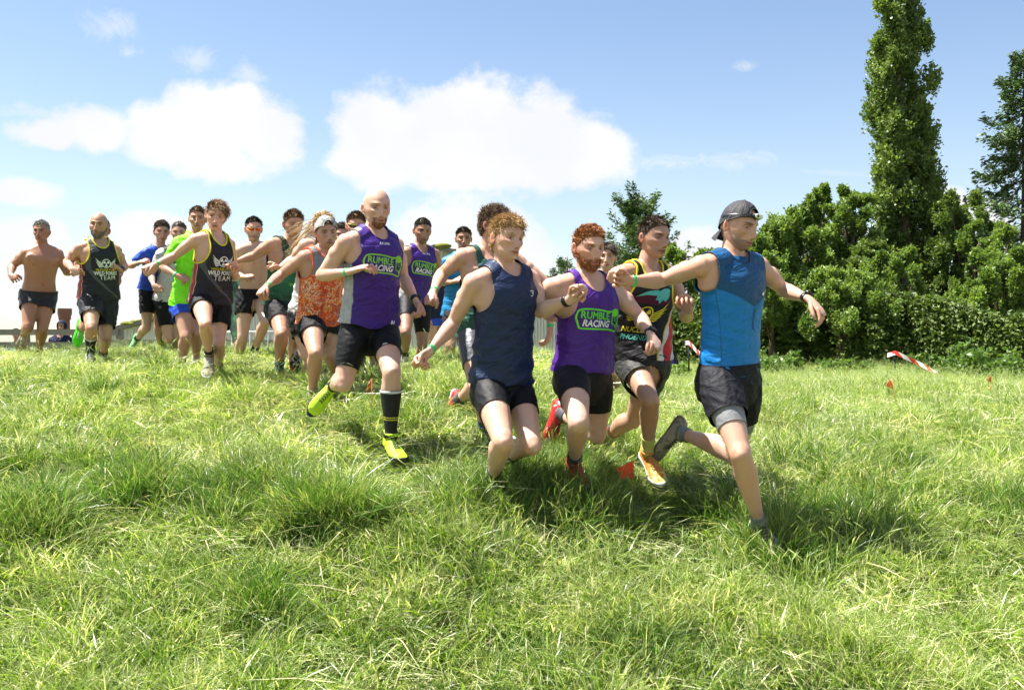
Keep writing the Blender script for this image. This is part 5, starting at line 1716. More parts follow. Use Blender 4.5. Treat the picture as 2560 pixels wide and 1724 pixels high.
# ---- flat prints: shapes in the shirt's own plane laid onto the cloth
def poly2(pts_): 
    return [np.array(pts_, float)]
_txt = {}
def text2(s, bold=0.0, shear=0.0, space=1.0):
    key = (s, bold, shear, space)
    if key in _txt: return _txt[key]
    c = bpy.data.curves.new('t', 'FONT'); c.body = s; c.size = 1; c.shear = shear; c.resolution_u = 3
    c.space_character = space; c.align_x = 'CENTER'
    o = bpy.data.objects.new('t', c); COL.objects.link(o)
    dg = bpy.context.evaluated_depsgraph_get(); dg.update()
    me = bpy.data.meshes.new_from_object(o.evaluated_get(dg))
    bpy.data.objects.remove(o); bpy.data.curves.remove(c)
    bm = bmesh.new(); bm.from_mesh(me); bpy.data.meshes.remove(me)
    bmesh.ops.dissolve_degenerate(bm, dist=1e-5, edges=bm.edges)
    bmesh.ops.triangulate(bm, faces=bm.faces, ngon_method='EAR_CLIP')
    V = np.array([v.co[:2] for v in bm.verts]); Ft = np.array([[v.index for v in f.verts] for f in bm.faces]); bm.free()
    if bold:      # fatten the letters: push every outline point outwards
        A = V[Ft]; ar = (A[:, 1, 0] - A[:, 0, 0]) * (A[:, 2, 1] - A[:, 0, 1]) - (A[:, 1, 1] - A[:, 0, 1]) * (A[:, 2, 0] - A[:, 0, 0])
        Ft = np.where((ar < 0)[:, None], Ft[:, ::-1], Ft)
        e = np.concatenate([Ft[:, [0, 1]], Ft[:, [1, 2]], Ft[:, [2, 0]]]); es = np.sort(e, 1)
        key_ = es[:, 0].astype(np.int64) * 100000 + es[:, 1]; uq, inv, cnt = np.unique(key_, return_inverse=True, return_counts=True)
        bd = e[cnt[inv] == 1]; d_ = nrm(V[bd[:, 1]] - V[bd[:, 0]]); n_ = np.stack([d_[:, 1], -d_[:, 0]], 1)
        N_ = np.zeros_like(V); np.add.at(N_, bd[:, 0], n_); np.add.at(N_, bd[:, 1], n_)
        ln = np.linalg.norm(N_, axis=1, keepdims=True); N_ = N_ / np.maximum(ln, 1e-6) * np.minimum(2 / np.maximum(ln, 1.0), 1.6)
        V = V + N_ * bold
    V = V - (V.min(0) + V.max(0)) / 2
    V = V / (V[:, 0].max() - V[:, 0].min())
    _txt[key] = (V, Ft); return _txt[key]

def fill2(outline):
    from mathutils.geometry import tessellate_polygon
    pts_ = [Vector((p[0], p[1], 0)) for p in outline]
    tri = tessellate_polygon([pts_])
    return np.array(outline, float), np.array(tri)

def stroke2(pts_, w, closed=True):
    P = np.array(pts_, float)
    if closed: T = np.roll(P, -1, 0) - np.roll(P, 1, 0)
    else: T = np.gradient(P, axis=0)
    T = nrm(T); N = np.stack([-T[:, 1], T[:, 0]], 1)
    n = len(P); V = np.stack([P - N * w / 2, P + N * w / 2], 1).reshape(-1, 2)
    i = np.arange(n if closed else n - 1); j = (i + 1) % n
    return V, np.concatenate([np.stack([2 * i, 2 * i + 1, 2 * j + 1], 1), np.stack([2 * i, 2 * j + 1, 2 * j], 1)])

def smooth_path(P, n=60, closed=True):
    P = np.array(P, float)
    if closed: P = np.concatenate([P, P[:1]])
    L = np.concatenate([[0], np.cumsum(np.linalg.norm(np.diff(P, axis=0), axis=1))])
    t = np.linspace(0, L[-1], n, endpoint=not closed)
    Q = np.stack([np.interp(t, L, P[:, 0]), np.interp(t, L, P[:, 1])], 1)
    for _ in range(2):
        if closed: Q = (np.roll(Q, 1, 0) + 2 * Q + np.roll(Q, -1, 0)) / 4
        else: Q[1:-1] = (Q[:-2] + 2 * Q[1:-1] + Q[2:]) / 4
    return Q

def print_on(b, bvh, parent, name, shapes, mat, lift=.0025, rot=0.0):
    """shapes: list of (V2 (u,v) metres on the chest plane, tris)"""
    Vs, Fs, off = [], [], 0
    for V2, F2 in shapes: Vs.append(V2); Fs.append(F2 + off); off += len(V2)
    V2 = np.concatenate(Vs); F2 = np.concatenate(Fs)
    # split long edges so the print follows the body
    bm = bmesh.new()
    vs = [bm.verts.new((p[0], p[1], 0)) for p in V2]
    for f in F2:
        try: bm.faces.new([vs[i] for i in f])
        except ValueError: pass
    for _ in range(3):
        le = [e for e in bm.edges if e.calc_length() > .016]
        if not le: break
        bmesh.ops.subdivide_edges(bm, edges=le, cuts=1)
        bmesh.ops.triangulate(bm, faces=bm.faces)
    bm.verts.index_update()
    V2 = np.array([v.co[:2] for v in bm.verts]); F2 = np.array([[v.index for v in f.verts] for f in bm.faces]); bm.free()
    V3 = np.zeros((len(V2), 3)); ok = np.ones(len(V2), bool)
    for i, (u_, v_) in enumerate(V2):
        s, f = torso_sides(b, np.array([v_])); s, f = s[0], f[0]
        o = b.P + b.up * v_ + s * u_ + f * .5
        hit, nn_, idx, dist = bvh.ray_cast(Vector(o), Vector(-f), .8)
        if hit is None: ok[i] = False; V3[i] = o - f * .38
        else:
            q = Vector(nn_); q = q if q.dot(Vector(f)) > 0 else -q
            V3[i] = np.array(hit) + np.array(q) * lift
    F2 = F2[ok[F2].all(1)]
    if len(F2) == 0: return None
    o = obj(name, local_mesh(b, name, V3, F2, [mat], None, True), parent)
    return o

def place(shape, u, v, w, rot=0.0, hs=1.0):
    V, Fc = shape; c, s = math.cos(rot), math.sin(rot)
    Q = V * [w, w * hs]; Q = np.stack([Q[:, 0] * c - Q[:, 1] * s, Q[:, 0] * s + Q[:, 1] * c], 1)
    return Q + [u, v], Fc

P_WHITE = simple('print_white', (.78, .78, .78), .55, .3, .04)
P_GREEN = simple('print_green', (.22, .58, .03), .55, .3, .05)
P_LIME = simple('print_lime', (.13, .72, .02), .55, .3, .05)
P_YEL = simple('print_yellow', (.72, .60, .02), .55, .3, .05)
P_TEAL = simple('print_teal', (.10, .46, .38), .55, .3, .08)
P_MAR = simple('print_maroon', (.07, .004, .02), .6, .3, .1)
P_PURP = simple('print_dark_purple', (.030, .010, .10), .6, .3, .1)

def trefoil(cx, cy, R):
    sh = [stroke2([(cx + R * math.cos(a), cy + R * math.sin(a)) for a in np.linspace(0, 2 * np.pi, 33)[:-1]], R * .17)]
    sh.append(fill2([(cx + R * .17 * math.cos(a), cy + R * .17 * math.sin(a)) for a in np.linspace(0, 2 * np.pi, 13)[:-1]]))
    for a0 in (150, 30, 270):
        arc = [(cx + R * .78 * math.cos(math.radians(a)), cy + R * .78 * math.sin(math.radians(a))) for a in np.linspace(a0 - 29, a0 + 29, 7)]
        arc += [(cx + R * .27 * math.cos(math.radians(a)), cy + R * .27 * math.sin(math.radians(a))) for a in np.linspace(a0 + 29, a0 - 29, 4)]
        sh.append(fill2(arc))
    return sh
def wing(cx, cy, R, sd, big=1.0, n=5):
    sh = []
    for i in range(n):
        f = i / (n - 1)
        x0, y0 = cx + sd * R * (1.12 - .05 * i), cy + R * (.15 - .22 * i)
        L = R * (1.9 - .95 * f) * big; a = math.radians(42 - 40 * f)
        x1, y1 = x0 + sd * L * math.cos(a), y0 + L * math.sin(a)
        m_ = ((x0 + x1) / 2 + sd * R * .10, (y0 + y1) / 2 - R * .22)
        w = R * .16
        o = [(x0, y0 + w * .3), ((x0 + m_[0]) / 2, (y0 + m_[1]) / 2 + w * .55), (m_[0], m_[1] + w), (x1, y1), (m_[0] + sd * w * .4, m_[1] - w * .55), ((x0 + m_[0]) / 2, (y0 + m_[1]) / 2 - w * .5), (x0, y0 - w * .7)]
        sh.append(fill2(o))
    return sh

def rumble_print(b, bvh, vest, u0, v0, w, green, rot=-.06, initials=None, maker=True):
    R = lambda shp: place(shp, 0, 0, 1)
    def tr(pts_):
        c, s = math.cos(rot), math.sin(rot); Q = np.array(pts_, float) * w
        return np.stack([Q[:, 0] * c - Q[:, 1] * s + u0, Q[:, 0] * s + Q[:, 1] * c + v0], 1)
    def TS(sh): return tr(sh[0]), sh[1]
    outl = smooth_path([(-.50, .02), (-.47, .17), (-.38, .20), (-.2, .205), (0, .19), (.16, .165), (.26, .16), (.34, .21), (.43, .20), (.50, .10), (.50, -.02), (.46, -.14), (.46, -.22), (.40, -.245), (.25, -.20), (.0, -.185), (-.2, -.185), (-.38, -.19), (-.45, -.18), (-.47, -.07)], 90)
    hood = smooth_path([(.27, .155), (.31, .205), (.37, .225), (.43, .205), (.475, .14), (.49, .05), (.485, -.05), (.455, -.15), (.44, -.20), (.42, -.15), (.37, -.11), (.28, -.085), (.275, .02)], 46)
    face = smooth_path([(.292, .075), (.33, .062), (.37, .055), (.42, .07), (.462, .085), (.472, .055), (.455, .02), (.462, -.03), (.43, -.085), (.425, -.14), (.385, -.10), (.335, -.075), (.30, -.055), (.315, -.02), (.298, .02)], 40)
    fS = fill2([tuple(p) for p in tr(face)])
    hS = fill2([tuple(p) for p in tr(hood)])
    print_on(b, bvh, vest, 'emblem', [TS(stroke2(outl, .030)), hS], green)
    print_on(b, bvh, vest, 'emblem', [fS], P_PURP, .0038)
    eyes = [TS(stroke2([(.315, .045), (.355, .022), (.365, .018)], .014, False)), TS(stroke2([(.45, .055), (.41, .022), (.395, .018)], .014, False)),
            TS(stroke2([(.345, -.015), (.375, -.005), (.41, -.02)], .010, False)), TS(stroke2([(.375, -.01), (.378, -.04)], .010, False))]
    print_on(b, bvh, vest, 'emblem', eyes, green, .0052)
    t1 = text2('RUMBLE', .018, 0, 1.0); t2 = text2('RACING', .030, .22, 1.02)
    print_on(b, bvh, vest, 'lettering', [place(t1, u0 + w * -.105, v0 + w * .085, w * .62, rot - .03, 1.15)], green)
    print_on(b, bvh, vest, 'lettering', [place(t2, u0 + w * -.085, v0 + w * -.075, w * .62, rot - .02, 1.15)], P_WHITE)
    if maker: print_on(b, bvh, vest, 'lettering', [place(text2('AKUMA', .02, 0, 1.05), u0 + w * .02, v0 + w * .46, w * .28, rot)], P_WHITE)
    if initials: print_on(b, bvh, vest, 'lettering', [place(text2(initials, .05, .15), w * .30, .05, w * .13, rot)], P_WHITE)

def forest_print(b, bvh, vest, u0, v0, w):
    R = w * .155
    print_on(b, bvh, vest, 'emblem', trefoil(u0, v0, R) + wing(u0, v0, R, -1) + wing(u0, v0, R, 1), P_WHITE)
    print_on(b, bvh, vest, 'lettering', [place(text2('NUCLEAR RACES', .01), u0, v0 - w * .235, w * .76, 0, 1.0)], P_YEL)
    print_on(b, bvh, vest, 'lettering', [place(text2('WILD FOREST', .032, 0, 1.0), u0, v0 - w * .36, w * .92, 0, 1.25)], P_WHITE)
    print_on(b, bvh, vest, 'lettering', [place(text2('TEAM', .0, 0, 1.15), u0 + w * .02, v0 - w * .53, w * .60, 0, 1.0)], P_WHITE)

# ---- one person
def make_person(sp):
    b = build_frame(sp); k = b.k
    hx, hy, yaw, pitch, roll = sp['head']
    hd = b.N[1] - .025 * k
    b.head_c = W(hx, hy, hd)
    yaw, pitch, roll = map(math.radians, (yaw, pitch, roll))
    f = np.array([math.sin(yaw) * math.cos(pitch), -math.cos(yaw) * math.cos(pitch), -math.sin(pitch)])
    up0 = np.array([0, 0, 1.0]); s = nrm(np.cross(f, up0)) * -1     # image-right side
    s = nrm(np.cross(up0, f)); 
    if s[0] < 0: s = -s
    u = np.cross(s, f);  u = u if u[2] > 0 else -u
    s, u = s * math.cos(roll) - u * math.sin(roll), u * math.cos(roll) + s * math.sin(roll)
    b.hf, b.hs, b.hu = f, s, u
    lod = 1 if sp['S'] > 270 else 0
    vox = .0062 if sp['S'] > 380 else (.0075 if sp['S'] > 270 else .0095)
    bare = sp.get('top') is None
    V, Fq, Ft = remesh(body_parts(b, bare), vox, 7 if vox < .007 else 5)
    parts, tints, mi, hairs, beards, tf, HP, HFq = make_head(b, sp, lod)
    allp = [(V, [Fq, Ft])] + parts; T = [np.ones((len(V), 3))] + tints; MI = [0] + mi
    for X in 'AB':
        for fp in fingers(b, X, lod): allp.append(fp); T.append(np.tile([1.0, .86, .82], (len(fp[0]), 1))); MI.append(0)
    if bare:
        q = uvw(b, V); g_ = b.girth
        for sd in (-1, 1):
            w_ = np.exp(-(((q[:, 0] - sd * .095 * g_) / .009) ** 2 + ((q[:, 1] - b.L * .66) / .009) ** 2)) * (q[:, 2] > 0)
            T[0] = T[0] * (1 - w_[:, None]) + np.array([.6, .38, .35]) * w_[:, None]
        w_ = np.exp(-((q[:, 0] / .007) ** 2 + ((q[:, 1] - b.L * .25) / .009) ** 2)) * (q[:, 2] > 0); T[0] *= (1 - .7 * w_[:, None])
        ab = .12 * np.exp(-(q[:, 0] / .006) ** 2) * sst(.28, .34, q[:, 1] / b.L) * (1 - sst(.62, .7, q[:, 1] / b.L)) * (q[:, 2] > 0); T[0] *= (1 - ab[:, None])
    # material index per face follows the join order (quads of all parts first, then tris)
    mq, mt = [], []
    for (Vp, Fp), m_ in zip(allp, MI):
        for fc in (Fp if isinstance(Fp, list) else [Fp]):
            if len(fc): (mq if fc.shape[1] == 4 else mt).append(np.full(len(fc), m_))
    VV, FF = join(allp)
    me = local_mesh(b, 'person', VV, FF, [skin_mat(sp['skin']), m_eye], np.concatenate(mq + mt))
    set_tint(me, np.concatenate(T))
    root = obj('person', me); root.location = b.org; b.root = root
    tag(root, sp['label'], 'person', sp.get('group', 'runners charging down the grassy slope'))
    if hairs:
        Vh, Fh = join(hairs); mh = local_mesh(b, 'hair', Vh, Fh, [hair_mat(sp['hair'])])
        n_ = len(Vh); r = np.random.default_rng(sp['seed'] + 5)
        a = mh.attributes.new('shade', 'FLOAT', 'POINT'); a.data.foreach_set('value', np.repeat(r.uniform(0, 1, n_ // 2 + 1), 2)[:n_].astype(np.float32))
        # one tone per strand
        obj('hair', mh, root)
    if beards:
        Vh, Fh = join(beards); mh = local_mesh(b, 'beard', Vh, Fh, [hair_mat(sp.get('beardc', sp['hair']))])
        a = mh.attributes.new('shade', 'FLOAT', 'POINT'); a.data.foreach_set('value', np.random.default_rng(3).uniform(0, 1, len(Vh)).astype(np.float32))
        obj('beard', mh, root)
    gv = vox * 1.05
    if sp.get('bottom'): sp['bottom'](b, gv)
    if sp.get('top'): sp['top'](b, gv)
    if sp.get('shoes'): sp['shoes'](b)
    if sp.get('extra'): sp['extra'](b, tf, HP, HFq)
    return b

# ---- wardrobe helpers
def C(name, color, **kw): return cloth_mat(name, None, color, **kw)
BLK = C('black_cloth', (.0075, .0075, .009), rough=.7, wr=.8, spec=.2)
BLKT = C('black_tight', (.005, .005, .0065), rough=.60, wr=.35, spec=.22)
DGREY = C('charcoal_cloth', (.026, .026, .028), rough=.6, wr=1.4)
def shorts(tA, tB, mat=None, infl=.014, flare=.022, top=.10, amp=.005, inner=None):
    flare *= .5
    def fn(b, gv):
        if inner:
            iA, iB, im = inner
            garment(b, 'under_shorts', shorts_parts(b, iA, iB, .0055, 0, .05), gv, shorts_f(b, iA, iB, .05), im, .0006, b.sp['seed'] + 3)
        o, bvh = garment(b, 'shorts', shorts_parts(b, tA, tB, infl, flare, top), gv, shorts_f(b, tA, tB, top), mat or BLK, amp, b.sp['seed'] + 2,
                dirs=((1, .5), (-1, .6), (.8, 1)), freq=(38, 44, 52))
        b.shorts = (o, bvh)
    return fn
def tights(tA, tB, mat=None, top=.08):
    def fn(b, gv):
        o, bvh = garment(b, 'shorts', shorts_parts(b, tA, tB, .0065, .001, top), gv, shorts_f(b, tA, tB, top), mat or BLKT, .0010, b.sp['seed'] + 2, freq=(60, 70, 80))
        b.shorts = (o, bvh)
    return fn
def vest(mat, trim=None, prints=None, infl=.012, flare=.012, amp=.0045, **kw):
    def fn(b, gv):
        hemv = kw.get('hem', -.03)
        kk = dict(kw); kk['hem_f'] = (lambda q: hemv + .008 * np.sin(q[:, 0] * 26 + b.sp['seed']) + .010 * sst(.05, .16, np.abs(q[:, 0])))
        o, bvh = garment(b, 'vest', shirt_parts(b, infl, flare), gv, tank_f(b, **kk), mat, amp, b.sp['seed'], dirs=((.55, 1), (-.9, 1), (.15, 1)), freq=(21, 27, 44),
                         trim=trim, wfun=lambda q: .25 + .75 * (1 - sst(b.L * .35, b.L * .75, q[:, 1])) + .25 * sst(.08, .16, np.abs(q[:, 0])))
        if trim is not None:
            pass
        b.vest = (o, bvh)
        if prints: prints(b, bvh, o)
    return fn
def tee(mat, sleeves=.6, hem=-.03, amp=.005, prints=None, flare=.016):
    def fn(b, gv):
        o, bvh = garment(b, 't_shirt', shirt_parts(b, .014, flare, sleeves), gv, tee_f(b, sleeves, hem), mat, amp, b.sp['seed'], freq=(30, 36, 52))
        if prints: prints(b, bvh, o)
    return fn
SOLE_W = simple('shoe_sole_white', (.62, .62, .60), .6, .3, .15, 20); SOLE_B = simple('shoe_sole_black', (.015, .015, .015), .6, .3, .2, 20); SOLE_G = simple('shoe_sole_gum', (.17, .12, .085), .7, .3, .25, 20)
LACE_B = simple('lace_black', (.015, .015, .015), .7); LACE_W = simple('lace_white', (.6, .6, .58), .7); LACE_O = simple('lace_pale_orange', (.65, .38, .16), .7)
def shoe_mat(name, c1, c2=None, thr=.5, scale=22):
    def fn(g, u, v, w, q):
        if c2 is None: return c4(c1)
        n = g.m('ADD', g.noise(q, 38, 2, .5, .6), g.m('MULTIPLY', g.m('ABSOLUTE', g.m('SUBTRACT', v, .06)), 1.6))
        return g.mix(g.step(n, thr + .10, thr + .16), c1, c2)
    return cloth_mat(name, fn, rough=.55, key=(name, c1, c2), wr=.4)
def shoes(upA, upB=None, sole=SOLE_W, lace=LACE_B, sockA=None, sockB=None, tA=.84, tB=None, studs=False):
    def fn(b):
        for X, up, sk, t in (('A', upA, sockA, tA), ('B', upB or upA, sockB or sockA, tB or tA)):
            if sk: sock(b, X, t, sk)
            shoe(b, X, up, sole, lace, studs=studs)
    return fn
GREENB = simple('green_wristband', (.03, .50, .13), .35, .5, .05)
BLACKP = simple('black_plastic', (.012, .012, .014), .35, .5, .1)
# ------------------------------------------------------------------ vest patterns
def pat_forest(g, u, v, w, q):
    e = g.ramp(g.m('MULTIPLY', v, 1 / .60), [(0, (.80, .06, 0)), (.07, (.72, .10, 0)), (.17, (.52, .16, 0)), (.32, (.30, .17, 0)), (.48, (.16, .15, 0)), (.68, (.13, .30, 0)), (.85, (.20, .42, 0)), (1, (.24, .42, 0))])
    c, hw, _ = g.xyz(e)
    c = g.m('SUBTRACT', g.m('MULTIPLY', c, .4), .2); hw = g.m('MULTIPLY', hw, .1)
    fr = g.step(w, -.01, .01)
    band = g.m('MULTIPLY', g.m('SUBTRACT', 1, g.step(g.m('SUBTRACT', g.m('ABSOLUTE', g.m('SUBTRACT', u, c)), hw), -.002, .004)), fr)
    col = g.mix(band, (.012, .012, .020), (.065, .068, .080))
    au = g.m('ABSOLUTE', w)
    sidep = g.m('MULTIPLY', g.m('SUBTRACT', 1, g.step(au, .022, .025)), g.step(g.m('ABSOLUTE', u), .11, .12))
    pip = g.m('MULTIPLY', g.m('SUBTRACT', 1, g.step(au, .028, .031)), g.step(g.m('ABSOLUTE', u), .11, .12))
    col = g.mix(pip, col, (.55, .50, .30)); return g.mix(sidep, col, (.40, .02, .03))
M_FOREST = cloth_mat('forest_vest_cloth', pat_forest, key='forest', rough=.55)
def pat_phoenix(g, u, v, w, q):
    col = (.010, .009, .012)
    au = g.m('ABSOLUTE', w); far = g.step(g.m('ABSOLUTE', u), .10, .115)
    pip = g.m('MULTIPLY', g.m('SUBTRACT', 1, g.step(au, .066, .069)), far)
    wh = g.m('MULTIPLY', g.m('SUBTRACT', 1, g.step(au, .060, .062)), far)
    rd = g.m('MULTIPLY', g.m('SUBTRACT', 1, g.step(g.m('ADD', au, g.m('MULTIPLY', g.m('SINE', g.m('MULTIPLY', v, 45)), .012)), .038, .041)), far)
    col = g.mix(pip, col, (.62, .50, .03)); col = g.mix(wh, col, (.62, .60, .58)); return g.mix(rd, col, (.50, .015, .02))
M_PHOENIX = cloth_mat('phoenix_vest_cloth', pat_phoenix, key='phoenix', rough=.55)
def pat_purple(g, u, v, w, q):
    s_ = g.m('ADD', g.m('ABSOLUTE', w), g.m('MULTIPLY', v, -.02))
    sidep = g.m('MULTIPLY', g.m('SUBTRACT', 1, g.step(g.m('SUBTRACT', g.m('ABSOLUTE', w), g.m('SUBTRACT', .075, g.m('MULTIPLY', v, .06))), -.002, .002)), g.step(g.m('ABSOLUTE', u), .10, .12))
    n = g.noise(q, 30, 3, .6)
    return g.mix(sidep, (.044, .012, .185), g.mix(n, (.20, .20, .20), (.52, .51, .49)))
M_PURP1 = cloth_mat('purple_side_panel_cloth', pat_purple, key='purple1', rough=.5)
M_PURP2 = C('purple_cloth', (.070, .015, .22), rough=.5)
M_NAVY = C('navy_cloth_shiny', (.006, .018, .062), rough=.50, spec=.35, wr=.8)
def pat_yoke(g, u, v, w, q):
    y = g.m('SUBTRACT', v, g.m('ADD', .375, g.m('MULTIPLY', g.m('ABSOLUTE', g.m('SUBTRACT', u, .01)), .48)))
    yk = g.step(y, -.0015, .0015)
    seam = g.m('MULTIPLY', g.m('SUBTRACT', 1, g.step(g.m('ABSOLUTE', g.m('SUBTRACT', g.m('ABSOLUTE', w), g.m('ADD', .065, g.m('MULTIPLY', v, -.03)))), .0012, .003)), g.step(g.m('ABSOLUTE', u), .08, .1))
    c = g.mix(yk, (.004, .165, .48), (.005, .062, .165))
    return g.mix(seam, c, (.004, .08, .26))
M_BLUEV = cloth_mat('blue_vest_cloth', pat_yoke, key='bluev', rough=.5)
M_GREENQ = C('bottle_green_cloth', (.018, .080, .058), rough=.5)
def pat_gym(g, u, v, w, q):
    n = g.noise(g.vm('MULTIPLY', q, (1, 2.2, 1)), 16, 5, .7, 1.2)
    c = g.mix(g.step(n, .42, .62), (.008, .085, .040), (.012, .14, .060))
    dark = g.m('MULTIPLY', g.m('SUBTRACT', 1, g.step(v, .06, .22)), g.step(n, .40, .52))
    c = g.mix(dark, c, (.004, .030, .018))
    return g.mix(g.m('MULTIPLY', g.step(v, .46, .48), g.step(n, .45, .55)), c, (.008, .03, .02))
M_GYM = cloth_mat('green_gym_vest_cloth', pat_gym, key='gym', rough=.55)
def pat_orange(g, u, v, w, q):
    d = g.noise(q, 7, 3, .6, 2.5, col=True)
    q2 = g.vm('ADD', q, g.vm('SCALE', d, .30))
    n = g.noise(q2, 7.5, 3, .55, 1.2)
    c = g.ramp(n, [(0, (.12, .13, .14)), (.33, (.26, .26, .27)), (.38, (.50, .045, .012)), (.46, (.70, .09, .012)), (.52, (.78, .20, .02)), (.555, (.72, .40, .06)), (.575, (.75, .72, .66)), (.60, (.68, .10, .015)), (.68, (.15, .14, .14)), (.78, (.62, .06, .012))], 'CONSTANT')
    line = g.m('SUBTRACT', 1, g.step(g.m('ABSOLUTE', g.m('SUBTRACT', g.noise(q2, 6, 2, .6, 1.5), .5)), .006, .014))
    c = g.mix(line, c, (.06, .05, .05))
    topg = g.step(g.m('ADD', v, g.m('MULTIPLY', n, .05)), .385, .40)
    return g.mix(topg, c, g.mix(n, (.11, .11, .125), (.26, .26, .28)))
M_ORANGE = cloth_mat('orange_camouflage_cloth', pat_orange, key='orange', rough=.55)
M_ORTRIM = simple('orange_edging', (.70, .10, .02), .6, .3, .1)
M_LIME = C('lime_cloth', (.20, .80, .012), rough=.55)
M_TBLUE = C('royal_blue_cloth', (.008, .055, .38), rough=.5)
M_BLUEP = C('sky_blue_cloth', (.012, .19, .42), rough=.5)
def pat_club(g, u, v, w, q):
    x = g.m('ADD', u, g.m('MULTIPLY', v, .16))
    blk = g.step(x, -.012, -.009); tl = g.m('MULTIPLY', g.step(x, -.040, -.037), g.m('SUBTRACT', 1, g.step(v, .27, .30)))
    c = g.mix(tl, (.46, .46, .48), (.01, .30, .30)); c = g.mix(blk, c, (.018, .018, .022))
    return g.mix(g.m('MULTIPLY', g.step(v, .38, .385), g.step(u, -.16, -.155)), c, (.05, .05, .06))
M_CLUB = cloth_mat('grey_black_club_cloth', pat_club, key='club', rough=.55)
def pat_camo(g, u, v, w, q):
    n = g.noise(g.vm('MULTIPLY', q, (2, 1, 1)), 12, 4, .6, 2)
    return g.mix(g.step(n, .48, .52), (.008, .012, .010), (.010, .20, .07))
M_CAMOT = cloth_mat('green_black_cloth', pat_camo, key='camot', rough=.55)
M_RED = C('red_cloth', (.32, .012, .025)); M_NAVYT = C('navy_cotton', (.010, .014, .045), rough=.8)
M_BSHORT = C('blue_shorts_cloth', (.010, .055, .42), rough=.5); M_BSHORT2 = C('bright_blue_shorts_cloth', (.01, .06, .50), rough=.5)
T_YEL = simple('yellow_edging', (.68, .60, .02), .6, .3, .05)
def pat_sock(bands):
    def fn(g, u, v, w, q):
        c = c4((.012, .012, .014))
        for (a, b_, col) in bands:
            c = g.mix(g.m('MULTIPLY', g.step(v, a - .002, a + .002), g.m('SUBTRACT', 1, g.step(v, b_ - .002, b_ + .002))), c, col)
        return c
    return fn
S_BAND = cloth_mat('long_black_sock', pat_sock([(.275, .315, (.60, .60, .58)), (.70, .715, (.55, .50, .04)), (.735, .75, (.55, .50, .04))]), key='sband', wr=.3)
S_BAND2 = cloth_mat('black_calf_sock', pat_sock([(.40, .45, (.60, .60, .58))]), key='sband2', wr=.3)
S_BLK = C('black_sock', (.014, .014, .016), wr=.3); S_GRY = C('grey_sock', (.18, .20, .20), wr=.3); S_WHT = C('white_sock', (.6, .6, .58), wr=.3)
S_YEL = C('pale_yellow_sock', (.50, .52, .16), wr=.3); S_DG = C('dark_grey_sock', (.05, .06, .07), wr=.3)
SH_LIME = shoe_mat('lime_shoe', (.42, .68, .02)); SH_TAN = shoe_mat('muddy_beige_shoe', (.30, .26, .18), (.17, .15, .10)); SH_GRN = shoe_mat('neon_green_shoe', (.08, .75, .02))
SH_RED = shoe_mat('red_shoe', (.48, .015, .02), (.20, .02, .02), .75); SH_GREYRED = shoe_mat('grey_red_shoe', (.46, .02, .02), (.30, .32, .32), .55)
SH_BLUE = shoe_mat('blue_shoe', (.02, .10, .36), (.25, .27, .30), .7); SH_ORANGE = shoe_mat('orange_yellow_shoe', (.62, .20, .03), (.60, .48, .14), .5)
SH_CREAM = shoe_mat('cream_shoe', (.36, .33, .27), (.22, .20, .16), .6); SH_DARK = shoe_mat('dark_shoe', (.03, .032, .036), (.10, .10, .11), .7); SH_MINT = shoe_mat('mint_shoe', (.20, .45, .22), (.35, .45, .36), .6)
SH_WB = shoe_mat('white_black_shoe', (.45, .45, .45), (.02, .02, .02), .45)
SH_GREY = shoe_mat('grey_shoe', (.20, .22, .23), (.35, .36, .36), .6)
SOLE_R = simple('shoe_sole_red', (.55, .02, .03), .6, .3, .15, 20); SOLE_GR = simple('shoe_sole_green', (.07, .60, .03), .6, .3, .1, 20)

PALE = (.57, .365, .275); FAIR = (.53, .330, .240); MID = (.46, .275, .190); TAN = (.37, .195, .120); OLIVE = (.37, .215, .14)
BROWN = (.14, .090, .055); DBROWN = (.075, .053, .038); GINGER = (.30, .125, .045); SANDY = (.17, .105, .052); GREYH = (.34, .33, .31); BLOND = (.46, .32, .15)

# ------------------------------------------------------------------ extras
def bands(*a):
    def fn(b, tf, HP, HF):
        for it in a:
            if it[0] == 'band': wrist_band(b, it[1], GREENB, t=it[2] if len(it) > 2 else .93, wdt=.017)
            if it[0] == 'watch': wrist_band(b, it[1], BLACKP, 'watch', t=.88, wdt=.024, extra=.003, face=BLACKP)
    return fn
def many(*fs):
    def fn(b, tf, HP, HF):
        for f in fs: f(b, tf, HP, HF)
    return fn
def shell_on_head(b, tf, HP, HF, maskf, lift, mat, name, mod=None, rim_r=.0022):
    N = vnormals(HP, HF); P = HP + N * lift
    m_ = maskf(HP[HF].mean(1)) 
    K = HF[m_]; used = np.unique(K); re_ = -np.ones(len(P), int); re_[used] = np.arange(len(used))
    V = P[used]
    if mod: V = mod(V, N[used])
    e = np.concatenate([K[:, [0, 1]], K[:, [1, 2]], K[:, [2, 3]], K[:, [3, 0]]]); es = np.sort(e, 1)
    key = es[:, 0].astype(np.int64) * 10 ** 6 + es[:, 1]; uq, inv, cnt = np.unique(key, return_inverse=True, return_counts=True)
    bd = re_[e[cnt[inv] == 1]]
    prt = [(V, re_[K])] + rim(V, bd, rim_r)
    Vj, Fj = join(prt); Vw = tf(Vj)
    me = local_mesh(b, name, Vw, Fj, [mat])
    a = me.attributes.new('uvw', 'FLOAT_VECTOR', 'POINT'); a.data.foreach_set('vector', Vj.astype(np.float32).reshape(-1))
    return obj(name, me, b.root)
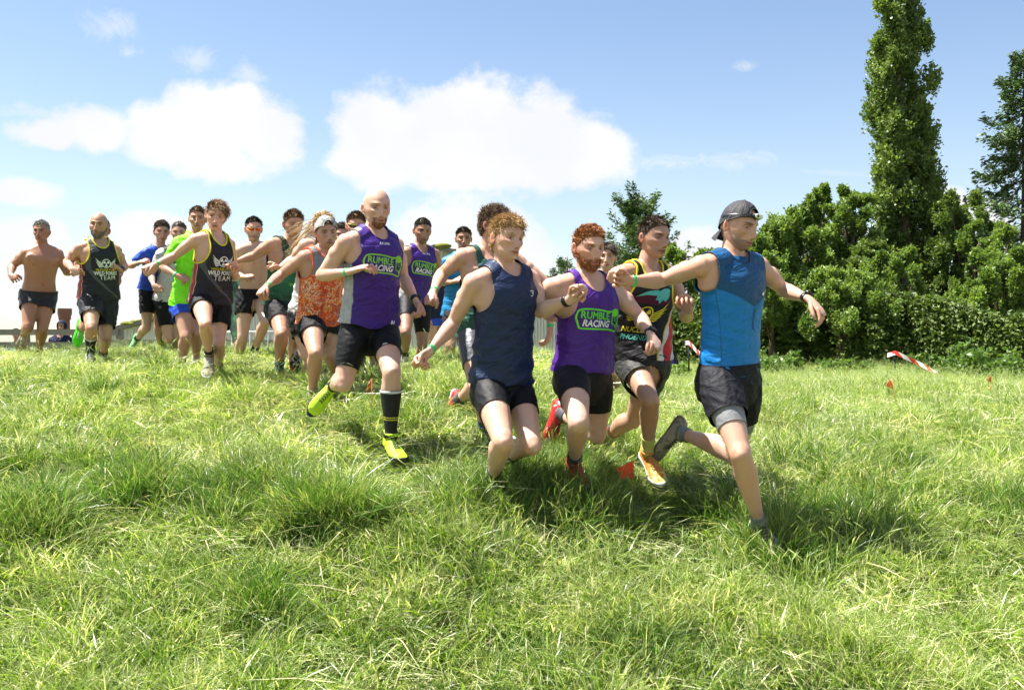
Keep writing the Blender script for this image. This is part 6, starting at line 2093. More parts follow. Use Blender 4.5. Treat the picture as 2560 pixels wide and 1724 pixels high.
def cap(mat, front=.058, peak=True, opening=False, strap=None):
    def fn(b, tf, HP, HF):
        def mk(c):
            y, z = c[:, 1], c[:, 2]
            zh = np.interp(y / .096, [-1, -.3, .2, .6, 1], [-.028, .012, .034, front - .006, front])
            m_ = z > zh
            if opening: m_ &= ~((((c[:, 0]) / .030) ** 2 + ((z - front) / .030) ** 2 < 1) & (y > .03))
            return m_
        def mod(V, N):
            w = .5 + .5 * np.sin(V[:, 0] * 120) * np.sin(V[:, 1] * 90 + V[:, 2] * 60)
            V = V + N * (w * .0022)[:, None]; V[:, 2] = V[:, 2] + .006 * sst(.05, .12, V[:, 2]); return V
        c = shell_on_head(b, tf, HP, HF, mk, .0085, mat, 'cap', mod, .003)
        if peak:   # the peak points backwards and down
            a = np.linspace(-1.0, 1.0, 11); rows = []
            for f_ in np.linspace(0, 1, 5):
                rows.append(np.stack([np.sin(a) * (.076 + .004 * f_), -np.cos(a) * (.085 + .055 * f_ * np.cos(a * .9)), -.030 - .060 * f_ + .012 * np.cos(a * 1.5)], 1))
            V = np.concatenate(rows); V = np.concatenate([V, V + [0, 0, .004]]); n = 11
            i = (np.arange(4)[:, None] * n + np.arange(10)[None]).reshape(-1); Fq = np.stack([i, i + 1, i + n + 1, i + n], 1)
            Fq = np.concatenate([Fq, Fq[:, ::-1] + 55])
            me = local_mesh(b, 'peak', tf(V), Fq, [mat]); obj('peak', me, c)
            lb = me.attributes.new('uvw', 'FLOAT_VECTOR', 'POINT'); lb.data.foreach_set('vector', V.astype(np.float32).reshape(-1))
        if strap is not None:
            t_ = np.linspace(-.75, .75, 15); z_ = front + .012 + .03 * (1 - np.cos(t_)) * 0
            pts_ = np.stack([np.sin(t_) * .079, np.cos(t_) * .100 * .92 - .004, front - .002 - .010 * (1 - np.cos(t_))], 1)
            V, Fc = tube(tf(pts_), .005, 6); obj('strap', local_mesh(b, 'strap', V, Fc, [strap]), c)
    return fn
def headlamp(b, tf, HP, HF):
    th = np.linspace(0, 2 * np.pi, 49)[:-1]
    z = .066 - .038 * (1 - np.cos(th)) * .5
    rx = np.interp(z, [.02, .07], [.086, .074]); 
    loop = np.stack([np.sin(th) * rx, np.cos(th) * (rx + .016), z], 1)
    rows = [loop + [0, 0, -.009], loop * [1.035, 1.035, 1] + [0, 0, -.008], loop * [1.035, 1.035, 1] + [0, 0, .008], loop + [0, 0, .009]]
    V = np.concatenate(rows); n = 48; k = 4
    i = np.arange(k)[:, None] * n; j = np.arange(n)[None]; i2 = ((np.arange(k) + 1) % k)[:, None] * n
    Fq = np.stack([i + j, i + (j + 1) % n, i2 + (j + 1) % n, i2 + j], -1).reshape(-1, 4)
    c = obj('headlamp_strap', local_mesh(b, 'headlamp_strap', tf(V), Fq, [BLACKP]), b.root)
    R = np.stack([-b.hs, b.hf, b.hu], 1)
    V, Fc = loft([[0, .088, .068], [0, .091, .068], [0, .104, .068], [0, .108, .068]], [.026, .031, .031, .026], [.011, .0145, .0145, .012], (1, 0, 0), (0, 0, 1), 20, 3)
    obj('lamp_back', local_mesh(b, 'lamp_back', tf(V), Fc, [BLACKP]), c)
    V, Fc = loft([[0, .100, .070], [0, .110, .070], [0, .1125, .070]], [.028, .028, .025], [.0115, .0115, .009], (1, 0, 0), (0, 0, 1), 20, 3)
    obj('lamp_body', local_mesh(b, 'lamp_body', tf(V), Fc, [simple('lamp_white', (.66, .68, .58), .35)]), c)
    V, Fc = ball((.012, .112, .070), (.0075, .004, .0075), 12, 6); obj('lens', local_mesh(b, 'lens', tf(V), Fc, [BLACKP]), c)
def sunglasses(lens, frame, z=.010):
    def fn(b, tf, HP, HF):
        t_ = np.linspace(-1.15, 1.15, 25)
        hgt = np.interp(np.abs(t_), [0, .08, .2, .6, .9, 1.15], [.006, .009, .019, .018, .010, .004])
        x = np.sin(t_) * .080; y = np.cos(t_) * .060 + .046 + .0; zz = z - .004 * np.abs(t_) * 0
        up = np.stack([x, y - .002, np.full_like(x, z) + .010], 1); lo = np.stack([x * .98, y - .006 * 1, np.full_like(x, z) + .010 - hgt * 1.6], 1)
        V = np.concatenate([up, lo, up - [0, .003, 0], lo - [0, .003, 0]]); n = 25; i = np.arange(24)
        Fq = np.concatenate([np.stack([i, i + 1, n + i + 1, n + i], 1), np.stack([2 * n + i + 1, 2 * n + i, 3 * n + i, 3 * n + i + 1], 1)])
        o = obj('sunglasses', local_mesh(b, 'sunglasses', tf(V), Fq, [lens]), b.root)
        V, Fc = tube(tf(up + [0, .0005, 0]), .0026, 6); obj('frame', local_mesh(b, 'frame', V, Fc, [frame]), o)
        for sd in (-1, 1):
            V, Fc = tube(tf([[sd * .073, .070, z + .008], [sd * .082, .02, z + .008], [sd * .080, -.02, z + .002]]), .0022, 5); obj('temple', local_mesh(b, 'temple', V, Fc, [frame]), o)
    return fn
m_lens_red, g, out = material('mirrored_red_lens')
lw = g.xyz(g.node('ShaderNodeTexCoord').outputs['Generated'])
principled(g, out, g.mix(g.step(lw[2], .3, .8), (.75, .04, .01), (.9, .30, .02)), .12, None, .8, .6)
LENS_B = simple('dark_lens', (.012, .012, .014), .12, .8, .02)
def hood_extra(b, tf, HP, HF):
    def mk(c): return ~((c[:, 1] > .035) & (c[:, 2] < .070) & (np.abs(c[:, 0]) < .058)) & (c[:, 2] > -.11)
    shell_on_head(b, tf, HP, HF, mk, .020, M_NAVYT, 'hood', None, .006)

def blue_extras(b, tf, HP, HF):
    o, bvh = None, None

def pr_blue(b, bvh, o):
    print_on(b, bvh, o, 'zip', [stroke2([(.012, .365), (.012, .30), (.012, .262)], .008, False)], simple('zip_dark', (.006, .025, .05), .4))
    c = (.078, .435); R = .0085
    print_on(b, bvh, o, 'logo', [fill2([(c[0] + R * math.cos(a), c[1] + R * math.sin(a)) for a in np.linspace(0, 6.28, 14)[:-1]])], P_WHITE)
    print_on(b, bvh, o, 'lettering', [place(text2('montane', .01), .115, .449, .055, .30)], P_WHITE)
    # stand-up collar
    N = b.N; th = np.linspace(0, 2 * np.pi, 33)[:-1]
    s, f = b.sideC, b.frontC
    rows = []
    for q, (r_, h_) in enumerate([(.083, -.030), (.079, -.005), (.076, .028), (.071, .026), (.073, -.005), (.077, -.03)]):
        hh = h_ + .022 * (np.cos(th + np.pi) if h_ > 0 else np.cos(th + np.pi) * .9)
        rows.append(N + (s * np.sin(th)[:, None] * r_ + f * np.cos(th)[:, None] * (r_ + .004)) * b.girth + b.up * hh[:, None] * b.k)
    V = np.concatenate(rows); n = 32; k = len(rows); i = np.arange(k - 1)[:, None] * n; j = np.arange(n)[None]
    Fq = np.stack([i + j, i + (j + 1) % n, i + n + (j + 1) % n, i + n + j], -1).reshape(-1, 4)
    me = local_mesh(b, 'collar', V, Fq, [M_BLUEV]); a = me.attributes.new('uvw', 'FLOAT_VECTOR', 'POINT')
    q = uvw(b, V); q[:, 1] = .6; a.data.foreach_set('vector', q.astype(np.float32).reshape(-1)); obj('collar', me, o)
def pr_bald(b, bvh, o): rumble_print(b, bvh, o, -.004, b.L * .68, .265, P_GREEN, -.05, 'JH')
def pr_purple2(b, bvh, o): rumble_print(b, bvh, o, .010, b.L * .64, .285, P_GREEN, -.08)
def pr_ginger(b, bvh, o): rumble_print(b, bvh, o, -.006, b.L * .60, .265, P_LIME, -.03, None, False)
def pr_forest(b, bvh, o): forest_print(b, bvh, o, .008, b.L * .63, .24)
def pr_phoenix(b, bvh, o):
    u0, v0 = .005, b.L * .53; R = .042
    def wv(pts_): return fill2([tuple(p) for p in smooth_path(pts_, 40)])
    print_on(b, bvh, o, 'emblem', [wv([(-.11, .30), (.06, .305), (.085, .25), (.05, .235), (.0, .25), (-.10, .245)])] if 0 else [wv([(u0 - .12, v0 + .085), (u0 - .02, v0 + .135), (u0 + .10, v0 + .12), (u0 + .11, v0 + .05), (u0 + .04, v0 + .045), (u0 - .03, v0 + .06), (u0 - .10, v0 + .055)])], P_MAR)
    print_on(b, bvh, o, 'emblem', [wv([(u0 - .10, v0 + .092), (u0 - .05, v0 + .122), (u0 + .02, v0 + .130), (u0 + .05, v0 + .112), (u0 + .02, v0 + .098), (u0 - .04, v0 + .104)]),
        wv([(u0 + .012, v0 + .112), (u0 + .055, v0 + .138), (u0 + .095, v0 + .135), (u0 + .100, v0 + .090), (u0 + .085, v0 + .060), (u0 + .070, v0 + .082), (u0 + .052, v0 + .050), (u0 + .040, v0 + .080), (u0 + .018, v0 + .070), (u0 + .028, v0 + .092)])], P_TEAL, .0038)
    print_on(b, bvh, o, 'emblem', trefoil(u0, v0 - .005, R) + wing(u0, v0 - .005, R, 1, 1.15) + wing(u0, v0 - .005, R, -1, 1.15), P_YEL, .005)
    print_on(b, bvh, o, 'lettering', [place(text2('NUCLEAR', .02), u0 + .004, v0 - .092, .19)], P_YEL)
    print_on(b, bvh, o, 'lettering', [place(text2('PHOENIX', .01), u0 + .004, v0 - .135, .175)], P_TEAL)
    print_on(b, bvh, o, 'lettering', [place(text2('EXPLORER', .02), .098, b.L * .87, .075, -1.45)], P_TEAL)
def pr_navy(b, bvh, o):
    c = (.080, b.L * .80); k = .013
    sh = [stroke2([(c[0] - k, c[1] + k * .9), (c[0] + k * 1.1, c[1] + k * .9), (c[0] + k * .6, c[1] + k * .1), (c[0] - k * .2, c[1] + k * .1)], .0045, False), stroke2([(c[0] + k, c[1] + k * .9), (c[0] + k * .3, c[1] - k), (c[0] - k * .8, c[1] - k)], .0045, False)]
    print_on(b, bvh, o, 'logo', sh, P_WHITE)
def pr_greenq(b, bvh, o):
    c = (-.055, b.L * .72); k = .02
    print_on(b, bvh, o, 'logo', [fill2([(c[0] - k, c[1] + k * .6), (c[0], c[1] + k * .1), (c[0] + k, c[1] + k * .6), (c[0], c[1] - k * 1.3)]), fill2([(c[0] - k * .6, c[1] + k), (c[0], c[1] + k * .6), (c[0] + k * .6, c[1] + k), (c[0], c[1] + k * 1.5)])], P_TEAL)
def pr_gym(b, bvh, o):
    print_on(b, bvh, o, 'logo', [stroke2([(-.105 + .020 * math.cos(a), b.L * .84 + .020 * math.sin(a)) for a in np.linspace(0, 6.28, 20)[:-1]], .0035)], simple('print_grey', (.3, .35, .3), .6))
    print_on(b, bvh, o, 'lettering', [place(text2('TRAIN SMART', .0), .03, b.L * .40, .20, .22)], P_GREEN)
    print_on(b, bvh, o, 'lettering', [place(text2('GET FIT', .03), .0, b.L * .66, .21, -.03, 1.1)], P_WHITE)
def pr_club(b, bvh, o): print_on(b, bvh, o, 'lettering', [place(text2('GS', .03), .035, b.L * .62, .045)], P_WHITE)
def pr_camot(b, bvh, o): print_on(b, bvh, o, 'lettering', [place(text2('runners', .04), .02, b.L * .62, .17)], P_WHITE)
def bald_legs(b, tf, HP, HF):
    o, bvh = b.shorts
    # prints on the half tights, laid on from the front
    def pr(X, t, shapes, mat, name):
        H, K = getattr(b, 'H' + X), getattr(b, 'K' + X); c = H + (K - H) * t
        Vs, Fs, off = [], [], 0
        for V2, F2 in shapes: Vs.append(V2); Fs.append(F2 + off); off += len(V2)
        V2 = np.concatenate(Vs); F2 = np.concatenate(Fs); out_ = np.zeros((len(V2), 3)); ok = np.ones(len(V2), bool)
        dr = nrm(leg_front(b, X) * .4 + np.array([0, -1.0, 0])); up_ = nrm(H - K); up_ = nrm(up_ - dr * (up_ @ dr)); sd = np.cross(dr, up_)
        if sd[0] < 0: sd = -sd
        for i, (a, e) in enumerate(V2):
            hit, nn_, ix, ds = bvh.ray_cast(Vector(c + sd * a + up_ * e + dr * .3), Vector(-dr), .6)
            if hit is None: ok[i] = False
            else: out_[i] = np.array(hit) + dr * .003
        F2 = F2[ok[F2].all(1)]
        if len(F2): obj(name, local_mesh(b, name, out_, F2, [mat]), o)
    cr = simple('print_cream', (.55, .56, .42), .6)
    pr('A', .70, [fill2([tuple(p) for p in smooth_path([(-.045, .018), (-.02, .034), (-.005, .030), (.008, .040), (.03, .030), (.055, .014), (.04, .012), (.01, .020), (-.02, .014)], 30)])], cr, 'emblem')
    pr('A', .78, [place(text2('K2', .02), -.042, 0, .035), place(text2('CONSULTING', .02), .022, .006, .075), place(text2('PARTNERS', .02), .022, -.009, .070)], cr, 'lettering')
    pr('B', .42, [stroke2([(.020 * math.cos(a), .015 * math.sin(a)) for a in np.linspace(0, 6.28, 20)[:-1]], .0045), stroke2([(.012, .007), (-.006, .008), (-.010, .002), (.010, -.002), (.006, -.008), (-.012, -.007)], .0045, False)], P_WHITE, 'logo')

FISTA = 'fist'
CAST = [
 dict(label='bearded runner with head torch on backwards dark cap and blue sleeveless top, furthest right', S=500, k=1.0, seed=1, skin=FAIR, hair=DBROWN, hairstyle='bald', stubble=.62, browk=1.0, mouth=1.5,
  head=(1846,568,38,14,4), neck=(1829,644), sh=(1757,664,1893,664), hip=(1793,950,1853,952),
  armA=(1656,700,-.8,1577,703,.8,1535,692,.7,'fist',(0,-1,-.35)), armB=(1957,722,-.6,2023,748,.9,2050,776,.6,'relaxed',(-.3,.2,-.9)),
  legA=(1852,1136,1,1898,1308,-1,1928,1350,1), legB=(1838,1140,-1,1706,1083,-.9,1668,1140,-.3),
  top=vest(M_BLUEV, None, pr_blue, .013, .004, .0040, hem=.04, strap=.165, armr=.06, arm_drop=.165, armx=.218, neck=(.072, .075, .03)),
  bottom=shorts(.50, .48, C('black_run_shorts', (.0075, .0075, .012), rough=.7, wr=.9, spec=.25), .020, .026, .09, .0035, (.66, .62, C('grey_liner', (.20, .205, .21), rough=.5, wr=.3))),
  shoes=shoes(SH_TAN, SH_TAN, SOLE_G, LACE_B, S_GRY, S_GRY, .88), extra=many(bands(('band', 'A'), ('watch', 'B')), cap(C('dark_cap', (.035, .034, .038), rough=.7), .060, True, True), headlamp)),
 dict(label='young blond runner in a shiny navy tank top, front and centre', S=480, k=1.0, seed=2, skin=PALE, hair=(.42, .27, .125), hairstyle='tousled', lift=1.35, browk=.7, hlen=1.15,
  head=(1266,600,36,4,6), neck=(1262,670), sh=(1186,704,1322,694), hip=(1220,968,1288,968),
  armA=(1133,808,-.7,1076,877,.9,1044,905,.7,'fist',(.5,-.6,-.6)), armB=(1352,776,.3,1425,750,.8,1452,726,.5,'fist',(0,-1,-.3)),
  legA=(1258,1104,1,1233,1190,-1,1250,1235,.5), legB=(1330,1112,.9,1276,1140,-1,1262,1180,-.5),
  top=vest(M_NAVY, None, pr_navy, .012, .012, .0055, hem=.025, strap=.130, arm_drop=.235, armx=.212, neck=(.075, .085, .03)), bottom=tights(.50, .50),
  shoes=shoes(SH_GREY, None, SOLE_W, LACE_B, S_BLK), extra=many(bands(('band', 'A', .95), ('watch', 'B')))),
 dict(label='ginger bearded runner in a purple vest and black panelled cycling shorts', S=465, k=1.0, seed=3, skin=PALE, hair=GINGER, hairstyle='swept', beard=.018, beardc=(.34, .13, .045), stubble=.8, girth=1.02, comb=(-.5, .3, .5), lift=1.5, hlen=.75,
  head=(1470,620,26,12,0), neck=(1470,693), sh=(1380,718,1530,720), hip=(1428,938,1488,944),
  armA=(1366,778,-1,1402,800,-.8,1420,810,-.5,'fist'), armB=(1600,792,-.3,1628,838,1,1641,862,.5,'half',(-.5,.5,-.6)),
  legA=(1447,1057,1,1436,1150,-1,1450,1200,.5), legB=(1492,1085,-.3,1405,1036,-1,1391,1092,-.3),
  top=vest(M_PURP2, None, pr_ginger, .012, .012, .0045, hem=.035, strap=.110, arm_drop=.215, neck=(.078, .115, .04)), bottom=tights(.56, .56, C('black_panel_tights', (.010, .010, .012), rough=.6, wr=.4, spec=.22)),
  shoes=shoes(SH_GREYRED, None, SOLE_R, LACE_B, S_DG), extra=bands(('watch', 'B'))),
 dict(label='lean runner in a black vest with yellow edging, teal bird wing and yellow trefoil', S=440, k=1.0, seed=4, skin=MID, mouth=1.7, hair=(.085, .060, .042), hairstyle='short', rec=.010, stubble=.15, girth=.95, lift=1.3,
  head=(1634,596,32,8,2), neck=(1614,668), sh=(1545,686,1675,684), hip=(1576,900,1632,904), pys=-1,
  armA=(1542,760,-1,1560,800,-.8,1575,810,-.5,'fist'), armB=(1714,792,-.6,1722,778,1,1713,748,.6,'half',(0,-.6,-.8)),
  legA=(1627,1003,1,1619,1128,-.9,1648,1180,1), legB=(1584,1048,-1,1512,1098,-.9,1480,1134,-.3),
  top=vest(M_PHOENIX, T_YEL, pr_phoenix, .013, .020, .006, hem=.01, strap=.118, arm_drop=.21, neck=(.080, .130, .045)),
  bottom=shorts(.52, .48, C('dark_grey_shorts', (.026, .027, .026), rough=.6, wr=1.0), .020, .034, .08, .005),
  shoes=shoes(SH_ORANGE, SH_RED, SOLE_W, LACE_O, S_YEL, S_YEL, .70), extra=None),
 dict(label='dark haired man half hidden between the ginger runner and the black phoenix vest', S=290, k=1.0, seed=5, skin=FAIR, hair=DBROWN, hairstyle='swept',
  head=(1517,644,-8,2,0), neck=(1514,690), sh=(1468,702,1560,702), hip=(1492,850,1540,850),
  armA=(1462,770,-.5,1475,800,.6,1480,812,.5), armB=(1566,770,-.5,1555,800,.6,1545,812,.5),
  legA=(1500,935,.8,1502,1005,-.8,1506,1030,1), legB=(1538,935,.3,1532,1010,-.8,1536,1030,1),
  top=tee(M_CAMOT, .6, -.02, .004, pr_camot), bottom=shorts(.8, .8, BLK), shoes=shoes(SH_DARK), extra=None),
 dict(label='shaven headed runner with ginger goatee, purple vest and bright lime shoes', S=415, k=1.04, seed=6, skin=PALE, hair=(.24, .10, .04), hairstyle='bald', stubble=.30, beard=.006, goatee=True, beardc=(.26, .11, .045), browk=.5, buzz=.06,
  head=(941,522,26,8,0), neck=(934,580), sh=(868,604,986,610), hip=(890,822,958,824),
  armA=(806,686,-.6,874,679,.8,908,668,.5,'relaxed',(.1,.3,-.9)), armB=(1008,694,-.4,1041,754,.7,1055,776,.4,'half',(-.7,0,.2)),
  legA=(858,958,.3,833,965,-1,794,1014,.3), legB=(979,932,1,977,1086,-.3,1003,1118,1),
  top=vest(M_PURP1, None, pr_bald, .012, .014, .0045, hem=.025, strap=.135, arm_drop=.19, neck=(.074, .085, .035)), bottom=tights(.74, .62),
  shoes=shoes(SH_LIME, None, SOLE_B, LACE_B, S_BLK, S_BAND, .82, .27, True), extra=many(bands(('band', 'A', .90), ('watch', 'B')), bald_legs)),
 dict(label='stubbled runner in a purple racing vest just right of the shaven headed runner', S=275, k=1.0, seed=7, skin=OLIVE, hair=DBROWN, hairstyle='crop', stubble=.55, girth=.95,
  head=(1056,578,18,12,2), neck=(1048,620), sh=(1008,632,1087,634), hip=(1018,752,1054,754),
  armA=(998,692,-.6,1006,740,.4,1012,752,.4), armB=(1098,684,-.8,1088,735,.6,1080,745,.5),
  legA=(1014,830,1,1013,882,-.9,1010,925,1), legB=(1056,862,.4,1052,925,-.4,1050,955,.8),
  top=vest(M_PURP1, None, pr_purple2, .012, .010, .0035, hem=.0, strap=.130, arm_drop=.18, neck=(.072, .085, .035)), bottom=tights(.60, .72),
  shoes=shoes(SH_DARK, None, SOLE_W, LACE_W, S_BLK), extra=None),
 dict(label='curly topped runner in a bottle green vest directly behind the navy tank runner', S=395, k=1.0, seed=8, skin=FAIR, hair=BROWN, hairstyle='curly', girth=1.03, headk=1.0,
  head=(1234,566,60,8,0), neck=(1216,632), sh=(1160,640,1284,650), hip=(1182,838,1240,842),
  armA=(1104,684,-.6,1083,729,1,1072,750,.6,'fist',(.4,.4,-.7)), armB=(1374,716,0,1376,820,0,1373,842,.0,'relaxed',(-.6,0,0)),
  legA=(1192,968,.9,1211,1062,-.8,1222,1100,.8), legB=(1214,950,-.2,1146,1000,-.9,1130,1062,-.3),
  top=vest(M_GREENQ, None, pr_greenq, .012, .010, .0045, hem=-.01, strap=.105, arm_drop=.22, neck=(.075, .11, .04)), bottom=tights(.62, .62, C('grey_panel_tights', (.050, .052, .062), rough=.42, wr=.4)),
  shoes=shoes(SH_BLUE, SH_RED, SOLE_W, LACE_B, S_DG, S_DG, .84), extra=bands(('band', 'A', .93), ('band', 'B', .93))),
 dict(label='dark haired man in a bright blue t-shirt half hidden behind the bottle green vest', S=250, k=1.0, seed=9, skin=OLIVE, hair=DBROWN, hairstyle='short',
  head=(1159,598,6,4,0), neck=(1154,640), sh=(1118,655,1190,655), hip=(1132,782,1166,784),
  armA=(1100,704,-.5,1132,705,.9,1150,697,.4,'half'), armB=(1200,705,-.5,1170,715,.9,1160,708,.4),
  legA=(1126,864,.6,1122,925,-.7,1126,950,1), legB=(1162,868,.3,1166,930,-.3,1170,950,1),
  top=tee(M_BLUEP, .55, -.02, .004), bottom=shorts(.45, .45, BLK), shoes=shoes(SH_DARK), extra=None),
 dict(label='person in a navy t-shirt and blue shorts glimpsed between the two green wristbands', S=195, k=.92, seed=10, skin=FAIR, hair=BROWN, hairstyle='short', group='people watching behind the start',
  head=(1092,672,0,0,0), neck=(1090,702), sh=(1064,716,1110,716), hip=(1076,790,1098,790),
  armA=(1060,760,0,1066,795,.4,1068,806,.3,'relaxed'), armB=(1110,765,0,1092,800,.5,1083,810,.3,'relaxed'),
  legA=(1077,870,.2,1078,930,0,1076,945,1), legB=(1097,870,.2,1096,930,0,1098,945,1),
  top=tee(M_NAVYT, .8, -.01, .003), bottom=shorts(.30, .30, M_BSHORT2), shoes=shoes(SH_WB), extra=None),
 dict(label='grinning runner with a backwards grey cap and an orange and grey patterned vest', S=345, k=.98, seed=11, skin=MID, hair=BROWN, hairstyle='short', stubble=.2,
  head=(815,584,26,6,-4), neck=(802,628), sh=(764,642,858,642), hip=(778,808,824,812),
  armA=(700,688,-.6,667,715,.9,652,730,.7,'half',(.3,.3,-.8)), armB=(866,720,-.7,860,750,.4,855,760,.4),
  legA=(789,884,.9,781,975,-.6,786,1010,1), legB=(820,886,.2,840,932,-1,850,960,-.3),
  top=vest(M_ORANGE, M_ORTRIM, None, .013, .014, .0045, hem=.0, strap=.125, arm_drop=.20, neck=(.078, .095, .035)), bottom=shorts(.44, .42, BLK, .016, .030),
  shoes=shoes(SH_CREAM), extra=many(bands(('band', 'A', .93)), cap(C('light_grey_cap', (.36, .36, .33), rough=.8), .058, True, True))),
 dict(label='runner with long blond hair blown to the left behind the grey cap', S=322, k=.98, seed=12, skin=PALE, hair=BLOND, hairstyle='long', girth=.96,
  head=(809,568,10,10,0), neck=(794,612), sh=(764,612,826,616), hip=(752,788,796,790),
  armA=(733,648,-.5,697,671,.7,680,660,.5,'fist'), armB=(840,690,-.7,842,730,.5,838,745,.4),
  legA=(764,886,.2,756,862,-1,737,915,-.2), legB=(788,880,.3,758,940,-.9,744,962,.6),
  top=vest(C('white_vest', (.5, .5, .5)), None, None, hem=.0, strap=.10), bottom=shorts(.55, .50, BLK, .018, .03), shoes=shoes(SH_WB, SH_CREAM, SOLE_R, LACE_B, S_WHT), extra=None),
 dict(label='runner in a green slogan vest between the red sunglasses man and the orange vest', S=303, k=1.0, seed=13, skin=MID, hair=SANDY, hairstyle='short', stubble=.3, lift=1.3, beardc=SANDY,
  head=(733,561,32,14,0), neck=(718,608), sh=(682,609,754,616), hip=(692,765,732,768),
  armA=(634,640,-.6,594,652,.4,574,655,.4,'fist'), armB=(770,680,-.7,778,735,.5,776,745,.4),
  legA=(704,836,.9,699,908,-.5,694,934,1), legB=(738,850,.2,734,935,-.9,742,955,.8),
  top=vest(M_GYM, simple('dark_green_edging', (.01, .03, .02), .6), pr_gym, .012, .010, .004, hem=.0, strap=.118, arm_drop=.20, neck=(.078, .10, .035)), bottom=shorts(.58, .50, BLK, .012, .012),
  shoes=shoes(SH_BLUE, None, SOLE_B, LACE_B, S_BLK), extra=None),
 dict(label='bare chested runner in mirrored red sunglasses and black shorts', S=262, k=1.0, seed=14, skin=PALE, hair=DBROWN, hairstyle='short', stubble=.4, girth=.95, rec=.008,
  head=(634,574,22,6,0), neck=(636,614), sh=(602,624,664,616), hip=(615,738,652,742),
  armA=(594,686,-.5,608,692,.9,626,690,.3,'fist',(0,.4,-.8)), armB=(680,690,-.6,684,735,.4,680,745,.4),
  legA=(606,845,.6,594,905,-.5,590,925,.8), legB=(663,804,1,636,878,-.6,630,898,.8),
  top=None, bottom=shorts(.46, .36, BLK, .015, .028, .075), shoes=shoes(SH_DARK, None, SOLE_B, LACE_B, S_BLK), extra=sunglasses(m_lens_red, simple('pale_frame', (.5, .5, .5), .3))),
 dict(label='tall teenage runner with a swept fringe in the black team vest with yellow edging', S=325, k=.97, seed=15, skin=PALE, hair=(.25, .150, .075), hairstyle='swept', girth=.92, comb=(-.8, .45, -.15), browk=.8, hlen=1.15,
  head=(540,541,16,12,7), neck=(537,588), sh=(490,598,572,608), hip=(503,752,549,758),
  armA=(436,640,-.5,387,661,.7,364,668,.5,'half',(.2,.3,-.8)), armB=(588,692,-.3,585,678,1,584,662,.5,'fist',(0,-.5,-.8)),
  legA=(514,812,1,522,884,-.8,518,922,1), legB=(547,858,.6,546,918,-.8,548,944,.6),
  top=vest(M_FOREST, T_YEL, pr_forest, .013, .018, .005, hem=-.01, strap=.105, arm_drop=.215, neck=(.080, .115, .045)), bottom=shorts(.40, .60, BLK, .016, .03),
  shoes=shoes(SH_TAN, None, SOLE_W, LACE_W, S_BLK), extra=bands(('band', 'A', .92))),
 dict(label='boy in a lime green t-shirt and blue shorts with white hems behind the teenage runner', S=292, k=.90, seed=16, skin=MID, hair=(.17, .105, .055), hairstyle='short',
  head=(494,548,14,4,2), neck=(490,592), sh=(450,606,520,606), hip=(456,764,490,766),
  armA=(409,668,-.4,442,688,.6,464,698,.4,'half'), armB=(535,680,-.6,545,725,.4,545,735,.4),
  legA=(464,842,.6,454,912,-.4,452,932,.8), legB=(492,834,.6,490,902,-.6,492,922,.8),
  top=tee(M_LIME, .62, .0, .005), bottom=shorts(.40, .42, M_BSHORT, .018, .030), shoes=shoes(SH_DARK, SH_WB, SOLE_B, LACE_B, S_BLK, S_WHT), extra=bands(('band', 'A', .92))),
 dict(label='runner with tied back dark hair in a grey, black and teal club shirt', S=246, k=.95, seed=17, skin=FAIR, hair=DBROWN, hairstyle='tied', girth=.9,
  head=(447,582,16,10,2), neck=(438,622), sh=(404,632,462,632), hip=(408,748,440,750),
  armA=(377,688,-.4,384,712,.7,394,724,.4,'half'), armB=(472,690,-.5,478,725,.4,476,735,.4),
  legA=(420,848,.8,409,848,-1,405,875,-.2), legB=(440,842,.4,440,882,-.6,436,905,.8),
  top=tee(M_CLUB, .55, -.01, .004, pr_club), bottom=shorts(.66, .62, BLK, .015, .022), shoes=shoes(SH_LIME, SH_CREAM, SOLE_W, LACE_B, S_BLK), extra=None),
 dict(label='curly dark haired young runner in a royal blue t-shirt, left of the club shirt', S=243, k=.95, seed=18, skin=FAIR, hair=DBROWN, hairstyle='curly', girth=.9, hlen=.65, lift=.8,
  head=(404,580,26,10,2), neck=(396,620), sh=(368,632,428,630), hip=(370,722,402,724),
  armA=(326,664,-.4,346,657,.8,364,651,.3,'half'), armB=(438,690,-.5,440,720,.4,438,730,.4),
  legA=(366,820,.6,343,846,-1,334,868,.2), legB=(396,820,.3,404,870,-.6,406,890,.8),
  top=tee(M_TBLUE, .72, .0, .004), bottom=shorts(.62, .55, BLK, .014, .020), shoes=shoes(SH_MINT, SH_MINT, SOLE_GR, LACE_B, S_BLK), extra=bands(('band', 'A', .92))),
 dict(label='bald grey bearded runner in the black team vest with long black shorts, thumb raised', S=275, k=1.0, seed=19, skin=MID, hair=(.16, .14, .12), hairstyle='bald', buzz=.22, stubble=.35, beard=.012, beardc=(.20, .19, .17), brow=(.05, .04, .03), girth=1.0,
  head=(247,564,8,4,3), neck=(247,602), sh=(202,620,286,624), hip=(228,748,266,750),
  armA=(168,654,-.6,180,672,.9,190,680,.3,'fist',(.6,.2,-.6)), armB=(310,664,-.6,302,676,.9,288,664,.5,'half',(0,.5,-.8)),
  legA=(228,820,.9,226,876,-.5,228,898,.8), legB=(264,842,.5,258,882,-.8,262,900,.8),
  top=vest(M_FOREST, T_YEL, pr_forest, .014, .018, .004, hem=.0, strap=.112, arm_drop=.20, neck=(.080, .105, .04)), bottom=shorts(.62, .74, C('black_long_shorts', (.010, .010, .013), rough=.55, wr=1.0), .020, .028, .10, .004),
  shoes=shoes(SH_DARK, None, SOLE_W, LACE_W, S_BAND2, S_BLK, .40, .84), extra=bands(('watch', 'B'))),
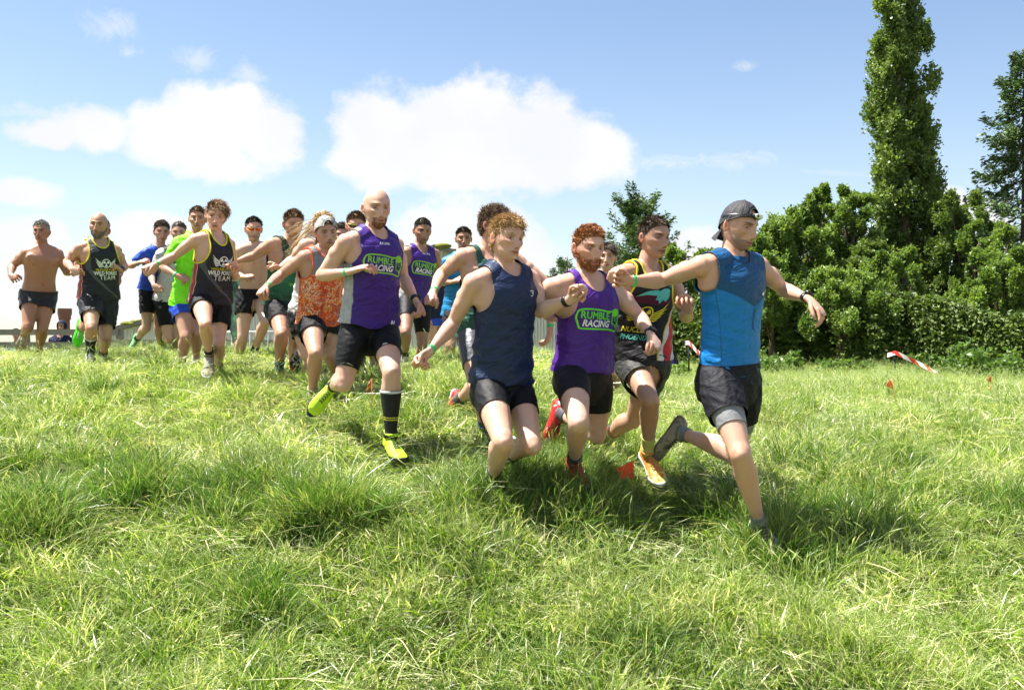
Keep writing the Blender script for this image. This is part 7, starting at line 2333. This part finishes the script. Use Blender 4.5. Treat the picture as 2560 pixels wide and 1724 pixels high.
 dict(label='runner hidden behind the bald bearded man, one neon green shoe kicked up', S=256, k=1.0, seed=20, skin=TAN, hair=DBROWN, hairstyle='short',
  head=(252,576,10,6,3), neck=(252,610), sh=(214,625,288,628), hip=(232,750,264,752),
  armA=(190,672,-.4,206,668,.6,214,668,.3,'half'), armB=(298,680,-.4,298,690,.7,296,706,.3,'relaxed'),
  legA=(214,818,.2,202,818,-1,197,846,-.2), legB=(258,838,.3,254,890,-.3,256,905,.8),
  top=tee(M_RED, .5, .02, .003), bottom=shorts(.45, .45, BLK), shoes=shoes(SH_GRN, SH_GRN, SOLE_GR, LACE_W), extra=None),
 dict(label='tanned shirtless older runner with short grey hair at far left', S=238, k=1.0, seed=21, skin=TAN, hair=GREYH, hairstyle='crop', girth=1.06, brow=(.08, .07, .06), hlen=1.4,
  head=(104,580,6,4,0), neck=(105,618), sh=(68,632,143,632), hip=(78,738,115,740),
  armA=(30,664,-.5,26,688,.8,36,694,.5,'half'), armB=(166,680,-.4,184,676,.8,196,674,.4,'fist'),
  legA=(70,818,.7,61,834,-1,52,862,-.3), legB=(106,824,.7,98,876,-.6,100,894,.8),
  top=None, bottom=shorts(.40, .44, C('dark_shorts', (.022, .022, .026), rough=.55, wr=1.5), .018, .026, .055), shoes=shoes(SH_TAN, None, SOLE_G, LACE_W), extra=None),
 dict(label='fair haired man in yellow framed sunglasses mostly behind the shaven headed runner', S=300, k=1.0, seed=22, skin=FAIR, hair=SANDY, hairstyle='short', lift=1.3,
  head=(890,566,12,10,2), neck=(884,612), sh=(850,616,922,622), hip=(868,752,906,756),
  armA=(842,690,-.7,856,720,.6,864,722,.4), armB=(930,700,-.7,928,735,.5,920,745,.4),
  legA=(876,846,.3,900,905,-1,902,935,-.2), legB=(932,852,.5,936,912,-.5,936,935,.8),
  top=vest(M_PURP1, None, None, hem=.0, strap=.145, arm_drop=.18), bottom=shorts(.5, .5, BLK), shoes=shoes(SH_DARK, SH_GREY, SOLE_B, LACE_W, S_BLK, S_DG), extra=sunglasses(LENS_B, simple('yellow_frame', (.6, .6, .05), .3))),
 dict(label='dark curly head showing just between the grey cap and the sunglasses wearer behind', S=262, k=1.0, seed=23, skin=FAIR, hair=DBROWN, hairstyle='curly', hlen=.6,
  head=(855,590,8,6,0), neck=(850,628), sh=(822,636,882,638), hip=(838,755,872,757),
  armA=(818,700,-.6,830,735,.5,836,742,.4), armB=(890,700,-.6,880,735,.5,874,742,.4),
  legA=(842,838,.3,840,900,-.5,840,918,.8), legB=(868,838,.3,870,900,-.5,870,918,.8),
  top=tee(M_NAVYT, .5, .0, .003), bottom=shorts(.5, .5, BLK), shoes=shoes(SH_DARK), extra=None),
 dict(label='bearded spectator in a dark hooded top behind the crest by the brick chimney', S=122, k=1.0, seed=24, skin=MID, hair=DBROWN, hairstyle='bald', stubble=.6, group='people watching behind the start', girth=1.12,
  head=(155,816,2,4,0), neck=(151,838), sh=(131,848,172,848), hip=(142,906,162,906),
  armA=(124,880,-.2,140,895,.8,148,898,.4), armB=(180,880,-.2,164,895,.8,156,898,.4),
  legA=(142,925,1,142,965,0,140,975,1), legB=(162,925,1,162,965,0,164,975,1),
  top=tee(M_NAVYT, .98, -.02, .006, None, .03), bottom=shorts(.9, .9, BLK), shoes=shoes(SH_DARK), extra=hood_extra),
 dict(label='curly haired spectator looking over the crest behind the shirtless runner at far left', S=118, k=.9, seed=25, skin=MID, hair=(.09, .055, .035), hairstyle='curly', group='people watching behind the start',
  head=(40,836,10,0,0), neck=(40,858), sh=(22,868,58,868), hip=(31,925,49,925),
  armA=(18,900,0,22,925,.3,24,932,.3), armB=(62,900,0,58,925,.3,56,932,.3),
  legA=(31,970,.3,31,1015,0,30,1022,1), legB=(49,970,.3,49,1015,0,50,1022,1),
  top=tee(C('pale_blue_cloth', (.16, .28, .42), rough=.7), .6, .0, .003), bottom=shorts(.9, .9, BLK), shoes=shoes(SH_DARK), extra=None),
]
import time as _t
for sp in CAST:
    _a = _t.time()
    if not sp.get('top'): sp['top'] = None
    make_person(sp)
